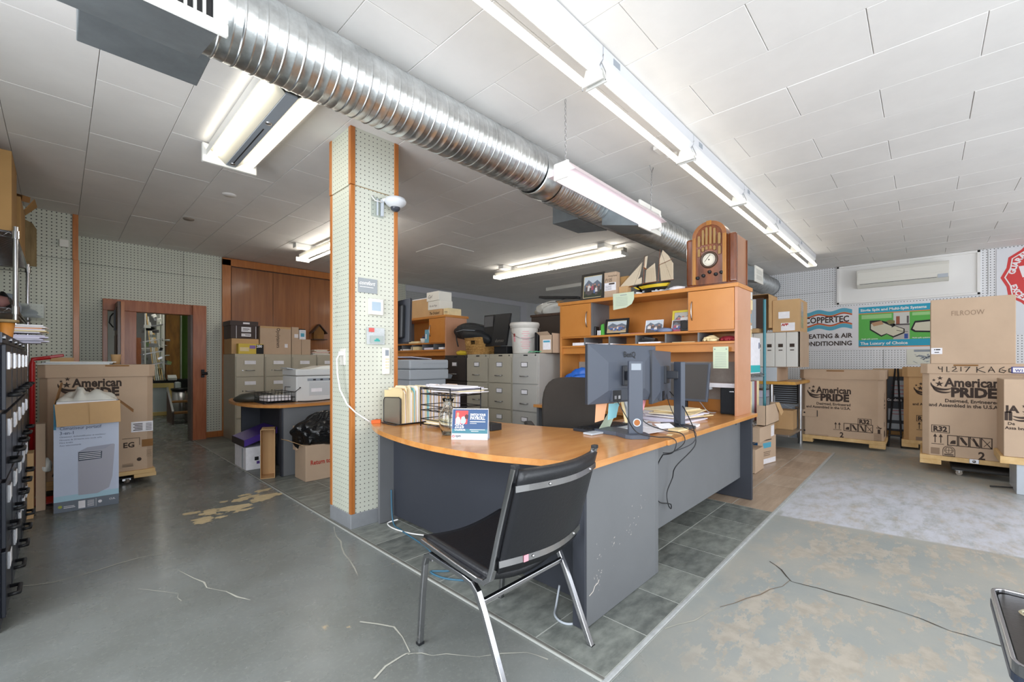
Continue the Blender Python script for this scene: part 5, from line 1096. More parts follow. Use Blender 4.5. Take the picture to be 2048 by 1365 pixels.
b = MB(); n = 20; o = [(ym+hw*math.cos(math.pi*i/n), zs+.125*math.sin(math.pi*i/n)) for i in range(n+1)]; i_ = [(ym+(hw-.032)*math.cos(math.pi*i/n), zs+.093*math.sin(math.pi*i/n)) for i in range(n+1)]
b.ext([(RX-.052, y, z) for y, z in o+i_[::-1]], (.008, 0, 0)); b.ob('arch_moulding', wood('arch_veneer', '7c4824', '9c6434', (4, 4, 4), .3, .5), t)
for s in (-1, 1):
    yy = ym+s*(hw-.016); b = MB(); b.box(RX-.055, yy-.014, HT+.014, RX-.045, yy+.014, zs); 
    for k in (-1, 0, 1): b.cyl((RX-.055, yy+k*.008, HT+.016), (RX-.055, yy+k*.008, zs-.003), .0035, n=8)
    b.ob('pilaster', MAP, t)
b = MB(); b.box(RX-.056, ym-.02, zs+.090, RX-.048, ym+.02, zs+.128); 
for k in range(5): b.box(RX-.059, ym-.018+k*.008, zs+.092, RX-.056, ym-.014+k*.008, zs+.126)
b.ob('keystone', MAP, t)
def slot(yc, z0, z1, w): n = 8; return [(yc-w, z0), (yc+w, z0)]+[(yc+w*math.cos(math.pi*i/n), z1-w+w*math.sin(math.pi*i/n)) for i in range(n+1)]
for y, z0, z1, w in ((-.082, .335, .432, .0125), (-.044, .345, .478, .0115), (-.012, .345, .495, .0115), (.020, .345, .495, .0115), (.050, .345, .478, .0115), (.083, .335, .432, .0125),
                     (-.083, .250, .322, .0125), (-.044, .290, .330, .0115), (-.012, .302, .335, .0115), (.020, .302, .335, .0115), (.050, .290, .330, .0115), (.083, .250, .322, .0125)):
    b = MB(); b.ext([(RX-.0475, ym+a, HT+z) for a, z in slot(y, z0, z1, w)], (.003, 0, 0)); g = b.ob('grille_opening', CLOTH, t)
    P = [(RX-.048, ym+a, HT+z) for a, z in slot(y, z0, z1, w)]; b = MB(); b.tube(P, .0026, 5, closed=True); b.ob('rim', WAL, g)
dc = (RX-.047, ym, HT+.215)
b = MB(); b.lathe([(.0, .002), (.055, .002)], dc, 32, 0, (-1, 0, 0)); b.ob('dial', M('dial_cream', 'd8d2c2', .3), t)
b = MB(); b.lathe([(.052, 0), (.054, .012), (.062, .016), (.070, .010), (.072, 0)], dc, 36, 0, (-1, 0, 0)); b.ob('dial_bezel', M('bezel_brown', '4a382c', .3), t)
b = MB()
for k in range(24): a = 2*math.pi*k/24; b.obox((RX-.0497, ym+.042*math.cos(a), HT+.215+.042*math.sin(a)), (.0006, .0015, .010), 0, 0, a-math.pi/2)
b.obox((RX-.0500, ym+.012, HT+.230), (.0006, .004, .07), 0, 0, .7); b.lathe([(0, .005), (.006, .003)], dc, 12, 0, (-1, 0, 0)); o = b.ob('dial_marks', PRINT, t)
for y, z in ((-.10, .095), (-.055, .085), (-.005, .110), (.045, .085), (.093, .070)):
    b = MB(); b.lathe([(.016, 0), (.014, .010), (.012, .020), (0, .022)], (RX-.045, ym+y, HT+z), 14, 0, (-1, 0, 0)); b.ob('knob', BLACK, t)
# model schooner
t = thing('model_schooner', 'model sailing ship with striped sails and yellow hull beside the radio', 'model ship', (3.92, 1.9, HT))
SX = 3.93; HY = M('hull_yellow', 'd3b52a', .35); HK = M('hull_black', '23211e', .35); SAIL = M('striped_sail', 'cfc0a8', .85)
def hull(z0, z1, y0, y1, w0, w1, m, nm, rake=.0):
    n = 14; vs = []
    for j in range(2):
        z = (z0, z1)[j]; w = (w0, w1)[j]; a, c = (y0+.03, y1-.05) if j == 0 else (y0, y1)
        P = []
        for i in range(n+1): u = i/n; P.append((SX-w*(math.sin(math.pi*min(1, u*1.15+.08))**.6 if u < .93 else .05+.0*u), a+(c-a)*u, z))
        for i in range(n, -1, -1): u = i/n; P.append((SX+w*(math.sin(math.pi*min(1, u*1.15+.08))**.6 if u < .93 else .05), a+(c-a)*u, z))
        vs += P
    k = 2*(n+1); b = MB(); b.add(vs, [(i, (i+1) % k, k+(i+1) % k, k+i) for i in range(k)]); b.add(vs[:k], [tuple(range(k-1, -1, -1))]); b.add(vs[k:], [tuple(range(k))]); b.ob(nm, m, t)
sy0, sy1 = 1.715, 2.10
hull(HT+.030, HT+.062, sy0+.03, sy1-.04, .012, .036, HK, 'keel'); hull(HT+.062, HT+.090, sy0+.005, sy1-.01, .036, .042, HY, 'hull'); hull(HT+.090, HT+.106, sy0, sy1, .042, .044, HK, 'bulwark')
b = MB(); b.box(SX-.028, 1.78, HT+.105, SX+.028, 1.98, HT+.112); b.ob('deck_house', WAL, t); b = MB(); b.box(SX-.03, 1.83, HT, SX+.03, 1.85, HT+.04); b.box(SX-.03, 1.96, HT, SX+.03, 1.98, HT+.04); b.ob('cradle', GREYW, t, bevel=.003)
for y, z, dy in ((1.985, .385, -.015), (1.835, .42, -.02)): b = MB(); b.cyl((SX, y, HT+.10), (SX, y+dy, HT+z), .004, .002, 8); b.ob('mast', WAL, t)
b = MB(); b.cyl((SX, sy1-.02, HT+.10), (SX, 2.255, HT+.105), .004, .002, 8); b.ob('bowsprit', WAL, t)
def sail(P, nm='sail'):
    P = [(SX+.002*i, y, HT+z) for i, (y, z) in enumerate(P)]; b = MB(); b.poly(P); s = b.ob(nm, SAIL, t, thick=.0012); return s
STR = M('sail_stitching', 'a59271', .8)
def stripes(yb0, yb1, yt0, yt1, zb, zt, par, n):
    b = MB()
    for i in range(n):
        u = (i+.5)/n; p = Vector((SX-.003, yb0+(yb1-yb0)*u, HT+zb)); q = Vector((SX-.003, yt0+(yt1-yt0)*u, HT+zt)); b.sq([p, q], .0012)
    o = b.ob('stitching', STR, par); o['kind'] = 'stuff'
s1 = sail([(1.685, .12), (1.805, .12), (1.825, .31), (1.795, .40), (1.69, .27)]); stripes(1.69, 1.805, 1.70, 1.82, .125, .29, s1, 9)
s2 = sail([(1.852, .122), (1.965, .122), (1.955, .245), (1.868, .30)]); stripes(1.855, 1.96, 1.87, 1.95, .125, .255, s2, 8)
s3 = sail([(2.02, .20), (2.075, .12), (2.245, .11), (1.995, .33)][::1]); s3 = sail([(2.0, .18), (2.0, .12), (2.23, .105)]); s5 = sail([(1.985, .26), (1.965, .375), (1.94, .38), (1.96, .25)])
s6 = sail([(1.79, .41), (1.735, .35), (1.70, .285), (1.80, .345)])
b = MB(); b.v = []
for a, c, r_ in (((1.965, .118), (1.85, .118), .003), ((1.81, .116), (1.68, .116), .003), ((1.83, .27), (1.69, .31), .0025), ((1.98, .27), (1.95, .25), .006)): b = MB(); b.cyl((SX, a[0], HT+a[1]), (SX, c[0], HT+c[1]), r_, n=6); b.ob('boom', WAL, t)
b = MB()
for a, c in (((1.97, .385), (2.25, .107)), ((1.815, .42), (1.97, .38)), ((1.815, .42), (1.70, .11)), ((1.97, .38), (2.08, .11)), ((1.97, .25), (2.01, .1))): b.cyl((SX, a[0], HT+a[1]), (SX, c[0], HT+c[1]), .0008, n=4)
o = b.ob('rigging', PRINT, t); o['kind'] = 'stuff'
def frame(label, X, y0, y1, z0, z1, m, w, img, lean=.0, mat_w=0, cat='picture', nm='picture_frame'):
    t = thing(nm, label, cat, (X, (y0+y1)/2, z0)); h = z1-z0
    def q(y, z, d=0): return (X+lean*(z-z0)/h-d, y, z)
    b = MB()
    for a, c, e, f in ((y0, y1, z0, z0+w), (y0, y1, z1-w, z1), (y0, y0+w, z0+w, z1-w), (y1-w, y1, z0+w, z1-w)):
        b.add([q(a, e, .012), q(c, e, .012), q(c, f, .012), q(a, f, .012), q(a, e, 0), q(c, e, 0), q(c, f, 0), q(a, f, 0)], [(3,2,1,0), (4,5,6,7), (0,1,5,4), (1,2,6,5), (2,3,7,6), (3,0,4,7)])
    b.ob('frame', m, t)
    b = MB(); b.poly([q(y0+w*.8, z0+w*.8, .003), q(y1-w*.8, z0+w*.8, .003), q(y1-w*.8, z1-w*.8, .003), q(y0+w*.8, z1-w*.8, .003)][::-1]); b.ob('mount', PAPER2, t)
    b = MB(); w2 = w+mat_w; Y = lambda u: y1-w2-(y1-y0-2*w2)*u; Z = lambda v: z0+w2+(h-2*w2)*v; ms = []
    for m_, L in img:
        if m_ not in ms: ms.append(m_)
        b.poly([q(Y(u), Z(v), .004+.0003*len(b.f)*.3) for u, v in L], ms.index(m_))
    b.ob('photograph', ms, t); return t
PH = {k: M('photo_'+k, v, .5) for k, v in dict(sky='c3ccd4', hill='6c7480', grass='3d4236', shirt='d6d2d0', shirt2='a8566b', jean='5a6f9e', skin='b98a74', dark='33363c', mount='586a80', tan='b59f7e', pale='e1dfda', yellow='d6c23c', lime='7fc13c').items()}
def group_img(sky, ground, n, seed, top=.62):
    r = random.Random(seed); L = [(sky, [(0, 0), (1, 0), (1, 1), (0, 1)]), (PH['hill'], [(0, .58), (.25, .85), (.5, .66), (.75, .8), (1, .6), (1, .3), (0, .3)]), (ground, [(0, 0), (1, 0), (1, .32), (0, .32)])]
    for i in range(n):
        u = .12+.78*(i+.5)/n+r.uniform(-.02, .02); b_ = r.uniform(.10, .22); tp = top-r.uniform(0, .16); w = .42/n+.02
        L.append((r.choice([PH['shirt'], PH['shirt2'], PH['jean'], PH['shirt'], PH['dark']]), [(u-w, (b_+tp)/2-.05), (u+w, (b_+tp)/2-.05), (u+w*.9, tp-.05), (u-w*.9, tp-.05)]))
        L.append((r.choice([PH['jean'], PH['dark']]), [(u-w*.8, b_), (u+w*.8, b_), (u+w*.8, (b_+tp)/2-.05), (u-w*.8, (b_+tp)/2-.05)]))
        L.append((PH['skin'], [(u-w*.45, tp-.05), (u+w*.45, tp-.05), (u+w*.4, tp+.03), (u-w*.4, tp+.03)]))
    return L
frame('group photograph in a wide black frame standing upright on the hutch', 3.86, 2.385, 2.665, HT, HT+.285, M('frame_charcoal', '3b3834', .4), .026, group_img(PH['sky'], PH['grass'], 7, 3), .03, .006)
b = MB(); b.box(3.84, 2.242, HT, 3.88, 2.383, HT+.25); t = thing('carton', 'brown carton with handwriting and a white label on the hutch', 'box', (3.90, 2.31, HT))
b = MB(); b.box(3.855, 2.238, HT, 3.93, 2.375, HT+.262); b.ob('box', CARD, t, bevel=.003); b = MB(); b.box(3.8535, 2.240, HT+.075, 3.8545, 2.372, HT+.155); b.ob('label', PAPER, t)
b = MB(); b.box(3.8525, 2.255, HT+.135, 3.8533, 2.32, HT+.15)
for k in range(4): b.box(3.8525, 2.29, HT+.085+.012*k, 3.8533, 2.362, HT+.088+.012*k)
o = b.ob('label_print', PRINT, t)
b = MB(); b.text('P105', .05, (3.8535, 2.365, HT+.165), (0, -1, 0), (0, 0, 1), 0, bold=.0, sh=.2, sx=.8); b.text('Moving Sound', .022, (3.8535, 2.33, HT+.215), (0, -1, 0), (0, 0, 1), 0, sh=.2, sx=.8); b.ob('handwriting', PRINT, t)
b = MB(); b.box(3.90, 2.14, HT, 3.98, 2.235, HT+.11); b.ob('carton', CARDL, None, label='small tan carton under the bow of the model ship', cat='box', bevel=.003)
b = MB(); b.box(3.95, 2.15, HT+.112, 4.03, 2.25, HT+.22); b.ob('carton', CARDD, None, label='darker small carton stacked behind the ship bowsprit', cat='box', bevel=.003)
for i in range(7):
    b = MB(); b.obox((3.86+.01*(i % 3), 2.03-.05*i, HT+.008+.003*(i % 2)), (.07, .09, .010), i*.5, 0, .1); b.ob('crumpled_wrapper', [GREYW, PAPER, GREYW2, BLACKM][i % 4], None, label='crumpled wrapper lying in front of the model ship', cat='wrapper', group='wrappers in front of the model ship')
b = MB(); f, nu, nv = blob((3.88, 1.63, HT), (.05, .075, .025), 9, .3, 10, 16); b.surf(f, nu, nv); b.ob('crumpled_bag', PAPER, None, label='crumpled white plastic between ship and radio', cat='bag')
b = MB(); P = [(3.782, 2.232, 1.87), (3.782, 2.005, 1.87), (3.784, 2.005, 1.80), (3.786, 2.03, 1.755), (3.788, 2.09, 1.725), (3.790, 2.232, 1.712)]; b.poly(P); t = thing('taped_note', 'pale green note hanging from the front edge of the hutch top', 'note', (3.78, 2.1, 1.71)); b.ob('sheet', GREENP, t, thick=.001)
b = MB()
for k in range(6): b.box(3.7795, 2.07-.0*k, 1.75+.015*k, 3.7803, 2.20, 1.7515+.015*k)
b.box(3.7795, 2.08, 1.845, 3.7803, 2.15, 1.851); b.ob('lines', GREYW2, t)
b = MB(); b.box(3.786, 1.165, 1.145, 3.788, 1.285, 1.325); t = thing('pinned_notice', 'cream notice pinned below the hutch cubby holes', 'notice', (3.787, 1.22, 1.14)); b.ob('sheet', GREENP, t)
b = MB()
for k in range(9): b.box(3.7845, 1.18, 1.16+.014*k, 3.7855, 1.27, 1.162+.014*k)
for y in (1.18, 1.27): b.lathe([(0, .003), (.006, .001)], (3.785, y, 1.305), 8, 0, (-1, 0, 0))
b.ob('lines', GREYW2, t)
# on the middle shelf
SZ = 1.473
frame('photograph of a row of people in a black and gold frame on the hutch shelf', 3.90, 2.13, 2.395, SZ, SZ+.165, BLACK, .022, group_img(PH['sky'], PH['tan'], 8, 6, .56), .03, .004)
frame('small unframed snapshot propped on the hutch shelf', 3.90, 1.775, 1.95, SZ, SZ+.125, PAPER, .004, group_img(PH['sky'], PH['dark'], 4, 9), .03, .0)
frame('yellow and green bordered photo card at the right on the hutch shelf', 3.93, 1.50, 1.70, SZ, SZ+.20, PH['yellow'], .018, group_img(PH['pale'], PH['dark'], 3, 12, .8), .03, .0)
frame('dark group snapshot leaning before the yellow photo card', 3.90, 1.56, 1.69, SZ, SZ+.11, PAPER, .004, group_img(PH['dark'], PH['shirt2'], 7, 13, .7), .03, .0)
for y0, l in ((2.475, 'left by the framed photograph'), (1.50, 'right, in front of the photo cards')):
    t = thing('small_speaker', 'small black desktop speaker on the hutch shelf, '+l, 'speaker', (3.88, y0+.045, SZ)); b = MB(); b.box(3.85, y0, SZ, 3.92, y0+.09, SZ+.095); b.ob('case', BLACK, t, bevel=.008)
    b = MB(); b.lathe([(.034, 0), (.034, .003), (.028, .004), (.01, .0), (0, .002)], (3.85, y0+.045, SZ+.05), 20, 0, (-1, 0, 0)); b.ob('cone', RUBBER, t)
b = MB(); b.ext([(3.87, 2.43, SZ), (3.87, 2.39, SZ), (3.89, 2.41, SZ+.12), (3.89, 2.435, SZ+.11)], (.02, 0, 0)); b.ob('green_card', GREEN, None, label='green card standing left of the framed photograph', cat='card')
for k in range(3): b = MB(); b.cyl((3.86, 2.455-.014*k, SZ), (3.86, 2.455-.014*k, SZ+.05), .006, n=8); b.ob('small_bottle', [PAPER, GREYW, WHITE][k], None, label='tiny white bottle beside the left small speaker', cat='bottle', group='tiny bottles on the hutch shelf')
b = MB(); f, nu, nv = blob((3.88, 1.74, SZ), (.03, .07, .025), 14, .3, 8, 14); b.surf(f, nu, nv); b.ob('blue_cloth', M('dusty_blue_cloth', '7d8aa8', .9), None, label='crumpled blue cloth between the snapshots', cat='cloth')
for i, (x, y, w, m) in enumerate(((3.84, 2.12, .10, PAPER), (3.85, 2.0, .12, PINKP))): b = MB(); b.obox((x, y, SZ+.0015), (.06, w, .002), .1); b.ob('paper_slip', m, None, label=['white slip of paper on the hutch shelf below the frame', 'pinkish slip of paper in the middle of the hutch shelf'][i], cat='paper')
# cubby holes
CZ = 1.3725
for i, (y, w, h, m, l) in enumerate(((2.66, .17, .03, PAPER, 'white papers in the leftmost cubby hole'), (2.36, .20, .012, PAPER, 'white paper in the second cubby hole'), (1.87, .22, .014, PAPER, 'white papers in the fourth cubby hole'), (1.55, .20, .004, PAPER2, 'thin cream paper in the fifth cubby hole'))):
    b = MB(); b.box(3.82, y-w/2, CZ, 4.05, y+w/2, CZ+h); b.ob('papers', m, None, label=l, cat='papers')
for k in range(3): b = MB(); b.obox((3.88, 1.90-.01*k, CZ+.026+.011*k), (.10, .14-.02*k, .009), .1*k, 0, .12); b.ob('wallet', BLACK, None, label='black notebook stacked in the cubby hole above the monitor', cat='notebook', group='black notebooks in the cubby hole')
for seed, y, m, l in ((41, 1.33, PAPER2, 'pale work gloves bunched in the rightmost cubby hole'), (42, 1.19, M('dark_red_glove', '8c2430', .7), 'dark red glove in the rightmost cubby hole')):
    b = MB(); f, nu, nv = blob((3.87, y, CZ), (.045, .062, .028), seed, .35, 12, 18); b.surf(f, nu, nv)
    for k in range(4): b.tube([(3.84, y-.05+.025*k, CZ+.02), (3.825, y-.055+.03*k, CZ+.014), (3.815, y-.05+.03*k, CZ+.010)], .009, 8)
    b.ob('glove', m, None, label=l, cat='glove')
# behind the office chair: blue cloth and white paper against the hutch's lower bay
b = MB(); b.box(4.05, 2.55, DT+.001, 4.07, 2.70, 1.16); b.ob('document', PAPER, None, label='white printed document standing in the lower bay of the hutch', cat='document')
b = MB(); f, nu, nv = blob((3.86, 2.70, DT+.14), (.14, .17, .12), 17, .35); b.surf(f, nu, nv); b.ob('blue_bundle', M('bright_blue_plastic', '2a66c2', .35), None, label='crumpled bright blue plastic behind the office chair', cat='plastic bag')
b = MB(); b.box(3.72, 2.5, DT+.001, 4.02, 2.9, DT+.13); b.ob('document_tray', BLACK, None, label='black tray under the blue plastic', cat='tray', bevel=.004)

# ------------------------------------------------------------------ on the grey cabinets
CT = 1.293
t = thing('bucket', 'big white plastic bucket with lid and wire handle', 'bucket', (3.80, 3.42, CT))
c = (3.82, 3.44, CT); BK = M('bucket_white', 'dad6cf', .45, var=.05, vs=8); b = MB(); b.lathe([(0, .002), (.135, .002), (.142, .01), (.160, .30)], c, 36); b.ob('body', BK, t)
b = MB(); b.lathe([(.160, .30), (.172, .302), (.172, .325), (.178, .33), (.178, .352), (.170, .366), (0, .366)], c, 36); b.ob('lid', BK, t)
hd = Vector((-.69, -.72, 0)).normalized(); hs = Vector((hd.y, -hd.x, 0)); C = Vector(c); b = MB(); P = [C+hs*(.176*math.cos(a))+hd*(.05+.13*math.sin(a))+Vector((0, 0, .30-.13*math.sin(a))) for a in [math.pi*i/14 for i in range(15)]]; b.tube(P, .0028, 6); b.ob('handle', STEEL, t)
b = MB()
for k in range(9):
    z = .06+.024*k; r = .143+z*.057+.0012; n = 6; w = [.5, .7, .6, .8, .5, .7, .3, .6, .45][k]
    a0 = math.atan2(hd.y, hd.x); P = [C+Vector((math.cos(a0+a)*r, math.sin(a0+a)*r, z)) for a in [(-w/2+w*i/n) for i in range(n+1)]]; 
    b.add([p for p in P]+[p+Vector((0, 0, .006)) for p in P], [(i, i+1, n+2+i, n+1+i) for i in range(n)])
b.ob('faded_print', PINKP, t)
b = MB(); a0 = math.atan2(hd.y, hd.x)-.95
for z0, z1 in ((.14, .20), (.20, .24)):
    n = 4; P = [(a0-.09+.18*i/n) for i in range(n+1)]; b.add([C+Vector((math.cos(a)*(.1445+z*.057), math.sin(a)*(.1445+z*.057), z)) for z in (z0, z1-.006) for a in P], [(i, i+1, n+2+i, n+1+i) for i in range(n)], 0 if z0 > .15 else 1)
b.ob('warning_label', [REDP, PINKP], t)
def leaning(label, X, y0, y1, z0, z1, lean, m, X2=None, t_=.03, letters=None, sh=0):
    t = thing('computer_screen', label, 'screen', (X, (y0+y1)/2, z0)); b = MB()
    P = [(X, y0, z0), (X, y1, z0), (X+lean, y1+sh, z1), (X+lean, y0+sh, z1)]; b.ext(P, (t_, 0, 0)); b.ob('panel', m, t, bevel=.006)
    if letters: b = MB(); b.text(letters, .055, (X-.002+lean*.12, y1-.06, z0+.045), (0, -1, 0), (lean*.6, 0, 1), 0, bold=.03, sh=.3); b.ob('badge', STEEL, t)
    return t
tt = t = leaning('slim black screen with a matt panel, left of the pair on the cabinets', 3.72, 3.87, 4.06, CT+.10, CT+.50, .05, BLACK, sh=.03); b = MB(); b.poly([(3.714+.05*v, y+.03*v, CT+.10+.40*v) for y, v in ((3.885, .62), (4.045, .62), (4.045, .95), (3.885, .95))]); b.ob('matt_panel', M('matt_grey_panel', '5c5c5e', .6), t)
leaning('black screen with a silver badge, between the slim one and the bucket', 3.66, 3.60, 3.85, CT+.10, CT+.49, .06, BLACK, letters='dumso', sh=-.02)
b = MB(); b.box(3.68, 3.60, CT+.001, 3.90, 3.82, CT+.095); b.ob('black_stand', BLACK, None, label='black foot of the leaning screens', cat='stand', bevel=.005)
WICK = M('woven_wicker', 'a8793f', .7, col2='d0a868', vs=30, stretch=(1, 1, 2), bump=.8, bs=60)
t = thing('wicker_basket', 'woven wicker basket with cut-out handle under the black backpack', 'basket', (3.85, 4.15, CT))
x0, x1, ya, yb = 3.66, 3.98, 4.04, 4.30
b = MB(); e = .02; hz = .205
for pa, pb in (((x0, yb), (x0, ya)), ((x0, ya), (x1, ya)), ((x1, ya), (x1, yb)), ((x1, yb), (x0, yb))):
    if pa[0] == pb[0] == x0:
        for (u0, u1, v0, v1) in ((0, .34, 0, 1), (.66, 1, 0, 1), (.34, .66, 0, .62), (.34, .66, .86, 1)):
            f = lambda u, v: (x0-e*v, yb+e*v+(ya-yb-2*e*v)*u, CT+hz*v); b.add([f(u0, v0), f(u1, v0), f(u1, v1), f(u0, v1)], [(0,1,2,3)])
    else:
        s = lambda p, v: (p[0]+(e*v if p[0] == x1 else -e*v), p[1]+(e*v if p[1] == yb else -e*v), CT+hz*v); b.add([s(pa, 0), s(pb, 0), s(pb, 1), s(pa, 1)], [(0,1,2,3)])
b.ob('woven_wall', WICK, t, thick=.012)
b = MB()
for k in range(11):
    z = .01+hz*k/10.5; v = z/hz; a = [(x0-e*v-.006, ya-e*v-.006), (x1, ya-e*v-.006)]; 
    b.tube([(a[0][0], a[0][1], CT+z), (a[1][0], a[1][1], CT+z)], .007, 5)
    if not .55 < v < .88: b.tube([(a[0][0], yb+e*v, CT+z), (a[0][0], a[0][1], CT+z)], .007, 5)
    else: b.tube([(a[0][0], yb+e*v, CT+z), (a[0][0], yb-.07, CT+z)], .007, 5); b.tube([(a[0][0], ya+.06, CT+z), (a[0][0], a[0][1], CT+z)], .007, 5)
b.ob('weave_rows', WICK, t); b = MB(); b.tube([(x0-e, yb+e, CT+hz), (x0-e, ya-e, CT+hz), (x1+e, ya-e, CT+hz), (x1+e, yb+e, CT+hz)], .011, 7, closed=True); b.ob('rim', WICK, t)
t = thing('backpack', 'black nylon backpack slumped over the wicker basket', 'backpack', (3.85, 4.3, 1.5)); NY = M('black_nylon', '1f2226', .55, bump=.3, bs=30)
b = MB(); f, nu, nv = blob((0, 0, 0), (.17, .38, .15), 23, .18, 20, 30)
def bp_(a, c): x, y, z = f(a, c); return (3.82+x, 4.30+y, 1.45+z*1.0+.16*(y+.1))
b.surf(bp_, nu, nv); b.ob('body', NY, t)
b = MB(); b.tube([(3.66, 4.53, 1.56), (3.65, 4.50, 1.48), (3.65, 4.47, 1.40)], .008, 6); b.ob('strap', NY, t)
b = MB(); b.tube([(3.655, 4.52, 1.60), (3.64, 4.36, 1.615), (3.67, 4.16, 1.60)], .004, 5); b.ob('zip', GREYW2, t)
b = MB(); f, nu, nv = blob((3.70, 4.45, 1.287), (.05, .10, .035), 24, .3, 8, 14); b.surf(f, nu, nv); b.ob('yellow_bag', M('yellow_plastic', 'd9b832', .5), None, label='yellow plastic sticking out left of the wicker basket', cat='bag')
b = MB(); b.box(3.72, 3.15, CT+.001, 3.92, 3.20, CT+.24); b.ob('modem', BLACK, None, label='upright black box right of the bucket', cat='modem', bevel=.006)
t = thing('open_carton', 'small open carton with a white label at the right end of the cabinets', 'box', (3.8, 3.05, CT))
b = MB(); b.box(3.70, 2.93, CT, 3.90, 3.11, CT+.004); b.box(3.70, 2.93, CT, 3.704, 3.11, CT+.20); b.box(3.70, 2.93, CT, 3.90, 2.934, CT+.22); b.box(3.896, 2.93, CT, 3.90, 3.11, CT+.2); b.box(3.70, 3.106, CT, 3.90, 3.11, CT+.2); b.ob('box', CARD, t)
b = MB(); b.ext([(3.70, 3.11, CT+.20), (3.70, 2.95, CT+.20), (3.66, 2.96, CT+.235), (3.66, 3.12, CT+.23)], (0, .003, .003)); b.ob('flap', CARD, t)
b = MB(); b.box(3.698, 2.95, CT+.04, 3.70, 3.06, CT+.15); b.ob('label', PAPER, t); b = MB(); b.box(3.696, 2.96, CT+.12, 3.698, 3.05, CT+.14); b.ob('label_print', SKYB, t)
t = thing('cord', 'coiled green cord on the cabinet in front of the bucket', 'cord', (3.68, 3.17, CT)); b = MB()
P = [(3.67+.02*math.sin(i*.9)+.002*i, 3.25-.008*i, CT+.012+.012*abs(math.sin(i*1.3))) for i in range(22)]; b.tube(P, .007, 6); b.ob('coil', M('green_cord', '6fae8a', .6), t)
# tall dark unit with junk on top, behind the cabinets
t = thing('dark_cupboard', 'tall dark brown cupboard behind the filing cabinets, heaped with rubbish', 'cupboard', (4.75, 3.5, 0)); b = MB(); b.box(4.42, 2.99, 0, 5.1, 3.86, 1.80); b.ob('body', M('dark_brown_laminate', '453a34', .5, var=.06), t, bevel=.004)
b = MB(); b.box(4.41, 2.985, 1.80, 5.11, 3.87, 1.83); b.ob('top', DARKWOOD, t)
for seed, (x, y, z, sx, sy, sz), m, l in ((51, (4.6, 3.55, 1.83, .17, .30, .10), FILM, 'crumpled white plastic film on the dark cupboard'), (52, (4.55, 3.25, 1.83, .12, .14, .09), GREYW, 'crumpled grey packing on the dark cupboard'), (53, (4.7, 3.4, 1.92, .2, .3, .06), M('grey_rags', '6d6863', .9), 'grey rags on top of the heap on the dark cupboard')):
    b = MB(); f, nu, nv = blob((x, y, z), (sx, sy, sz), seed, .35); b.surf(f, nu, nv); b.ob('rubbish', m, None, label=l, cat='packing')
b = MB(); b.obox((4.62, 3.38, 1.93), (.2, .26, .12), .3); b.ob('carton', CARDD, None, label='torn brown carton in the heap on the dark cupboard', cat='box')
b = MB(); b.obox((4.60, 3.5, 2.05), (.14, .62, .03), .05, 0, .10); b.ob('black_bar', BLACK, None, label='long black bar lying over the heap on the dark cupboard', cat='bar')
# ------------------------------------------------------------------ on the far hutch
for i, (y0, y1, x0, x1, z0, z1, m, l) in enumerate(((4.90, 5.22, 3.70, 3.95, HT, HT+.10, CARDL, 'tan printed carton at the bottom of the stack on the far hutch'), (4.94, 5.22, 3.70, 3.93, HT+.101, HT+.225, OFFW, 'white carton in the middle of the stack on the far hutch'), (4.95, 5.24, 3.69, 3.92, HT+.226, HT+.355, OFFW, 'white carton with scrolled writing on top of the stack on the far hutch'), (5.24, 5.75, 3.72, 4.0, HT, HT+.28, CARDL, 'plain wide tan carton beside the stack on the far hutch'), (4.77, 4.88, 3.72, 3.95, HT, HT+.10, PAPER2, 'small cream carton at the right end of the far hutch'))):
    t = thing('carton', l, 'box', ((x0+x1)/2, (y0+y1)/2, z0)); b = MB(); b.box(x0, y0, z0, x1, y1, z1); b.ob('box', m, t, bevel=.003)
    b = MB(); X = x0-.001
    if i == 0: b.text('The Orchard', .055, (X, y1-.03, z0+.03), (0, -1, 0), (0, 0, 1), bold=.02, sh=.4, sx=.8)
    elif i in (1, 2): b.text('Gyl' if i == 2 else 'Vin de Pays', .07 if i == 2 else .04, (X, y1-.03, z0+.04), (0, -1, 0), (0, 0, 1), sh=.4)
    elif i == 4: b.box(X, y0+.02, z0+.03, X+.0005, y1-.02, z0+.035); b.box(X, y0+.02, z0+.05, X+.0005, y1-.02, z0+.056)
    if b.v: b.ob('printing', PRINT, t)
b = MB(); b.box(3.75, 5.28, HT+.281, 3.98, 5.7, HT+.30); b.ob('papers', PAPER, None, label='papers lying on the plain wide carton on the far hutch', cat='papers')
t = thing('blue_folder', 'light blue folder standing on the far hutch shelf', 'folder', (3.75, 5.15, SZ)); b = MB(); b.box(3.70, 5.17, SZ, 3.90, 5.30, SZ+.195); b.ob('cover', M('folder_blue', '77adc4', .5), t, bevel=.003); b = MB(); b.box(3.698, 5.25, SZ+.06, 3.70, 5.28, SZ+.13); b.ob('label', PAPER, t)
t = thing('pen_cup', 'small white cup of clips on the far hutch shelf', 'cup', (3.74, 5.38, SZ)); b = MB(); b.lathe([(0, 0), (.045, 0), (.052, .07), (.048, .07), (.04, .01)], (3.74, 5.38, SZ), 18); b.ob('cup', OFFW, t); b = MB(); b.cyl((3.74, 5.37, SZ+.02), (3.73, 5.35, SZ+.13), .004, n=6); b.cyl((3.74, 5.40, SZ+.02), (3.75, 5.42, SZ+.12), .004, n=6); b.box(3.72, 5.36, SZ+.06, 3.76, 5.40, SZ+.09); b.ob('pens', NAVY, t)
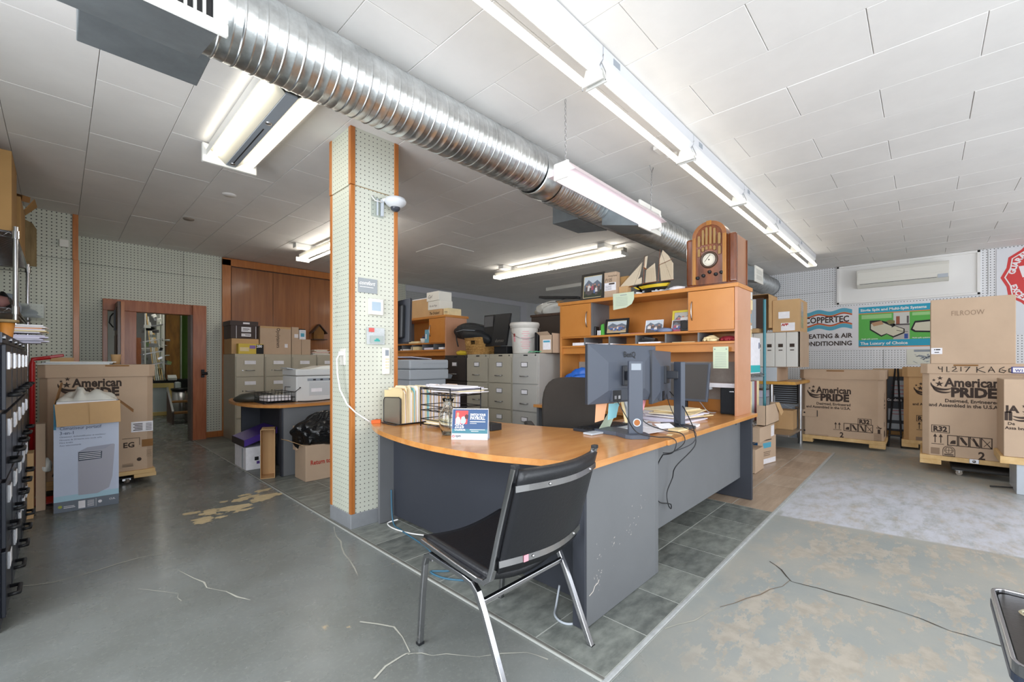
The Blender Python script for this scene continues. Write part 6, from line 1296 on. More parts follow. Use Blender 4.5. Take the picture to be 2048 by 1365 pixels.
for i, (y, w, h, m) in enumerate(((4.86, .10, .03, PAPER), (5.15, .22, .03, PAPER3), (5.5, .2, .05, PAPER2), (5.78, .22, .02, PAPER))): b = MB(); b.box(3.66, y-w/2, CZ, 3.9, y+w/2, CZ+h); b.ob('papers', m, None, label='papers in the far hutch cubby hole, '+['rightmost', 'second from the right', 'third from the right', 'fourth from the right'][i], cat='papers')
b = MB(); b.obox((3.72, 5.52, SZ+.015), (.15, .2, .03), .2); b.ob('envelopes', PAPER2, None, label='cream envelopes beside the cup on the far hutch shelf', cat='papers')
# ------------------------------------------------------------------ copier behind the folders
t = thing('copier', 'large pale grey multifunction copier beyond the desk folders', 'copier', (3.02, 4.48, .755))
X0, X1, Y0, Y1 = 2.76, 3.32, 4.25, 4.72
b = MB(); b.box(X0+.02, Y0+.03, .76, X1-.02, Y1, .99); b.ob('paper_base', GREYW, t, bevel=.012)
b = MB(); b.box(X0, Y0, .99, X1, Y1, 1.11); b.ob('scanner_unit', GREYW, t, bevel=.015, segs=3)
b = MB(); b.box(X0, Y0, 1.114, X1, Y1, 1.225); b.ob('document_feeder', GREYW, t, bevel=.02, segs=3)
b = MB(); b.box(X0+.18, Y0-.003, 1.175, X1-.04, Y0, 1.178); b.ob('seam', GREYW2, t)
b = MB(); b.box(X0+.1, Y0-.04, .84, X0+.40, Y0+.05, .90); b.ob('output_tray', M('tray_grey', '6b7078', .5), t, bevel=.01)
b = MB(); b.obox((2.95, 4.45, 1.245), (.34, .26, .012), .2, 0, .0, .06); b.ob('feeder_tray', PAPER3, t, bevel=.004); b = MB(); b.obox((3.355, 4.30, 1.02), (.10, .05, .05), .4, 0, .4); b.ob('side_tray', GREYW2, t, bevel=.005)
t = thing('copier_stand', 'grey stand under the copier', 'stand', (3.02, 4.48, 0)); b = MB(); b.box(2.74, 4.25, 0, 3.34, 4.72, .757); b.ob('body', CABG, t, bevel=.005)
# all-in-one screen on an arm behind the pillar
t = thing('wall_screen', 'black screen on an arm seen from behind, beside the column', 'screen', (1.92, 3.1, 1.32))
u = Vector((-.42, .90, 0)).normalized(); n = Vector((.905, .42, 0)); A = Vector((1.915, 2.925, 0))
def sq_(a, d, z): return A+Vector((.02*(z-1.3)*8*.16, 0, 0))+u*a+n*d*-1+Vector((0, 0, z+ (-.10*a)))
b = MB(); b.add([sq_(a, d, z) for d in (0, .035) for a, z in ((0, 1.355), (.50, 1.345), (.50, 1.66), (0, 1.70))], [(3,2,1,0), (4,5,6,7), (0,1,5,4), (1,2,6,5), (2,3,7,6), (3,0,4,7)]); b.ob('bezel', MOND, t, bevel=.004)
b = MB(); b.add([sq_(a, d, z) for d, k in ((.035, 1), (.075, .7)) for a, z in ((.04, 1.39), (.46, 1.385), (.46, 1.62), (.04, 1.65))], [(4,5,6,7), (0,1,5,4), (1,2,6,5), (2,3,7,6), (3,0,4,7)]); b.ob('back_cover', BLACK, t, bevel=.01)
b = MB()
for i in range(5):
    for j in range(4): b.add([sq_(.08+.015*i+d1, .0765, 1.42+.02*j+d2) for d1, d2 in ((0, 0), (.008, 0), (.008, .008), (0, .008))], [(0,1,2,3)])
o = b.ob('vent_grid', GREYW, t); o['kind'] = 'stuff'
b = MB(); b.sq([sq_(.25, .07, 1.5), Vector((1.80, 3.2, 1.5))], .03); b.ob('arm', BLACKM, t)
# ------------------------------------------------------------------ furnace cartons on pallets
def chamfer(x0, y0, x1, y1, c): return [(x0+c, y0), (x1-c, y0), (x1, y0+c), (x1, y1-c), (x1-c, y1), (x0+c, y1), (x0, y1-c), (x0, y0+c)]
def star5(b, o, r_, u_, cx, cy, R_, m=0, rot=0, k=.40):
    P = []
    for i in range(10): a = math.pi/2+rot+math.pi*i/5; rr = R_*(1 if i % 2 == 0 else k); P.append(Vector(o)+Vector(r_)*(cx+rr*math.cos(a))+Vector(u_)*(cy+rr*math.sin(a)))
    b.poly(P, m)
def crescent(b, o, r_, u_, cx, cy, R1, a0, a1, w, m=0):
    n = 18; A = []; B_ = []
    for i in range(n+1): t = i/n; a = R(a0+(a1-a0)*t); ww = w*math.sin(math.pi*t)**.7; A.append((cx+R1*math.cos(a), cy+R1*.78*math.sin(a))); B_.append((cx+(R1-ww)*math.cos(a)+.0, cy+(R1*.78-ww)*math.sin(a)))
    Q = lambda p: Vector(o)+Vector(r_)*p[0]+Vector(u_)*p[1]
    for i in range(n): b.poly([Q(A[i]), Q(A[i+1]), Q(B_[i+1]), Q(B_[i])], m)
def logo(t, o, r_, u_, s=1, full=True, sub=True):
    """flag-like stars and swooshes and two lines of lettering; o = left foot of the lettering block, s = scale (1 = .5 m wide)"""
    o = Vector(o); r_ = Vector(r_); u_ = Vector(u_); S = lambda v: v*s
    b = MB(); r2 = r_*s; u2 = u_*s
    star5(b, o, r2, u2, .020, .200, .017); star5(b, o, r2, u2, .068, .222, .024); star5(b, o, r2, u2, .062, .160, .036)
    crescent(b, o, r2, u2, .085, .160, .092, 165, 325, .026); crescent(b, o, r2, u2, .095, .125, .085, 172, 318, .022)
    b.text('American', .128*s, o+r2*.105+u2*.135, r_, u_, bold=.035, sx=.80); b.text('PRIDE', .135*s, o+r2*.150+u2*.028, r_, u_, bold=.055, sx=.93)
    if sub: b.text('Designed, Engineered', .050*s, o+r2*.497+u2*-.035, r_, u_, al='RIGHT', bold=.03, sx=.90); b.text('and Assembled in the U.S.A.', .050*s, o+r2*.497+u2*-.085, r_, u_, al='RIGHT', bold=.03, sx=.90)
    b.ob('printed_logo', PRINT, t)
def marks(t, o, r_, u_, right=True, s=1):
    o = Vector(o); r_ = Vector(r_)*s; u_ = Vector(u_)*s; b = MB(); Q = lambda x, y: o+r_*x+u_*y
    def rect(x0, y0, x1, y1, w=.006):
        for a in ((x0, y0, x1, y0+w), (x0, y1-w, x1, y1), (x0, y0, x0+w, y1), (x1-w, y0, x1, y1)): b.poly([Q(a[0], a[1]), Q(a[2], a[1]), Q(a[2], a[3]), Q(a[0], a[3])])
    for k in range(2): x = .02+.045*k; b.poly([Q(x-.004, .02), Q(x+.004, .02), Q(x+.004, .09), Q(x-.004, .09)]); b.poly([Q(x-.016, .085), Q(x+.016, .085), Q(x, .12)])
    b.poly([Q(-.01, .004), Q(.09, .004), Q(.09, .010), Q(-.01, .010)])
    for k in range(4):
        x = .115+.084*k; rect(x, 0, x+.082, .115, .008)
        if k == 0: b.poly([Q(x+.02, .02), Q(x+.065, .02), Q(x+.065, .06), Q(x+.045, .06), Q(x+.03, .05)])
        elif k == 1: b.poly([Q(x+.008, .10), Q(x+.03, .10), Q(x+.07, .03), Q(x+.06, .012), Q(x+.03, .05)])
        elif k == 2: b.poly([Q(x+.02, .10), Q(x+.035, .10), Q(x+.075, .015), Q(x+.05, .015)]); b.poly([Q(x+.004, .112), Q(x+.078, .0), Q(x+.074, .0), Q(x, .108)])
        else: b.poly([Q(x+.004, .112), Q(x+.082, .004), Q(x+.074, .0), Q(x, .108)]); b.tube([Q(x+.02, .02), Q(x+.045, .05), Q(x+.065, .08)], .002, 4)
    x = .50; b.poly([Q(x, 0), Q(x+.028, 0), Q(x+.028, .06), Q(x, .06)]); b.poly([Q(x-.015, .075), Q(x+.045, .075), Q(x+.045, .085), Q(x-.015, .085)]); b.poly([Q(x-.01, .11), Q(x, .11), Q(x+.04, .065), Q(x+.03, .065)])
    b.ob('handling_marks', PRINT, t)
def r32(t, o, r_, u_, s=1):
    o = Vector(o); r_ = Vector(r_)*s; u_ = Vector(u_)*s; b = MB(); Q = lambda x, y: o+r_*x+u_*y
    for a in ((0, 0, .145, .006), (0, .079, .145, .085), (0, 0, .006, .085), (.139, 0, .145, .085)): b.poly([Q(a[0], a[1]), Q(a[2], a[1]), Q(a[2], a[3]), Q(a[0], a[3])])
    b.text('R32', .078*s, Q(.014, .016), r_, u_, bold=.05, sx=.88); b.ob('printed_code', PRINT, t)
def pallet(t, x0, y0, x1, y1, z0, axis='y', h=.10):
    b = MB(); b.box(x0-.012, y0-.02, z0+h*.5, x1+.012, y1+.02, z0+h); b.ob('pallet_deck', PINE, t, bevel=.003)
    for k in range(3):
        for e in (0, 1):
            if axis == 'y': yy = y0-.02+(y1-y0+.04-.17)*k/2*1.0; 
            if axis == 'y':
                if k == 1: continue
                b = MB(); b.box((x0-.012) if e == 0 else x1-.10, yy, z0, (x0+.09) if e == 0 else x1+.012, yy+.17, z0+h*.5)
            else:
                xx = x0-.02+(x1-x0+.04-.17)*k/2
                if k == 1: continue
                b = MB(); b.box(xx, (y0-.012) if e == 0 else y1-.10, z0, xx+.17, (y0+.09) if e == 0 else y1+.012, z0+h*.5)
            b.ob('pallet_block', PINE, t, bevel=.003)
def carton_unit(label, x0, y0, x1, y1, z0, z1, lid=.13, m=CARD, axis='y', ch=.055, pal=.10):
    t = thing('furnace_carton', label, 'box', ((x0+x1)/2, (y0+y1)/2, z0)); pallet(t, x0, y0, x1, y1, z0, axis, pal)
    b = MB(); b.prism(chamfer(x0, y0, x1, y1, ch), z0+pal+.002, z1-.008); b.ob('box', m, t, bevel=.004)
    o = .014; b = MB(); b.prism(chamfer(x0-o, y0-o, x1+o, y1+o, ch), z1-lid, z1); b.ob('lid', m, t, bevel=.004)
    return t
RY = (0, -1, 0); UZ = (0, 0, 1)
# A : right of the work table
t = carton_unit('tall printed furnace carton on a pallet by itself in front of the wall banner', 7.60, .40, 8.40, 1.335, .03, 1.085)
fx = 7.599; logo(t, (fx, 1.245, .615), RY, UZ, 1.0); r32(t, (fx, .67, .335), RY, UZ); marks(t, (fx, .935, .232), RY, UZ, s=.95)
b = MB(); b.text('2', .10, (fx, .87, .137), RY, UZ, bold=.03, sx=.9); b.ob('printed_number', PRINT, t)
b = MB(); b.box(7.583, .82, 1.062, 7.588, 1.02, 1.078); b.ob('lid_slot', CARDI, t); b = MB(); b.box(7.588, .83, .945, 7.596, 1.01, .962); b.ob('lid_tab', CARD, t)
b = MB(); b.box(7.590, 1.13, .40, 7.599, 1.36, .50); b.ob('side_flap', CARD, t, bevel=.002); b = MB(); b.box(7.587, 1.125, .405, 7.590, 1.135, .495); b.lathe([(0, .002), (.012, .002)], (7.589, 1.285, .455), 14, 0, (-1, 0, 0)); b.lathe([(0, .002), (.012, .002)], (7.598, 1.285, .19), 14, 0, (-1, 0, 0)); b.ob('flap_slot', BLACKP, t)
b = MB(); b.box(7.585, 1.31, .50, 7.60, 1.40, .535); b.ob('metal_clip', CHROME, t)
b = MB(); 
for k in range(9): b.box(fx-.001, .42, .08+.018*k, fx, .50, .088+.018*k)
b.ob('small_print', M('faint_brown_print', '8f7864', .8), t)
b = MB()
for k in range(4): b.box(fx-.001, 1.0, .14+.012*k-.03, fx, 1.24, .143+.012*k-.03)
b.ob('fine_print', M('faint_brown_print', '8f7864', .8), t)
b = MB(); fy = .399; crescent(b, (7.7, fy, .72), (1, 0, 0), UZ, .12, .0, .10, 165, 325, .03); star5(b, (7.7, fy, .72), (1, 0, 0), UZ, .12, .03, .04); b.box(7.68, fy-.001, .60, 7.86, fy, .62); b.box(7.70, fy-.001, .56, 7.86, fy, .575); b.box(7.68, fy-.001, .18, 7.84, fy, .26); b.box(7.70, fy-.001, .32, 7.76, fy, .38); b.ob('side_print', PRINT, t)
# middle carton behind
t = carton_unit('furnace carton half hidden between the two bigger ones', 8.05, -.75, 8.75, .215, .03, 1.125, m=CARDL)
fx = 8.049; logo(t, (fx, .105, .69), RY, UZ, .95); r32(t, (fx, .085, .39), RY, UZ); marks(t, (fx, .075, .27), RY, UZ, s=.95)
b = MB(); b.box(fx-.001, .01, .09, fx, .09, .18); b.ob('small_print', M('faint_brown_print', '8f7864', .8), t)
# B : the big one on a dolly
t = carton_unit('largest furnace carton on a pallet and dolly, handwriting across its lid', 6.60, -.92, 7.45, .022, .085, 1.178, lid=.105, pal=.095)
fx = 6.599; logo(t, (fx, -.050, .80), RY, UZ, 1.0); r32(t, (fx, -.050, .43), RY, UZ, .98); marks(t, (fx, -.060, .30), RY, UZ, s=.98)
b = MB(); b.text('2', .11, (fx, -.40, .184), RY, UZ, bold=.03, sx=.9); b.ob('printed_number', PRINT, t)
b = MB(); b.box(6.583, -.40, 1.155, 6.588, -.22, 1.170); b.ob('lid_slot', CARDI, t)
b = MB()
for pts in (((-.105, .07), (-.11, .045), (-.135, .045), (-.135, .07)), ((-.135, .07), (-.135, .01)), ((-.17, .07), (-.17, .015), (-.19, .015)), ((-.21, .06), (-.235, .07), (-.24, .05), (-.21, .02), (-.25, .02)), ((-.275, .07), (-.275, .02)), ((-.30, .065), (-.34, .07), (-.31, .015)),
            ((-.39, .07), (-.39, .01)), ((-.44, .07), (-.39, .04), (-.45, .01)), ((-.47, .015), (-.49, .07), (-.515, .012)), ((-.47, .035), (-.51, .035)), ((-.58, .07), (-.55, .05), (-.545, .02), (-.575, .01), (-.59, .03), (-.56, .04)), ((-.64, .065), (-.61, .05), (-.61, .02), (-.65, .01))):
    b.tube([(6.583, y, 1.078+z) for y, z in pts], .0032, 4)
b.ob('handwriting', BLACKP, t)
b = MB(); b.box(6.581, -.80, 1.085, 6.584, -.625, 1.15, 0); b.box(6.5795, -.79, 1.093, 6.581, -.635, 1.142, 1); b.ob('blue_label', [M('label_blue', '3a3f8c', .5), PAPER], t)
b = MB(); b.text('W1 W2', .035, (6.579, -.65, 1.10), RY, UZ, bold=.03); b.ob('label_lettering', M('label_blue', '3a3f8c', .5), t)
b = MB(); fx2 = fx-.0008; FP = M('faint_brown_print', '8f7864', .8)
b.box(fx2, -.115, .195, fx, -.045, .265, 0); b.ob('recycling_print', FP, t)
b = MB(); cy, cz = -.185, .247; P = [(fx2, cy+.045*math.cos(math.pi*i/12), cz+.045*math.sin(math.pi*i/12)) for i in range(13)]+[(fx2, cy-.045, cz-.06), (fx2, cy+.045, cz-.06)]; b.tube(P, .0025, 4, closed=True)
for k in range(5): a = .034*math.cos(math.pi*k/4); b.tube([(fx2, cy+a*math.cos(q), cz+.034*math.sin(q)) for q in [2*math.pi*i/14 for i in range(15)]], .0014, 4)
b.box(fx2, cy-.036, cz-.002, fx, cy+.036, cz+.002); b.box(fx2, cy-.036, cz-.05, fx, cy+.036, cz-.04); b.ob('globe_print', PRINT, t)
b = MB(); b.obox((6.583, -.37, .160), (.012, .070, .045)); b.ob('pallet_bracket', CHROME, t, bevel=.002); b = MB(); b.lathe([(0, .006), (.012, .004), (.014, 0)], (6.576, -.37, .160), 12, 0, (-1, 0, 0)); b.ob('bolt', CHROME, t)
t = thing('dolly', 'black four-wheeled dolly under the largest carton', 'dolly', (6.85, -.47, 0)); b = MB(); b.box(6.53, -.74, .055+.0, 7.1, -.20, .084); b.ob('deck', RUBBER, t, bevel=.01)
def caster(t, x, y, zt, r=.03, ang=0):
    b = MB(); d = Vector((math.cos(ang), math.sin(ang), 0)); b.cyl(Vector((x, y, r))-d*.013, Vector((x, y, r))+d*.013, r, n=18); w = b.ob('caster_wheel', M('dirty_wheel', '8d8378', .5), t, bevel=.003)
    b = MB(); b.sq([Vector((x, y, r))-d*.018, Vector((x, y, zt))-d*.018], .006, .03); b.sq([Vector((x, y, r))+d*.018, Vector((x, y, zt))+d*.018], .006, .03); b.box(x-.03, y-.03, zt-.006, x+.03, y+.03, zt); b.ob('fork', STEEL, w)
for x in (6.58, 7.04):
    for y in (-.26, -.68): caster(t, x, y, .056, .026)
t = thing('plain_carton', 'plain brown carton with a handwritten word on top of the largest one', 'box', (6.9, -.35, 1.18)); b = MB(); b.box(6.58, -.655, 1.179, 7.30, -.045, 1.872); b.ob('box', CARD, t, bevel=.005)
b = MB(); b.text('FILROOW', .075, (6.578, -.20, 1.69), RY, UZ, bold=-.005, sx=.72); b.ob('handwriting', M('faint_brown_print', '8f7864', .8), t)
b = MB(); b.box(6.576, -.135, 1.283, 6.579, -.048, 1.35); b.ob('label', PAPER, t); b = MB(); b.box(6.5745, -.12, 1.325, 6.576, -.085, 1.337); b.box(6.5745, -.11, 1.298, 6.576, -.075, 1.306); b.box(6.5745, -.08, 1.325, 6.576, -.072, 1.337); b.ob('label_print', BLACKP, t)
b = MB(); b.box(6.62, -.657, 1.22, 7.26, -.6565, 1.83); b.ob('white_side', M('pale_card', 'e6dcd2', .8), t)  # this side gets a paler colour than the rest of the carton
# cut box in front, at the frame's edge
t = thing('furnace_carton', 'narrow carton on its own pallet cut by the right edge of the picture, logo reversed', 'box', (6.2, -.9, .25)); b = MB(); b.box(5.98, -1.2, .335, 6.5, -.522, 1.04); b.ob('box', CARD, t, bevel=.004)
b = MB(); b.box(5.975, -1.22, .27, 6.5, -.50, .333); b.ob('pallet_deck', PINE, t); b = MB(); b.box(5.99, -1.2, .0, 6.45, -.60, .268); b.ob('pallet_block', GREYW, t, bevel=.003)
fx = 5.979; o = Vector((fx, -.60, .70)); b = MB(); rr = Vector((0, -1, 0)); star5(b, o, rr, UZ, .045, .10, .018); star5(b, o, rr, UZ, .085, .088, .014); star5(b, o, rr, UZ, .055, .045, .026)
n = 18
for R1, w, cx, cy in ((.078, .022, .035, .045), (.072, .018, .03, .015)):
    crescent(b, o, rr, UZ, cx, cy, R1, 215, 375, w)
b.text('IA', .085, o+rr*-.068+Vector(UZ)*.04, rr, UZ, bold=.05); b.text('II', .10, o+rr*-.075+Vector(UZ)*-.03, rr, UZ, bold=.06)
b.text('De', .036, o+rr*-.055+Vector(UZ)*-.075, rr, UZ, bold=.03); b.text('Assa bn', .036, o+rr*-.07+Vector(UZ)*-.115, rr, UZ, bold=.03); b.ob('printed_logo', PRINT, t)
b = MB(); b.box(5.970, -.72, .565, 5.979, -.655, .63); b.ob('side_flap', CARD, t); b = MB(); b.box(5.968, -.735, .64, 5.98, -.72, .665); b.ob('metal_clip', CHROME, t)
b = MB(); 
for k in range(5): b.box(5.977, -1.0, .38+.03*k, 5.979, -.70-.015, .395+.03*k)
b.ob('purple_label', M('purple_label', '6a4bb0', .5), t)
b = MB(); b.tube([(5.6, -.72, .012), (5.45, -.85, .012), (5.5, -1.05, .012), (5.9, -1.2, .012)], .010, 8); b.ob('hose', RUBBER, None, label='black hose lying on the floor at the right edge', cat='hose')
b = MB(); b.tube([(6.15, -.45, .010), (6.3, -.75, .010), (6.25, -1.1, .010)], .007, 8); b.ob('hose', RUBBER, None, label='thin black cable on the floor beside the dolly', cat='cable')
# furnace and easel between the cartons
t = thing('furnace', 'furnace unit in a printed grey carton behind the black easel', 'furnace', (8.9, .33, .16)); b = MB(); b.box(8.6, .20, .17, 9.2, .56, .98); b.ob('body', GREYD, t, bevel=.004)
b = MB(); b.box(8.585, .20, .98, 9.2, .58, 1.09); b.ob('tan_lid', CARDL, t); b = MB(); b.box(8.59, .205, .60, 8.6, .42, .66); b.ob('nameplate', BLACKP, t)
b = MB(); b.text('Goodman', .055, (8.588, .412, .615), RY, UZ, bold=.03, sx=.75); b.ob('lettering', PAPER, t)
b = MB()
for z0, z1, y0, y1 in ((.68, .92, .205, .33), (.33, .50, .205, .40), (.20, .28, .20, .42)): b.box(8.592, y0, z0, 8.6, y1, z1)
b.ob('white_panel', GREYW, t); b = MB()
for z in (.42, .47, .72, .78, .84): b.box(8.590, .21, z, 8.592, .36, z+.008)
b.ob('print_lines', REDP, t); b = MB(); b.box(8.588, .20, .09, 9.2, .56, .168); b.ob('base', CARDD, t)
t = thing('easel', 'thin black easel stand between the furnace cartons', 'easel', (8.3, .33, 0))
for ya, yb_ in ((.315, .375), (.285, .235)): b = MB(); b.cyl((8.42, ya, 1.10), (8.10, yb_, .0), .011, n=8); b.ob('leg', BLACKM, t)
b = MB(); b.cyl((8.12, .232, .16), (8.12, .378, .16), .012, n=8); b.ob('foot_bar', BLACKM, t)

# ------------------------------------------------------------------ tall shelf rack and work table beyond the desk
t = thing('blue_post_rack', 'wire shelf rack with a teal front post beyond the hutch', 'rack', (5.3, 1.6, 0)); TP = M('teal_enamel', '3d7f8c', .35)
for x, y, m in ((5.71, 1.36, TP), (5.71, 1.78, TP), (4.85, 1.36, TP), (4.85, 1.78, TP)): b = MB(); b.cyl((x, y, 0), (x, y, 1.93), .016, n=12); b.ob('post', m, t)
for z in (.33, .52, 1.06):
    b = MB(); b.tube([(4.85, 1.36, z), (5.71, 1.36, z), (5.71, 1.78, z), (4.85, 1.78, z)], .005, 6, closed=True); b.tube([(4.85, 1.36, z-.03), (5.71, 1.36, z-.03), (5.71, 1.78, z-.03), (4.85, 1.78, z-.03)], .004, 6, closed=True)
    for k in range(26): x = 4.87+k*.033; b.tube([(x, 1.36, z+.003), (x, 1.78, z+.003)], .0022, 4)
    for k in range(13): x = 4.87+k*.066; b.tube([(x, 1.36, z-.03), (x+.033, 1.36, z), (x+.066, 1.36, z-.03)], .002, 4)
    o = b.ob('wire_shelf', STEEL, t)
def bx(name, label, x0, y0, z0, x1, y1, z1, m=CARD, cat='box', extra=(), group=None):
    t = thing(name, label, cat, ((x0+x1)/2, (y0+y1)/2, z0), group=group); b = MB(); b.box(x0, y0, z0, x1, y1, z1); b.ob('box', m, t, bevel=.003)
    for nm, mm, fn in extra: b = MB(); fn(b); b.ob(nm, mm, t)
    return t
bx('white_carton', 'glossy white carton with a turquoise foot stripe on the wire rack', 5.2, 1.38, 1.068, 5.60, 1.60, 1.47, PAPER, extra=(('teal_stripe', TEAL, lambda b: b.box(5.19, 1.3785, 1.08, 5.601, 1.379, 1.16)), ('symbol', NAVY, lambda b: b.box(5.54, 1.378, 1.35, 5.57, 1.379, 1.42))))
for i in range(5): bx('binder', 'grey or beige binder standing on the wire rack below the white carton', 5.18+.095*i, 1.40, .53, 5.26+.095*i, 1.66, .98, [GREYW2, PAPER2, GREYW, M('maroon_binder', '8a4a52', .6), PAPER2][i], 'binder', group='binders on the wire rack')
t = thing('open_carton', 'open cardboard box with a raised flap on the wire rack', 'box', (5.6, 1.6, .5)); b = MB(); b.box(5.30, 1.25, .50, 5.88, 1.34, .505); b.box(5.30, 1.25, .50, 5.88, 1.254, .72); b.box(5.876, 1.25, .5, 5.88, 1.34, .72); b.box(5.3, 1.25, .5, 5.304, 1.34, .72); b.ob('box', CARD, t)
b = MB(); b.ext([(5.88, 1.25, .72), (5.74, 1.25, .72), (5.80, 1.22, .60)][:0] or [(5.70, 1.245, .73), (5.88, 1.245, .72), (6.02, 1.23, .60), (5.90, 1.23, .56)], (0, .004, .0)); b.ob('flap', CARDL, t)
bx('file_carton', 'cardboard box of hanging files on the low rack shelf', 5.15, 1.27, .335, 5.76, 1.35, .49, CARD, extra=(('files', PAPER, lambda b: [b.box(5.60+.02*k, 1.262, .35, 5.61+.02*k, 1.269, .47) for k in range(6)]),))
t = thing('carton', 'tan carton with a blue end and a blue label on the tiled floor', 'box', (5.7, 1.33, 0)); b = MB(); b.prism([(5.47, 1.372), (5.90, 1.285), (5.98, 1.48), (5.55, 1.57)], .012, .335); b.ob('box', CARD, t, bevel=.003)
def face(b, u0, u1, z0, z1, d=.0012): p, q = Vector((5.47, 1.372, 0)), Vector((5.90, 1.285, 0)); n_ = Vector((-.198, -.98, 0))*d; a, c = p.lerp(q, u0)+n_, p.lerp(q, u1)+n_; b.poly([a+Vector((0, 0, z0)), c+Vector((0, 0, z0)), c+Vector((0, 0, z1)), a+Vector((0, 0, z1))])
b = MB(); face(b, .28, .72, .20, .26); b.ob('blue_label', SKYB, t); b = MB(); face(b, 0, .98, .018, .075); b.ob('white_band', PAPER, t); b = MB(); face(b, .28, .7, .15, .155); face(b, .32, .66, .13, .135); face(b, .32, .66, .11, .115); face(b, .3, .75, .285, .295); b.ob('print_lines', PRINT, t)
b = MB(); b.add([(5.4685, 1.372, .012), (5.548, 1.571, .012), (5.548, 1.571, .32), (5.4685, 1.372, .32)], [(3,2,1,0)]); b.ob('blue_end', M('deep_blue_print', '2f6fa8', .5), t)
bx('carton', 'slim tan carton beside the blue-ended one by the desk', 5.10, 1.30, .012, 5.42, 1.42, .26, CARD)
for i, (z0, z1, x, m) in enumerate(((1.475, 1.56, 5.42, PAPER2), (1.565, 1.61, 5.44, OFFW), (1.615, 1.78, 5.42, CARDL), (1.785, 1.90, 5.46, PAPER2), (1.905, 1.99, 5.45, OFFW))): bx('small_carton', 'small carton in the narrow stack beside the hutch, '+['lowest', 'second up', 'third up, with a window', 'fourth up', 'topmost'][i], x-.14, 1.42, z0, x, 1.56, z1, m, extra=((('window', SKYB, lambda b: b.box(5.36, 1.418, 1.64, 5.40, 1.419, 1.74)),) if i == 2 else ()))
t = thing('work_table', 'steel legged work table with a yellowish wooden top', 'table', (7.1, 1.9, 0)); TX0, TX1, TY0, TY1 = 6.62, 7.6, 1.22, 2.75
b = MB(); b.box(TX0, TY0, .895, TX1, TY1, .935); b.ob('top', wood('butcher_block', 'b98433', 'd3a04e', (1, 4, 4), .45), t, bevel=.004)
for x, y in ((6.69, 1.51), (7.5, 1.32), (6.69, 2.6), (7.5, 2.6)): b = MB(); b.cyl((x, y, 0), (x, y, .895), .026, n=14); b.cyl((x, y, 0), (x, y, .03), .032, n=14); b.cyl((x, y, .48), (x, y, .51), .032, n=14); b.ob('leg', STEEL, t)
b = MB(); b.box(6.66, 1.30, .20, 7.55, 2.7, .225); b.ob('lower_shelf', STEEL, t, bevel=.003); b = MB(); b.box(6.66, 1.58, .55, 7.4, 2.65, .57); b.ob('middle_shelf', CARDL, t)
TBK = lambda n, l, *a, **k: bx(n, l, *a, **k)
TBK('carton', 'yellowish carton on the low shelf of the work table', 6.68, 1.56, .226, 7.2, 1.95, .50, CARDL, extra=(('label', PAPER, lambda b: b.box(6.678, 1.62, .32, 6.679, 1.74, .44)),))
TBK('carton', 'second yellowish carton deeper on the low shelf', 7.22, 1.36, .226, 7.5, 1.70, .50, CARDL)
TBK('white_carton', 'greyish shrink-wrapped carton on the middle shelf', 6.70, 1.60, .571, 7.3, 1.98, .70, GREYW)
TBK('roll', 'folded white filters on the middle shelf under the table top', 6.74, 1.62, .702, 7.3, 2.0, .80, PAPER3, 'filters')
TBK('carton', 'wide carton with a pale end and grey label directly on the table top', 6.66, 1.44, .936, 7.3, 2.0, 1.125, GREYW, extra=(('brown_side', CARD, lambda b: b.box(6.665, 1.438, .94, 7.3, 1.4395, 1.12)), ('label', GREYW2, lambda b: b.box(6.658, 1.62, 1.04, 6.659, 1.72, 1.06)), ('label_line', PRINT, lambda b: b.box(6.658, 1.63, 1.0, 6.659, 1.70, 1.012))))
t = thing('filter_carton', 'open brown carton holding four white filter boxes', 'box', (7.0, 1.5, 1.127)); b = MB(); b.box(6.68, 1.175, 1.127, 7.25, 1.18, 1.60); b.box(6.68, 1.965, 1.127, 7.25, 1.97, 1.6); b.box(6.68, 1.18, 1.127, 7.25, 1.965, 1.132); b.box(6.68, 1.18, 1.595, 7.25, 1.965, 1.6); b.box(7.245, 1.18, 1.132, 7.25, 1.965, 1.595); b.ob('box', CARD, t, bevel=.002)
TP_ = M('filter_wrap', 'd3d1cc', .35, bump=.3, bs=18)
for k in range(5):
    y1 = 1.335+.132*(k+.0)+.0; y0 = 1.205+.132*k; t = thing('filter_box', 'white wrapped filter box in the open carton, '+['rightmost', 'second from the right', 'third from the right', 'fourth from the right', 'leftmost behind the teal post'][k], 'filter', (6.8, y0+.06, 1.133)); b = MB(); b.box(6.675, y0, 1.133, 7.2, y0+.128, 1.592); b.ob('box', TP_, t, bevel=.005)
    b = MB(); b.box(6.673, y0+.035, 1.395, 6.6745, y0+.09, 1.44); b.box(6.673, y0+.04, 1.35, 6.6745, y0+.085, 1.362); b.ob('printed_mark', PRINT, t)
t = TBK('carton', 'tan carton with a red and white label on top of the filter carton', 6.70, 1.19, 1.602, 7.22, 1.50, 2.03, CARDL, extra=(('label', PAPER, lambda b: [b.box(6.698, 1.24, 1.615, 6.699, 1.40, 1.72), b.box(6.698, 1.30, 1.78, 6.699, 1.43, 1.87)]), ('label_stripe', REDP, lambda b: b.text('APP', .045, (6.697, 1.395, 1.68), RY, UZ, bold=.05, sh=.2)), ('tape', PLASTIC, lambda b: b.box(6.80, 1.189, 1.65, 6.95, 1.1895, 2.0))))
TBK('brown_strip', 'low tan carton strip under the open carton left of the filters', 6.66, 1.66, 1.602, 7.1, 2.0, 1.66, CARDL)
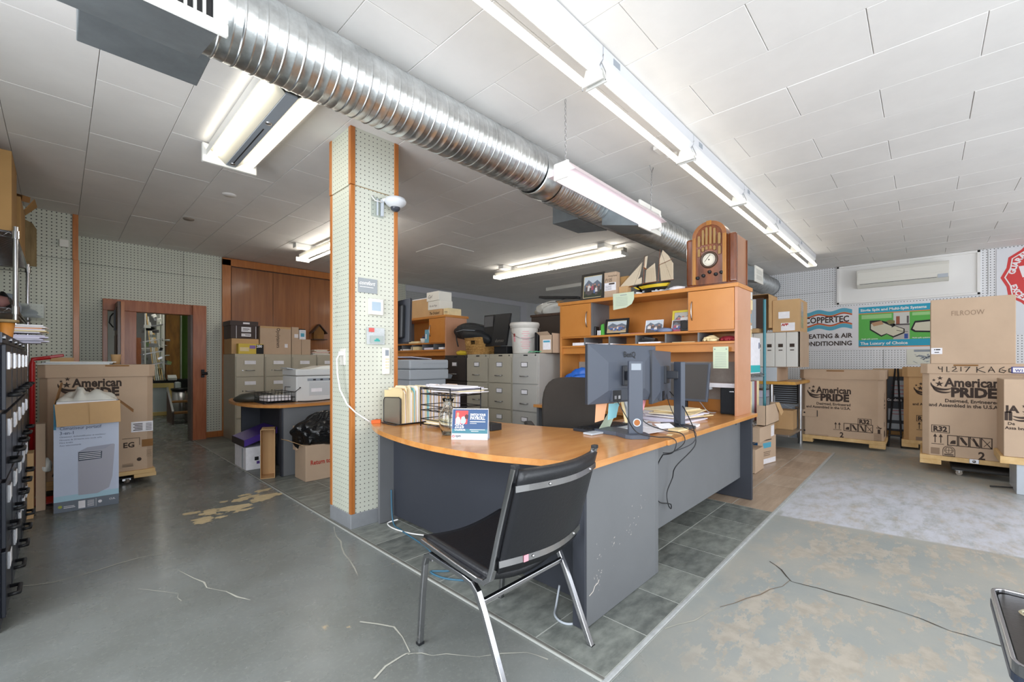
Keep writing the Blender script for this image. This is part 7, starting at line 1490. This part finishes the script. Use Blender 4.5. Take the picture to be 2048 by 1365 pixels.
t = thing('open_carton', 'open carton on its side with a dark filter inside, top left of the stack', 'box', (6.9, 1.75, 1.66)); b = MB(); b.box(6.68, 1.54, 1.661, 7.15, 1.545, 2.13); b.box(6.68, 1.54, 2.125, 7.15, 2.0, 2.13); b.box(7.145, 1.54, 1.661, 7.15, 2.0, 2.13); b.ob('box', CARDL, t)
b = MB(); b.box(6.66, 1.505, 1.66, 6.99, 1.535, 2.10); b.ob('flap', CARDL, t); b = MB(); b.box(6.70, 1.60, 1.662, 6.74, 1.70, 2.08); b.ob('dark_filter', M('dark_pleats', '4a3a33', .9), t); b = MB(); b.box(6.67, 1.70, 1.662, 6.9, 1.86, 2.07); b.ob('grey_panel', GREYW, t, bevel=.004)
# air filters standing on the floor right of the table
t = thing('air_filter', 'grey lattice-faced air filter standing on the floor by the table', 'filter', (7.7, 1.45, 0)); b = MB(); b.box(7.62, 1.38, .06, 7.67, 1.70, .56); b.ob('frame', GREYW2, t); b = MB()
for k in range(5):
    b.sq([(7.617, 1.39, .10+.09*k), (7.617, 1.55, .19+.09*k)], .012, .004); b.sq([(7.617, 1.55, .10+.09*k), (7.617, 1.39, .19+.09*k)], .012, .004); b.sq([(7.617, 1.55, .10+.09*k), (7.617, 1.69, .19+.09*k)], .012, .004); b.sq([(7.617, 1.69, .10+.09*k), (7.617, 1.55, .19+.09*k)], .012, .004)
b.ob('lattice', GREYW, t)
t = thing('air_filter', 'dark pleated filter lying above the lattice one', 'filter', (7.7, 1.45, .56)); b = MB(); b.box(7.62, 1.38, .57, 7.7, 1.72, .87); b.ob('body', RUBBER, t); b = MB()
for k in range(9): b.box(7.612, 1.385, .585+.032*k, 7.62, 1.715, .598+.032*k)
b.ob('pleats', GREYW2, t)

# ------------------------------------------------------------------ left side: cartons, portable air conditioner box
t = carton_unit('printed furnace carton on a pallet by the doorway, a paper cup on its lid', -.12, 5.60, .655, 6.40, .06, 1.172, lid=.115, axis='x', ch=.05, pal=.075)
fy = 5.599; logo(t, (-.005, fy, .855), (1, 0, 0), UZ, .84, sub=False)
b = MB(); b.box(.30, 5.583, 1.155, .47, 5.588, 1.168); b.ob('lid_slot', CARDI, t)
b = MB(); b.box(.485, 5.595, .51, .65, 5.598, .61); b.ob('label', PAPER, t); b = MB(); 
for k in range(5): b.box(.50+.01*(k % 2), 5.593, .525+.015*k, .57, 5.5945, .532+.015*k); b.box(.595, 5.593, .525+.015*k, .64, 5.5945, .53+.015*k)
b.ob('label_print', PRINT, t)
b = MB(); b.text('EG', .070, (.425, fy, .365), (1, 0, 0), UZ, bold=.03); b.box(.42, fy-.001, .45, .55, fy, .454); b.box(.546, fy-.001, .38, .55, fy, .45); b.ob('printed_code', PRINT, t)
b = MB(); b.box(.565, 5.594, .36, .65, 5.598, .43); b.ob('hand_hole', CARDI, t); b = MB(); b.lathe([(0, .001), (.018, .001)], (.545, fy, .24), 16, 0, (0, -1, 0)); b.ob('round_mark', PRINT, t)
b = MB()
for k in range(5): b.box(.60, fy-.001, .26+.015*k, .64, fy, .265+.015*k); b.box(.42, fy-.001, .18+.012*(k % 3), .50, fy, .184+.012*(k % 3))
b.ob('small_print', FP, t)
b = MB(); b.box(.02, 5.597, 1.0, .022, 5.599, 1.05); 
t = thing('dolly', 'black castered dolly under the carton by the doorway', 'dolly', (.27, 6.0, 0)); b = MB(); b.box(.0, 5.66, .052, .56, 6.3, .062); b.ob('deck', RUBBER, t)
for x in (.06, .46):
    for y in (5.70, 6.25): caster(t, x, y, .053, .026, .4)
t = thing('paper_cup', 'tan paper cup standing on the carton lid', 'cup', (.38, 5.72, 1.173)); b = MB(); b.lathe([(0, .001), (.028, .001), (.040, .095), (.042, .098), (.038, .097), (.026, .006)], (.385, 5.72, 1.173), 22); b.ob('cup', CARDL, t)
for i in range(3): b = MB(); b.obox((.10+.02*i, 5.70, 1.179+.009*i), (.46, .22, .008), .04*i); b.ob('wrapped_sheets', [FILM, GREYW, FILM][i], None, label='plastic-wrapped sheet lying on the carton lid', cat='sheet', group='wrapped sheets on the carton lid')
bx('carton', 'small flat tan carton behind the wrapped sheets on the lid', -.06, 5.95, 1.173, .10, 6.1, 1.24, CARDL)
# portable air conditioner box
t = thing('appliance_box', 'tall printed portable air conditioner box with open flaps and film on top', 'box', (.17, 5.12, 0), -.06, local=True)
w, dp, hh = .19, .17, .862; LB = M('box_pale_blue', 'c2cbe0', .35, var=.03); b = MB(); th = .005
b.box(-w, -dp, 0, w, -dp+th, hh); b.box(-w, dp-th, 0, w, dp, hh); b.box(-w, -dp+th, 0, -w+th, dp-th, hh); b.box(w-th, -dp+th, 0, w, dp-th, hh); b.box(-w+th, -dp+th, 0, w-th, dp-th, th); b.ob('box', LB, t)
b = MB(); b.box(-w-.001, -dp+.0, 0, -w, dp, hh); b.ob('dark_side', M('box_olive', '4a4a35', .5, col2='6a5248', vs=3), t)
b = MB(); yy = -dp-.0012; b.box(-w, yy, 0, w, yy+.001, .085); b.ob('grey_band', M('band_grey', '6c7480', .4), t)
b = MB(); b.box(-w, yy-.0002, .085, w, yy+.0008, .13); b.ob('aqua_band', M('band_aqua', 'a9cbdc', .4), t); b = MB(); b.box(-w, yy, .66, -w+.014, yy+.0005, hh-.0); b.ob('teal_corner', M('corner_teal', '2c7fa0', .4), t)
b = MB(); R1_ = (1, 0, 0); b.text('Climatiseur portatif', .036, (-w+.032, yy-.0008, .655), R1_, UZ, bold=.01, sx=.84); b.text('3-en-1', .036, (-w+.032, yy-.0008, .618), R1_, UZ, bold=.01, sx=.9)
b.text('Climatiseur, deshumidificateur et ventilateur', .0165, (-w+.032, yy-.0008, .594), R1_, UZ, sx=.9); b.text('Minuterie de 24 heures avec mode veille', .0165, (-w+.032, yy-.0008, .570), R1_, UZ, sx=.9); b.text('Filtre lavable', .0165, (-w+.032, yy-.0008, .548), R1_, UZ, sx=.9); b.text('Avec telecommande', .0165, (-w+.032, yy-.0008, .526), R1_, UZ, sx=.9); b.ob('lettering', M('box_grey_letters', '5a6480', .5), t)
b = MB(); y2 = yy-.001; AW = M('appliance_picture', 'a9a9b6', .5); b.poly([(x, y2, z) for x, z in ((-.055, .47), (.0, .50), (.155, .512), (.165, .505), (.150, .24), (.13, .15), (.06, .115), (-.052, .12))]); b.ob('picture', AW, t)
b = MB(); b.poly([(x, y2-.0005, z) for x, z in ((-.05, .47), (.0, .50), (.15, .510), (.11, .48), (.09, .475))]); b.ob('picture_top', M('appliance_picture_top', '9fa1b2', .5), t)
b = MB(); b.poly([(x, y2-.001, z) for x, z in ((-.052, .395), (.085, .40), (.088, .46), (-.052, .468))]); b.ob('picture_vent', M('vent_dark', '3c4456', .4), t)
b = MB()
for k in range(4): b.box(-.048, y2-.0016, .407+.0145*k, .08, y2-.0012, .412+.0145*k)
b.ob('picture_slats', PAPER, t)
b = MB(); b.box(-.052, y2-.0002, .012, -.012, y2, .072); b.box(.05, y2-.0002, .01, .052, y2, .075)
for k in range(6): b.box(0, y2-.0002, .018+.009*k, .04, y2, .021+.009*k)
b.lathe([(0, .0005), (.012, .0005)], (.075, y2, .045), 16, 0, (0, -1, 0)); b.text('CUL', .02, (.13, y2, .045), R1_, UZ, bold=.02); b.box(-.135, y2-.0002, .03, -.07, y2, .035); b.box(-.135, y2-.0002, .042, -.075, y2, .046); b.ob('band_marks', PAPER, t)
b = MB(); b.lathe([(0, .0005), (.013, .0005)], (-.155, y2, .045), 6, 0, (0, -1, 0)); b.ob('band_symbol', M('symbol_olive', 'a9b04a', .5), t)
b = MB(); b.ext([(-w+.005, -dp-.002, hh), (w+.008, -dp-.002, hh+.012), (w+.012, -dp-.05, hh-.165), (-w+.02, -dp-.045, hh-.175)], (0, -.004, 0)); b.ob('front_flap', CARDL, t)
b = MB(); b.sq([(.01, -dp-.028, hh-.003), (.015, -dp-.056, hh-.165)], .0015); b.ob('flap_crease', CARDD, t)
b = MB(); b.ext([(-w, -dp+.01, hh), (-w, dp-.01, hh), (-w+.03, dp-.02, hh+.16), (-w+.035, -dp+.05, hh+.17)], (.004, 0, 0)); b.ob('side_flap', CARDI, t)
b = MB(); b.ext([(w, -dp+.01, hh), (w, dp-.01, hh), (w+.10, dp-.03, hh-.10), (w+.09, -dp+.03, hh-.10)], (.004, 0, .003)); b.ob('side_flap', CARDI, t)
b = MB(); b.box(-w+.012, -dp+.004, hh-.02, w-.012, dp-.012, hh+.018); b.ob('foam_block', M('white_foam', 'ecebee', .7), t, bevel=.006)
b = MB()
def film(u, v):
    x = -w+.01+(2*w-.02)*u; y = -dp+.01+(2*dp-.03)*v
    z = hh+.02+.085*math.sin(math.pi*u)**.5*math.sin(math.pi*v)**.4*(.65+.35*math.sin(9*u+2.2*math.sin(5*v))+.12*math.sin(17*u+7*v)) + (.06 if .28 < u < .45 else 0)*math.sin(math.pi*v)
    return (x, y, z)
b.surf(film, 22, 10); b.ob('plastic_film', FILM, t)
b = MB(); b.sq([(-w-.003, .0, .30), (-w-.012, -.02, .27), (-w-.002, -.05, .275)], .012, .006); b.ob('torn_tab', BLACK, t)
# bits between the black cabinets and the cartons
t = thing('hand_truck', 'red hand truck frame standing behind the black cabinets', 'hand truck', (-.12, 5.25, 0))
b = MB(); b.tube([(-.155, 5.30, .04), (-.155, 5.30, 1.18), (-.15, 5.30, 1.22), (-.05, 5.32, 1.235)], .016, 8); b.tube([(-.155, 5.55, .04), (-.155, 5.55, 1.20)], .014, 8); b.ob('frame', REDE, t)
for z in (.25, .55, .85, 1.12): b = MB(); b.tube([(-.155, 5.30, z), (-.155, 5.55, z)], .010, 8); b.ob('rung', REDE, t)
b = MB(); b.obox((-.05, 5.32, 1.24), (.16, .03, .025), .1, 0, 0, -.2); b.ob('grip', REDE, t, bevel=.006); b = MB(); b.box(-.16, 5.30, .01, -.02, 5.55, .02); b.ob('toe_plate', REDE, t)
bx('carton', 'slim tan cardboard pack standing beside the last black cabinet', -.185, 4.93, .0, -.135, 5.12, .50, CARDL)
bx('carton', 'brown cardboard pack leaning behind the slim tan one', -.13, 5.14, .0, -.075, 5.28, .70, CARD)
b = MB(); f, nu, nv = blob((-.07, 5.18, .30), (.03, .04, .07), 61, .4, 10, 14); b.surf(f, nu, nv); b.ob('torn_film', FILM, None, label='scrap of torn white film between the cartons', cat='film')
for i in range(12):
    b = MB(); z = 1.338+.010*i+(.012 if i > 5 else 0); b.obox((-.27+.02*math.sin(i*2.1), 4.72+.02*math.cos(i*1.3), z), (.36+.03*(i % 3), .22, .0085), .08*math.sin(i*1.7)); b.ob('paper_sheaf', (PAPER, PAPER3, PAPER, PEACHP, PAPER2)[(i*2) % 5] if i > 5 else PAPER3, None, label='sheaf in the stack of loose papers on the farthest black cabinet', cat='papers', group='papers on the farthest black cabinet')
# wire rack with boxes, left edge
t = thing('chrome_rack', 'chrome wire shelving rack against the left pegboard', 'rack', (-.45, 5.8, 0))
RX0, RX1, RY0, RY1 = -.68, -.225, 4.92, 6.72
for x, y in ((RX1, RY0), (RX1, RY1), (RX0, RY0), (RX0, RY1)):
    b = MB(); b.cyl((x, y, 0), (x, y, 2.21), .0145, n=14); po = b.ob('post', CHROME, t)
for z in (1.60, 2.165):
    b = MB(); b.tube([(RX0, RY0, z), (RX1, RY0, z), (RX1, RY1, z), (RX0, RY1, z)], .005, 6, closed=True); b.tube([(RX0, RY0, z-.035), (RX1, RY0, z-.035), (RX1, RY1, z-.035), (RX0, RY1, z-.035)], .004, 6, closed=True)
    for k in range(60): y = RY0+.02+k*.0298; b.tube([(RX0, y, z+.004), (RX1, y, z+.004)], .0022, 4)
    for k in range(7): x = RX0+k*.065; b.tube([(x, RY0, z-.035), (x+.032, RY0, z), (x+.065, RY0, z-.035)], .0022, 4)
    b.ob('wire_shelf', CHROME, t)
    for x, y in ((RX1, RY0), (RX1, RY1), (RX0, RY0)): b = MB(); b.cyl((x, y, z-.045), (x, y, z+.012), .021, n=14); b.ob('collar', CHROME, t)
b = MB(); b.box(RX0+.01, RY0+.02, 2.172, RX1-.02, RY1-.01, 2.178); b.ob('shelf_liner', M('dark_liner', '4a4c50', .6, bump=.2, bs=40), t)
bx('carton', 'large plain brown carton on the rack, touching the ceiling', -.85, 4.95, 2.18, -.245, 5.50, 2.78, CARDD)
t = bx('carton', 'second brown carton behind it on the rack, flaps torn open', -.80, 5.54, 2.18, -.225, 6.25, 2.60, CARDD)
b = MB(); b.ext([(-.225, 6.0, 2.60), (-.225, 6.22, 2.60), (-.15, 6.24, 2.70), (-.16, 6.02, 2.72)], (.004, 0, 0)); b.ob('torn_flap', CARDD, t)
b = MB(); b.obox((-.22, 5.7, 2.63), (.05, .12, .05), .4, 0, .3); b.ob('torn_edge', CARDI, t)
RZ = 1.606
t = thing('pipe_fitting', 'rusty pink hexagonal pipe fitting on the rack', 'fitting', (-.33, 5.0, RZ)); b = MB(); b.lathe([(0, 0), (.035, .0), (.05, .03), (.035, .06), (0, .06)], (-.30, 4.98, RZ+.04), 6, 0, (0, -1, 0)); b.ob('hex', M('rusty_pink', '7a5450', .7, bump=.4, bs=30), t)
for i, (x, y, sx, m, l) in enumerate(((-.42, 5.15, .10, GREYD, 'dark grey housing'), (-.36, 5.35, .09, OLD, 'dusty tan block'), (-.30, 5.6, .08, GREYW2, 'grey plastic housing'), (-.45, 5.7, .10, CARDI, 'brown block'), (-.30, 5.2, .05, BLACKM, 'small black coil'))):
    b = MB(); f, nu, nv = blob((x, y, RZ), (sx, .08, .06+.02*(i % 3)), 70+i, .25, 10, 16); b.surf(f, nu, nv, 0, i % 2 == 0); b.ob('machine_part', m, None, label='old machine part on the rack: '+l, cat='machine part')
t = thing('plastic_bin', 'clear plastic bin of fittings on the rack', 'bin', (-.2, 6.15, RZ)); b = MB(); b.box(-.36, 5.95, RZ, -.10, 6.35, RZ+.004); b.box(-.10, 5.95, RZ, -.097, 6.35, RZ+.13); b.box(-.36, 5.95, RZ, -.10, 5.953, RZ+.13); b.ob('shell', PLASTIC, t); b = MB(); f, nu, nv = blob((-.22, 6.15, RZ+.01), (.09, .13, .04), 81, .4, 10, 16); b.surf(f, nu, nv); b.ob('contents', GREYW2, t)
b = MB(); b.box(-.34, 6.4, RZ, -.20, 6.6, RZ+.16); b.ob('grey_case', GREYD, None, label='dark grey case at the far end of the rack shelf', cat='case', bevel=.01)
t = thing('wooden_form', 'orange tapered wooden form with a dark disc on top on the nearest black cabinets', 'mould', (-.2, 3.6, 1.336)); c = (-.215, 3.95, 1.336); b = MB(); b.lathe([(0, 0), (.024, 0), (.024, .004), (.034, .095), (0, .096)], c, 22); b.ob('body', M('orange_wood_form', 'b5752e', .5, var=.1, vs=12), t); b = MB(); b.lathe([(0, .096), (.048, .097), (.052, .105), (.048, .114), (0, .117)], c, 22); b.ob('disc', OLD, t)
t = thing('clay_pot', 'brown pot-shaped form beside the orange one', 'pot', (-.28, 3.5, 1.336)); b = MB(); b.lathe([(0, 0), (.036, 0), (.044, .03), (.036, .08), (.05, .10), (.04, .115), (0, .118)], (-.30, 3.90, 1.336), 22); b.ob('body', M('brown_pot', '7a5f38', .6, var=.1), t)

# ------------------------------------------------------------------ on the beige cabinets
BT = 1.3195
bx('carton', 'tan carton under the dark banker box on the beige cabinets', 1.80, 7.58, BT, 2.17, 8.0, 1.555, CARDL)
bx('banker_box', 'dark brown banker box with white labels on the beige cabinets', 1.79, 7.58, 1.557, 2.15, 7.98, 1.80, M('banker_brown', '3a2a26', .5), extra=(('lid', M('banker_brown', '3a2a26', .5), lambda b: b.box(1.78, 7.57, 1.755, 2.16, 7.99, 1.825)), ('label', PAPER, lambda b: [b.box(1.93, 7.577, 1.66, 2.06, 7.579, 1.735), b.box(1.93, 7.577, 1.59, 2.06, 7.579, 1.635), b.box(1.95, 7.567, 1.78, 2.04, 7.569, 1.805)]), ('edge_strip', PAPER, lambda b: [b.box(1.86, 7.578, 1.56, 1.866, 7.579, 1.75), b.box(2.125, 7.578, 1.56, 2.131, 7.579, 1.75)]), ('label_print', PRINT, lambda b: [b.box(1.95, 7.575, 1.70, 2.04, 7.5765, 1.71), b.box(1.95, 7.575, 1.68, 2.02, 7.5765, 1.685), b.box(1.98, 7.575, 1.61, 2.05, 7.5765, 1.62)])))
bx('light_bulb_carton', 'yellow and black carton marked 200 in front of the tan carton', 1.86, 7.46, BT, 2.20, 7.57, 1.475, M('carton_yellow', 'd6bb4a', .5), extra=(('black_end', BLACKP, lambda b: b.box(2.10, 7.458, BT+.002, 2.202, 7.4595, 1.465)), ('lettering', PAPER, lambda b: b.text('200', .055, (2.105, 7.456, 1.42), (1, 0, 0), UZ, bold=.04, sx=.9)), ('cream_print', PAPER2, lambda b: b.box(1.88, 7.458, 1.36, 2.0, 7.4595, 1.42)), ('purple_print', M('purple_print', '8a6fae', .6), lambda b: b.box(2.01, 7.458, 1.40, 2.09, 7.4595, 1.45))))
bx('carton', 'wide cardboard box with sideways brand lettering on the beige cabinets', 2.18, 7.55, BT, 2.64, 7.95, 1.765, CARD, extra=(('lettering', PRINT, lambda b: b.text('polytainers', .075, (2.42, 7.548, 1.69), (0, 0, -1), (1, 0, 0), bold=.01, sx=.8)), ('logo_ring', PRINT, lambda b: b.tube([(2.445+.02*math.cos(a), 7.548, 1.72+.02*math.sin(a)) for a in [2*math.pi*i/16 for i in range(16)]], .004, 4, 0, True)), ('label', PAPER, lambda b: b.box(2.54, 7.547, 1.43, 2.585, 7.549, 1.49)), ('tape', CARDL, lambda b: b.box(2.182, 7.547, 1.735, 2.638, 7.549, 1.763))))
bx('carton', 'small plain cardboard box beside the wide one on the beige cabinets', 2.65, 7.55, BT, 2.80, 7.85, 1.575, CARD); bx('carton', 'second small plain cardboard box, right of its twin', 2.805, 7.55, BT, 2.95, 7.85, 1.575, CARD)
bx('carton', 'narrow brown carton standing on the small plain boxes', 2.66, 7.58, 1.577, 2.77, 7.75, 1.775, CARD, extra=(('label', PAPER, lambda b: b.box(2.70, 7.578, 1.60, 2.76, 7.579, 1.66)),))
bx('carton', 'white and blue carton standing right of the narrow brown one', 2.78, 7.58, 1.577, 2.885, 7.72, 1.735, PAPER, extra=(('blue_print', SKYB, lambda b: [b.box(2.80, 7.578, 1.62, 2.86, 7.579, 1.68), b.box(2.80, 7.578, 1.70, 2.87, 7.579, 1.705)]), ('dark_top', BLACKP, lambda b: b.box(2.79, 7.585, 1.736, 2.88, 7.71, 1.75))))
for i in range(8): b = MB(); b.obox((3.12+.02*math.sin(i*2), 7.62, BT+.006+.012*i), (.30-.015*i, .24, .010), .05*math.sin(i*1.9)); b.ob('paper_sheaf', (PAPER, PAPER2, PAPER, PEACHP)[i % 4], None, label='sheaf in the paper stack on the beige cabinet nearest the column', cat='papers', group='papers on the beige cabinets')
t = thing('bird_house', 'small brown wooden bird house hung on the panelling', 'bird house', (3.28, 8.05, 1.6)); b = MB(); b.ext([(3.20, 8.13, 1.62), (3.38, 8.13, 1.62), (3.38, 8.13, 1.75), (3.29, 8.13, 1.86), (3.20, 8.13, 1.75)], (0, -.10, 0)); b.ob('body', OLDW, t)
for s in (-1, 1): b = MB(); b.ext([(3.29, 8.135, 1.89), (3.29+s*.14, 8.135, 1.73), (3.29+s*.14, 8.135, 1.715), (3.29, 8.135, 1.875)], (0, -.15, 0)); b.ob('roof', DARKWOOD, t)
b = MB(); b.box(3.18, 7.97, 1.60, 3.42, 8.13, 1.615); b.ob('tray', DARKWOOD, t)

# ------------------------------------------------------------------ far desk: printer, basket, bag; boxes under it
t = thing('laser_printer', 'white multifunction laser printer on the far desk', 'printer', (2.0, 5.2, DT)); X0, X1, Y0, Y1 = 1.80, 2.34, 5.0, 5.42
b = MB(); b.box(X0, Y0, DT+.004, X1, Y1, 1.04); b.ob('body', M('printer_white', 'd2d4d4', .45), t, bevel=.012); b = MB(); b.box(X0-.005, Y0-.005, 1.045, X1+.005, Y1, 1.115); b.ob('scanner', M('printer_white', 'd2d4d4', .45), t, bevel=.012)
b = MB(); b.ext([(X0-.06, 5.1, 1.125), (X0+.10, 5.1, 1.10), (X0+.10, 5.1, 1.11), (X0-.06, 5.1, 1.135)], (0, .2, 0)); b.ob('side_tray', GREYW, t); b = MB(); b.ext([(X0+.16, Y0+.04, 1.116), (X1, Y0+.04, 1.116), (X1, Y0+.04, 1.16), (X0+.30, Y0+.04, 1.15)], (0, .30, 0)); b.ob('feeder', OFFW, t, bevel=.01)
b = MB(); b.box(X0+.14, Y0-.004, .82, X1-.02, Y0, .97); b.ob('rear_door', M('printer_panel', 'bfc3c6', .45), t, bevel=.003); b = MB(); b.box(X0+.12, Y0-.006, .985, X1-.04, Y0, 1.012); b.ob('grip_recess', GREYW2, t); b = MB()
for x in (.18, .26, .36): b.box(X0+x, Y0-.007, .99, X0+x+.03, Y0-.003, 1.006)
b.ob('ports', BLACK, t); b = MB(); b.box(X0+.16, Y0-.006, .86, X0+.28, Y0-.0042, .90); b.ob('sticker', PAPER, t)
t = thing('wire_basket', 'black wire basket on the far desk beside the printer', 'basket', (1.6, 5.2, DT)); b = MB(); x0, x1, y0, y1 = 1.47, 1.78, 4.98, 5.28
for z in (.006, .06, .115): b.tube([(x0, y0, DT+z), (x1, y0, DT+z), (x1, y1, DT+z), (x0, y1, DT+z)], .0032, 5, closed=True)
for k in range(10): x = x0+(x1-x0)*k/9; b.tube([(x, y0, DT+.115), (x, y0, DT+.006), (x, y1, DT+.006), (x, y1, DT+.115)], .0022, 4)
for k in range(7): y = y0+(y1-y0)*k/6; b.tube([(x0, y, DT+.115), (x0, y, DT+.006), (x1, y, DT+.006), (x1, y, DT+.115)], .0022, 4)
b.ob('wires', BLACKM, t)
b = MB(); b.tube([(x1, y1, DT+.006), (x1, y1, DT+.16), (x1+.06, y0, DT+.16), (x1, y0, DT+.115)], .004, 5); b.ob('handle', BLACKM, t)
b = MB(); b.obox((1.63, 5.13, DT+.05), (.24, .2, .05), .1); b.ob('folded_papers', PAPER, None, label='white papers folded in the wire basket', cat='papers')
b = MB(); f, nu, nv = blob((1.52, 5.42, DT), (.20, .15, .065), 91, .12); b.surf(f, nu, nv); b.ob('dark_bag', M('dark_nylon', '34352f', .5, bump=.3, bs=20), None, label='flat dark bag lying on the far desk behind the wire basket', cat='bag')
b = MB(); b.tube([(1.80, 4.95, DT+.012), (1.86, 4.88, DT+.008), (1.98, 4.90, DT+.008), (2.1, 4.93, DT+.012), (2.2, 4.92, DT+.02), (2.3, 4.97, DT+.03)], .006, 6); b.ob('printer_cable', BLACK, None, label='black cable in front of the far printer', cat='cable')
t = thing('carton', 'brown carton with red lettering on the floor, a bin bag on top', 'box', (1.95, 4.55, 0)); b = MB(); b.box(1.68, 4.42, .010, 2.30, 4.70, .365); b.ob('box', CARD, t, bevel=.004)
b = MB(); b.text('Return to Pet', .064, (1.725, 4.418, .17), (1, 0, 0), UZ, bold=.02, sx=.80); b.ob('lettering', REDP, t); b = MB(); b.box(1.66, 4.62, .30, 1.68, 4.70, .54); b.ob('back_flap', CARD, t); b = MB(); b.ext([(1.67, 4.43, .365), (1.67, 4.6, .365), (1.52, 4.62, .43), (1.52, 4.45, .44)], (0, 0, .004)); b.ob('side_flap', CARDL, t)
b = MB(); f, nu, nv = blob((0, 0, 0), (.40, .20, .20), 95, .16, 40, 90)
def bag(a, c):
    x, y, z = f(a, c); w = 1+.022*math.sin(23*c*6.28/2+5*math.sin(7*a))+.016*math.sin(41*c*3.14+9*a); x *= w; y *= w; z *= w
    return (2.02+x, 4.56+y, .345+z*(1.0+.25*(x+.2)) - (.05 if x < -.28 and z < .1 else 0))
b.surf(bag, nu, nv); b.ob('bin_bag', BAGB, None, label='bulging black bin bag on the carton with red lettering', cat='bag')
b = MB(); b.obox((2.12, 4.60, .70), (.03, .05, .16), .3, 0, .0, .5); b.ob('cardboard_strip', CARDL, None, label='cardboard strip poking out above the bin bag', cat='cardboard')
t = thing('shallow_carton', 'tall shallow open carton standing against the far desk', 'box', (1.52, 5.1, 0), local=True); b = MB(); t.rotation_euler = (0, 0, -.35)
b.box(-.065, -.10, .0, -.06, .10, .50); b.box(.06, -.10, .0, .065, .10, .50); b.box(-.065, .095, 0, .065, .10, .5); b.box(-.065, -.10, 0, .065, .1, .005); b.box(-.065, -.1, .495, .065, .1, .5); b.ob('box', CARDL, t); t.location = (1.50, 4.93, .0105)
t = thing('paper_carton', 'white paper carton with a purple lid askew on the tiles', 'box', (1.5, 5.55, 0)); b = MB(); b.box(1.405, 5.35, .010, 1.70, 5.78, .26); b.ob('box', PAPER, t, bevel=.004)
b = MB(); b.ext([(1.385, 5.33, .275), (1.715, 5.33, .39), (1.715, 5.33, .46), (1.385, 5.33, .345)], (0, .47, 0)); b.ob('lid', M('purple_lid', '4a3088', .45), t, bevel=.004); b = MB(); b.add([(1.382, 5.33, .27), (1.382, 5.80, .27), (1.382, 5.80, .345), (1.382, 5.33, .345)], [(0,1,2,3)]); b.ob('lid_end', M('lid_end_dark', '3b3434', .6), t, thick=.002)
b = MB(); b.text('TopPrint', .036, (1.54, 5.348, .13), (1, 0, 0), UZ, bold=.01); b.box(1.49, 5.3485, .11, 1.53, 5.349, .15); b.ob('lettering', BLACKP, t)
for k, m in enumerate((M('purple_print2', '5a3f8e', .6), M('green_print2', '3a8a5a', .6), M('green_print3', '2f9a4a', .6))): b = MB(); b.box(1.51+.045*k, 5.3485, .07, 1.54+.045*k, 5.349, .10); b.ob('symbol', m, t)
b = MB(); b.box(1.4035, 5.45, .02, 1.4045, 5.50, .24); b.ob('side_strip', GREYW, t)

# ------------------------------------------------------------------ table corner at the right edge of the frame
t = thing('metal_edged_table', 'dark ribbed tray table with a rounded metal rim at the right edge', 'table', (1.8, -.4, 0)); ZT = .62
def rr(x0, y0, x1, y1, r, n=6):
    P = []
    for cx, cy, a0 in ((x1-r, y1-r, 0), (x0+r, y1-r, 90), (x0+r, y0+r, 180), (x1-r, y0+r, 270)):
        for i in range(n+1): a = R(a0+90*i/n); P.append((cx+r*math.cos(a), cy+r*math.sin(a)))
    return P
TC = (1.265, -.85, 1.665, -.125)
b = MB(); b.prism(rr(TC[0]+.008, TC[1]+.008, TC[2]-.008, TC[3]-.008, .022), ZT-.035, ZT-.010); b.ob('deck', M('ribbed_dark_top', '2b2927', .35, bump=.5, bs=90, stretch=(8, .4, 1)), t)
b = MB(); P = [(x, y, ZT-.015) for x, y in rr(*TC, .028)]; b.sweep(P, [(-.004, -.022), (.004, -.022), (.004, .015), (-.004, .015)], 0, False, True); b.ob('rim', CHROME, t, bevel=.002)
b = MB(); b.sweep([(x, y, ZT-.030) for x, y in rr(TC[0]-.002, TC[1]-.002, TC[2]+.002, TC[3]+.002, .030)], [(-.003, -.010), (.003, -.010), (.003, .006), (-.003, .006)], 0, False, True); b.ob('lower_band', CABB, t)
b = MB(); b.lathe([(.018, 0), (.022, .004), (.026, 0)], (1.56, -.185, ZT-.009), 24); b.ob('ring', BRASS := M('pale_brass', 'c9c3a8', .3, .8), t); b = MB(); b.lathe([(0, .0015), (.018, .001)], (1.56, -.185, ZT-.0095), 20); b.ob('hole', BLACKP, t)
for x, y in ((1.62, -.20), (1.62, -.8), (1.32, -.8), (1.62, -.5)): b = MB(); b.cyl((x, y, 0), (x, y, ZT-.036), .014, n=10); b.ob('leg', BLACKM, t)
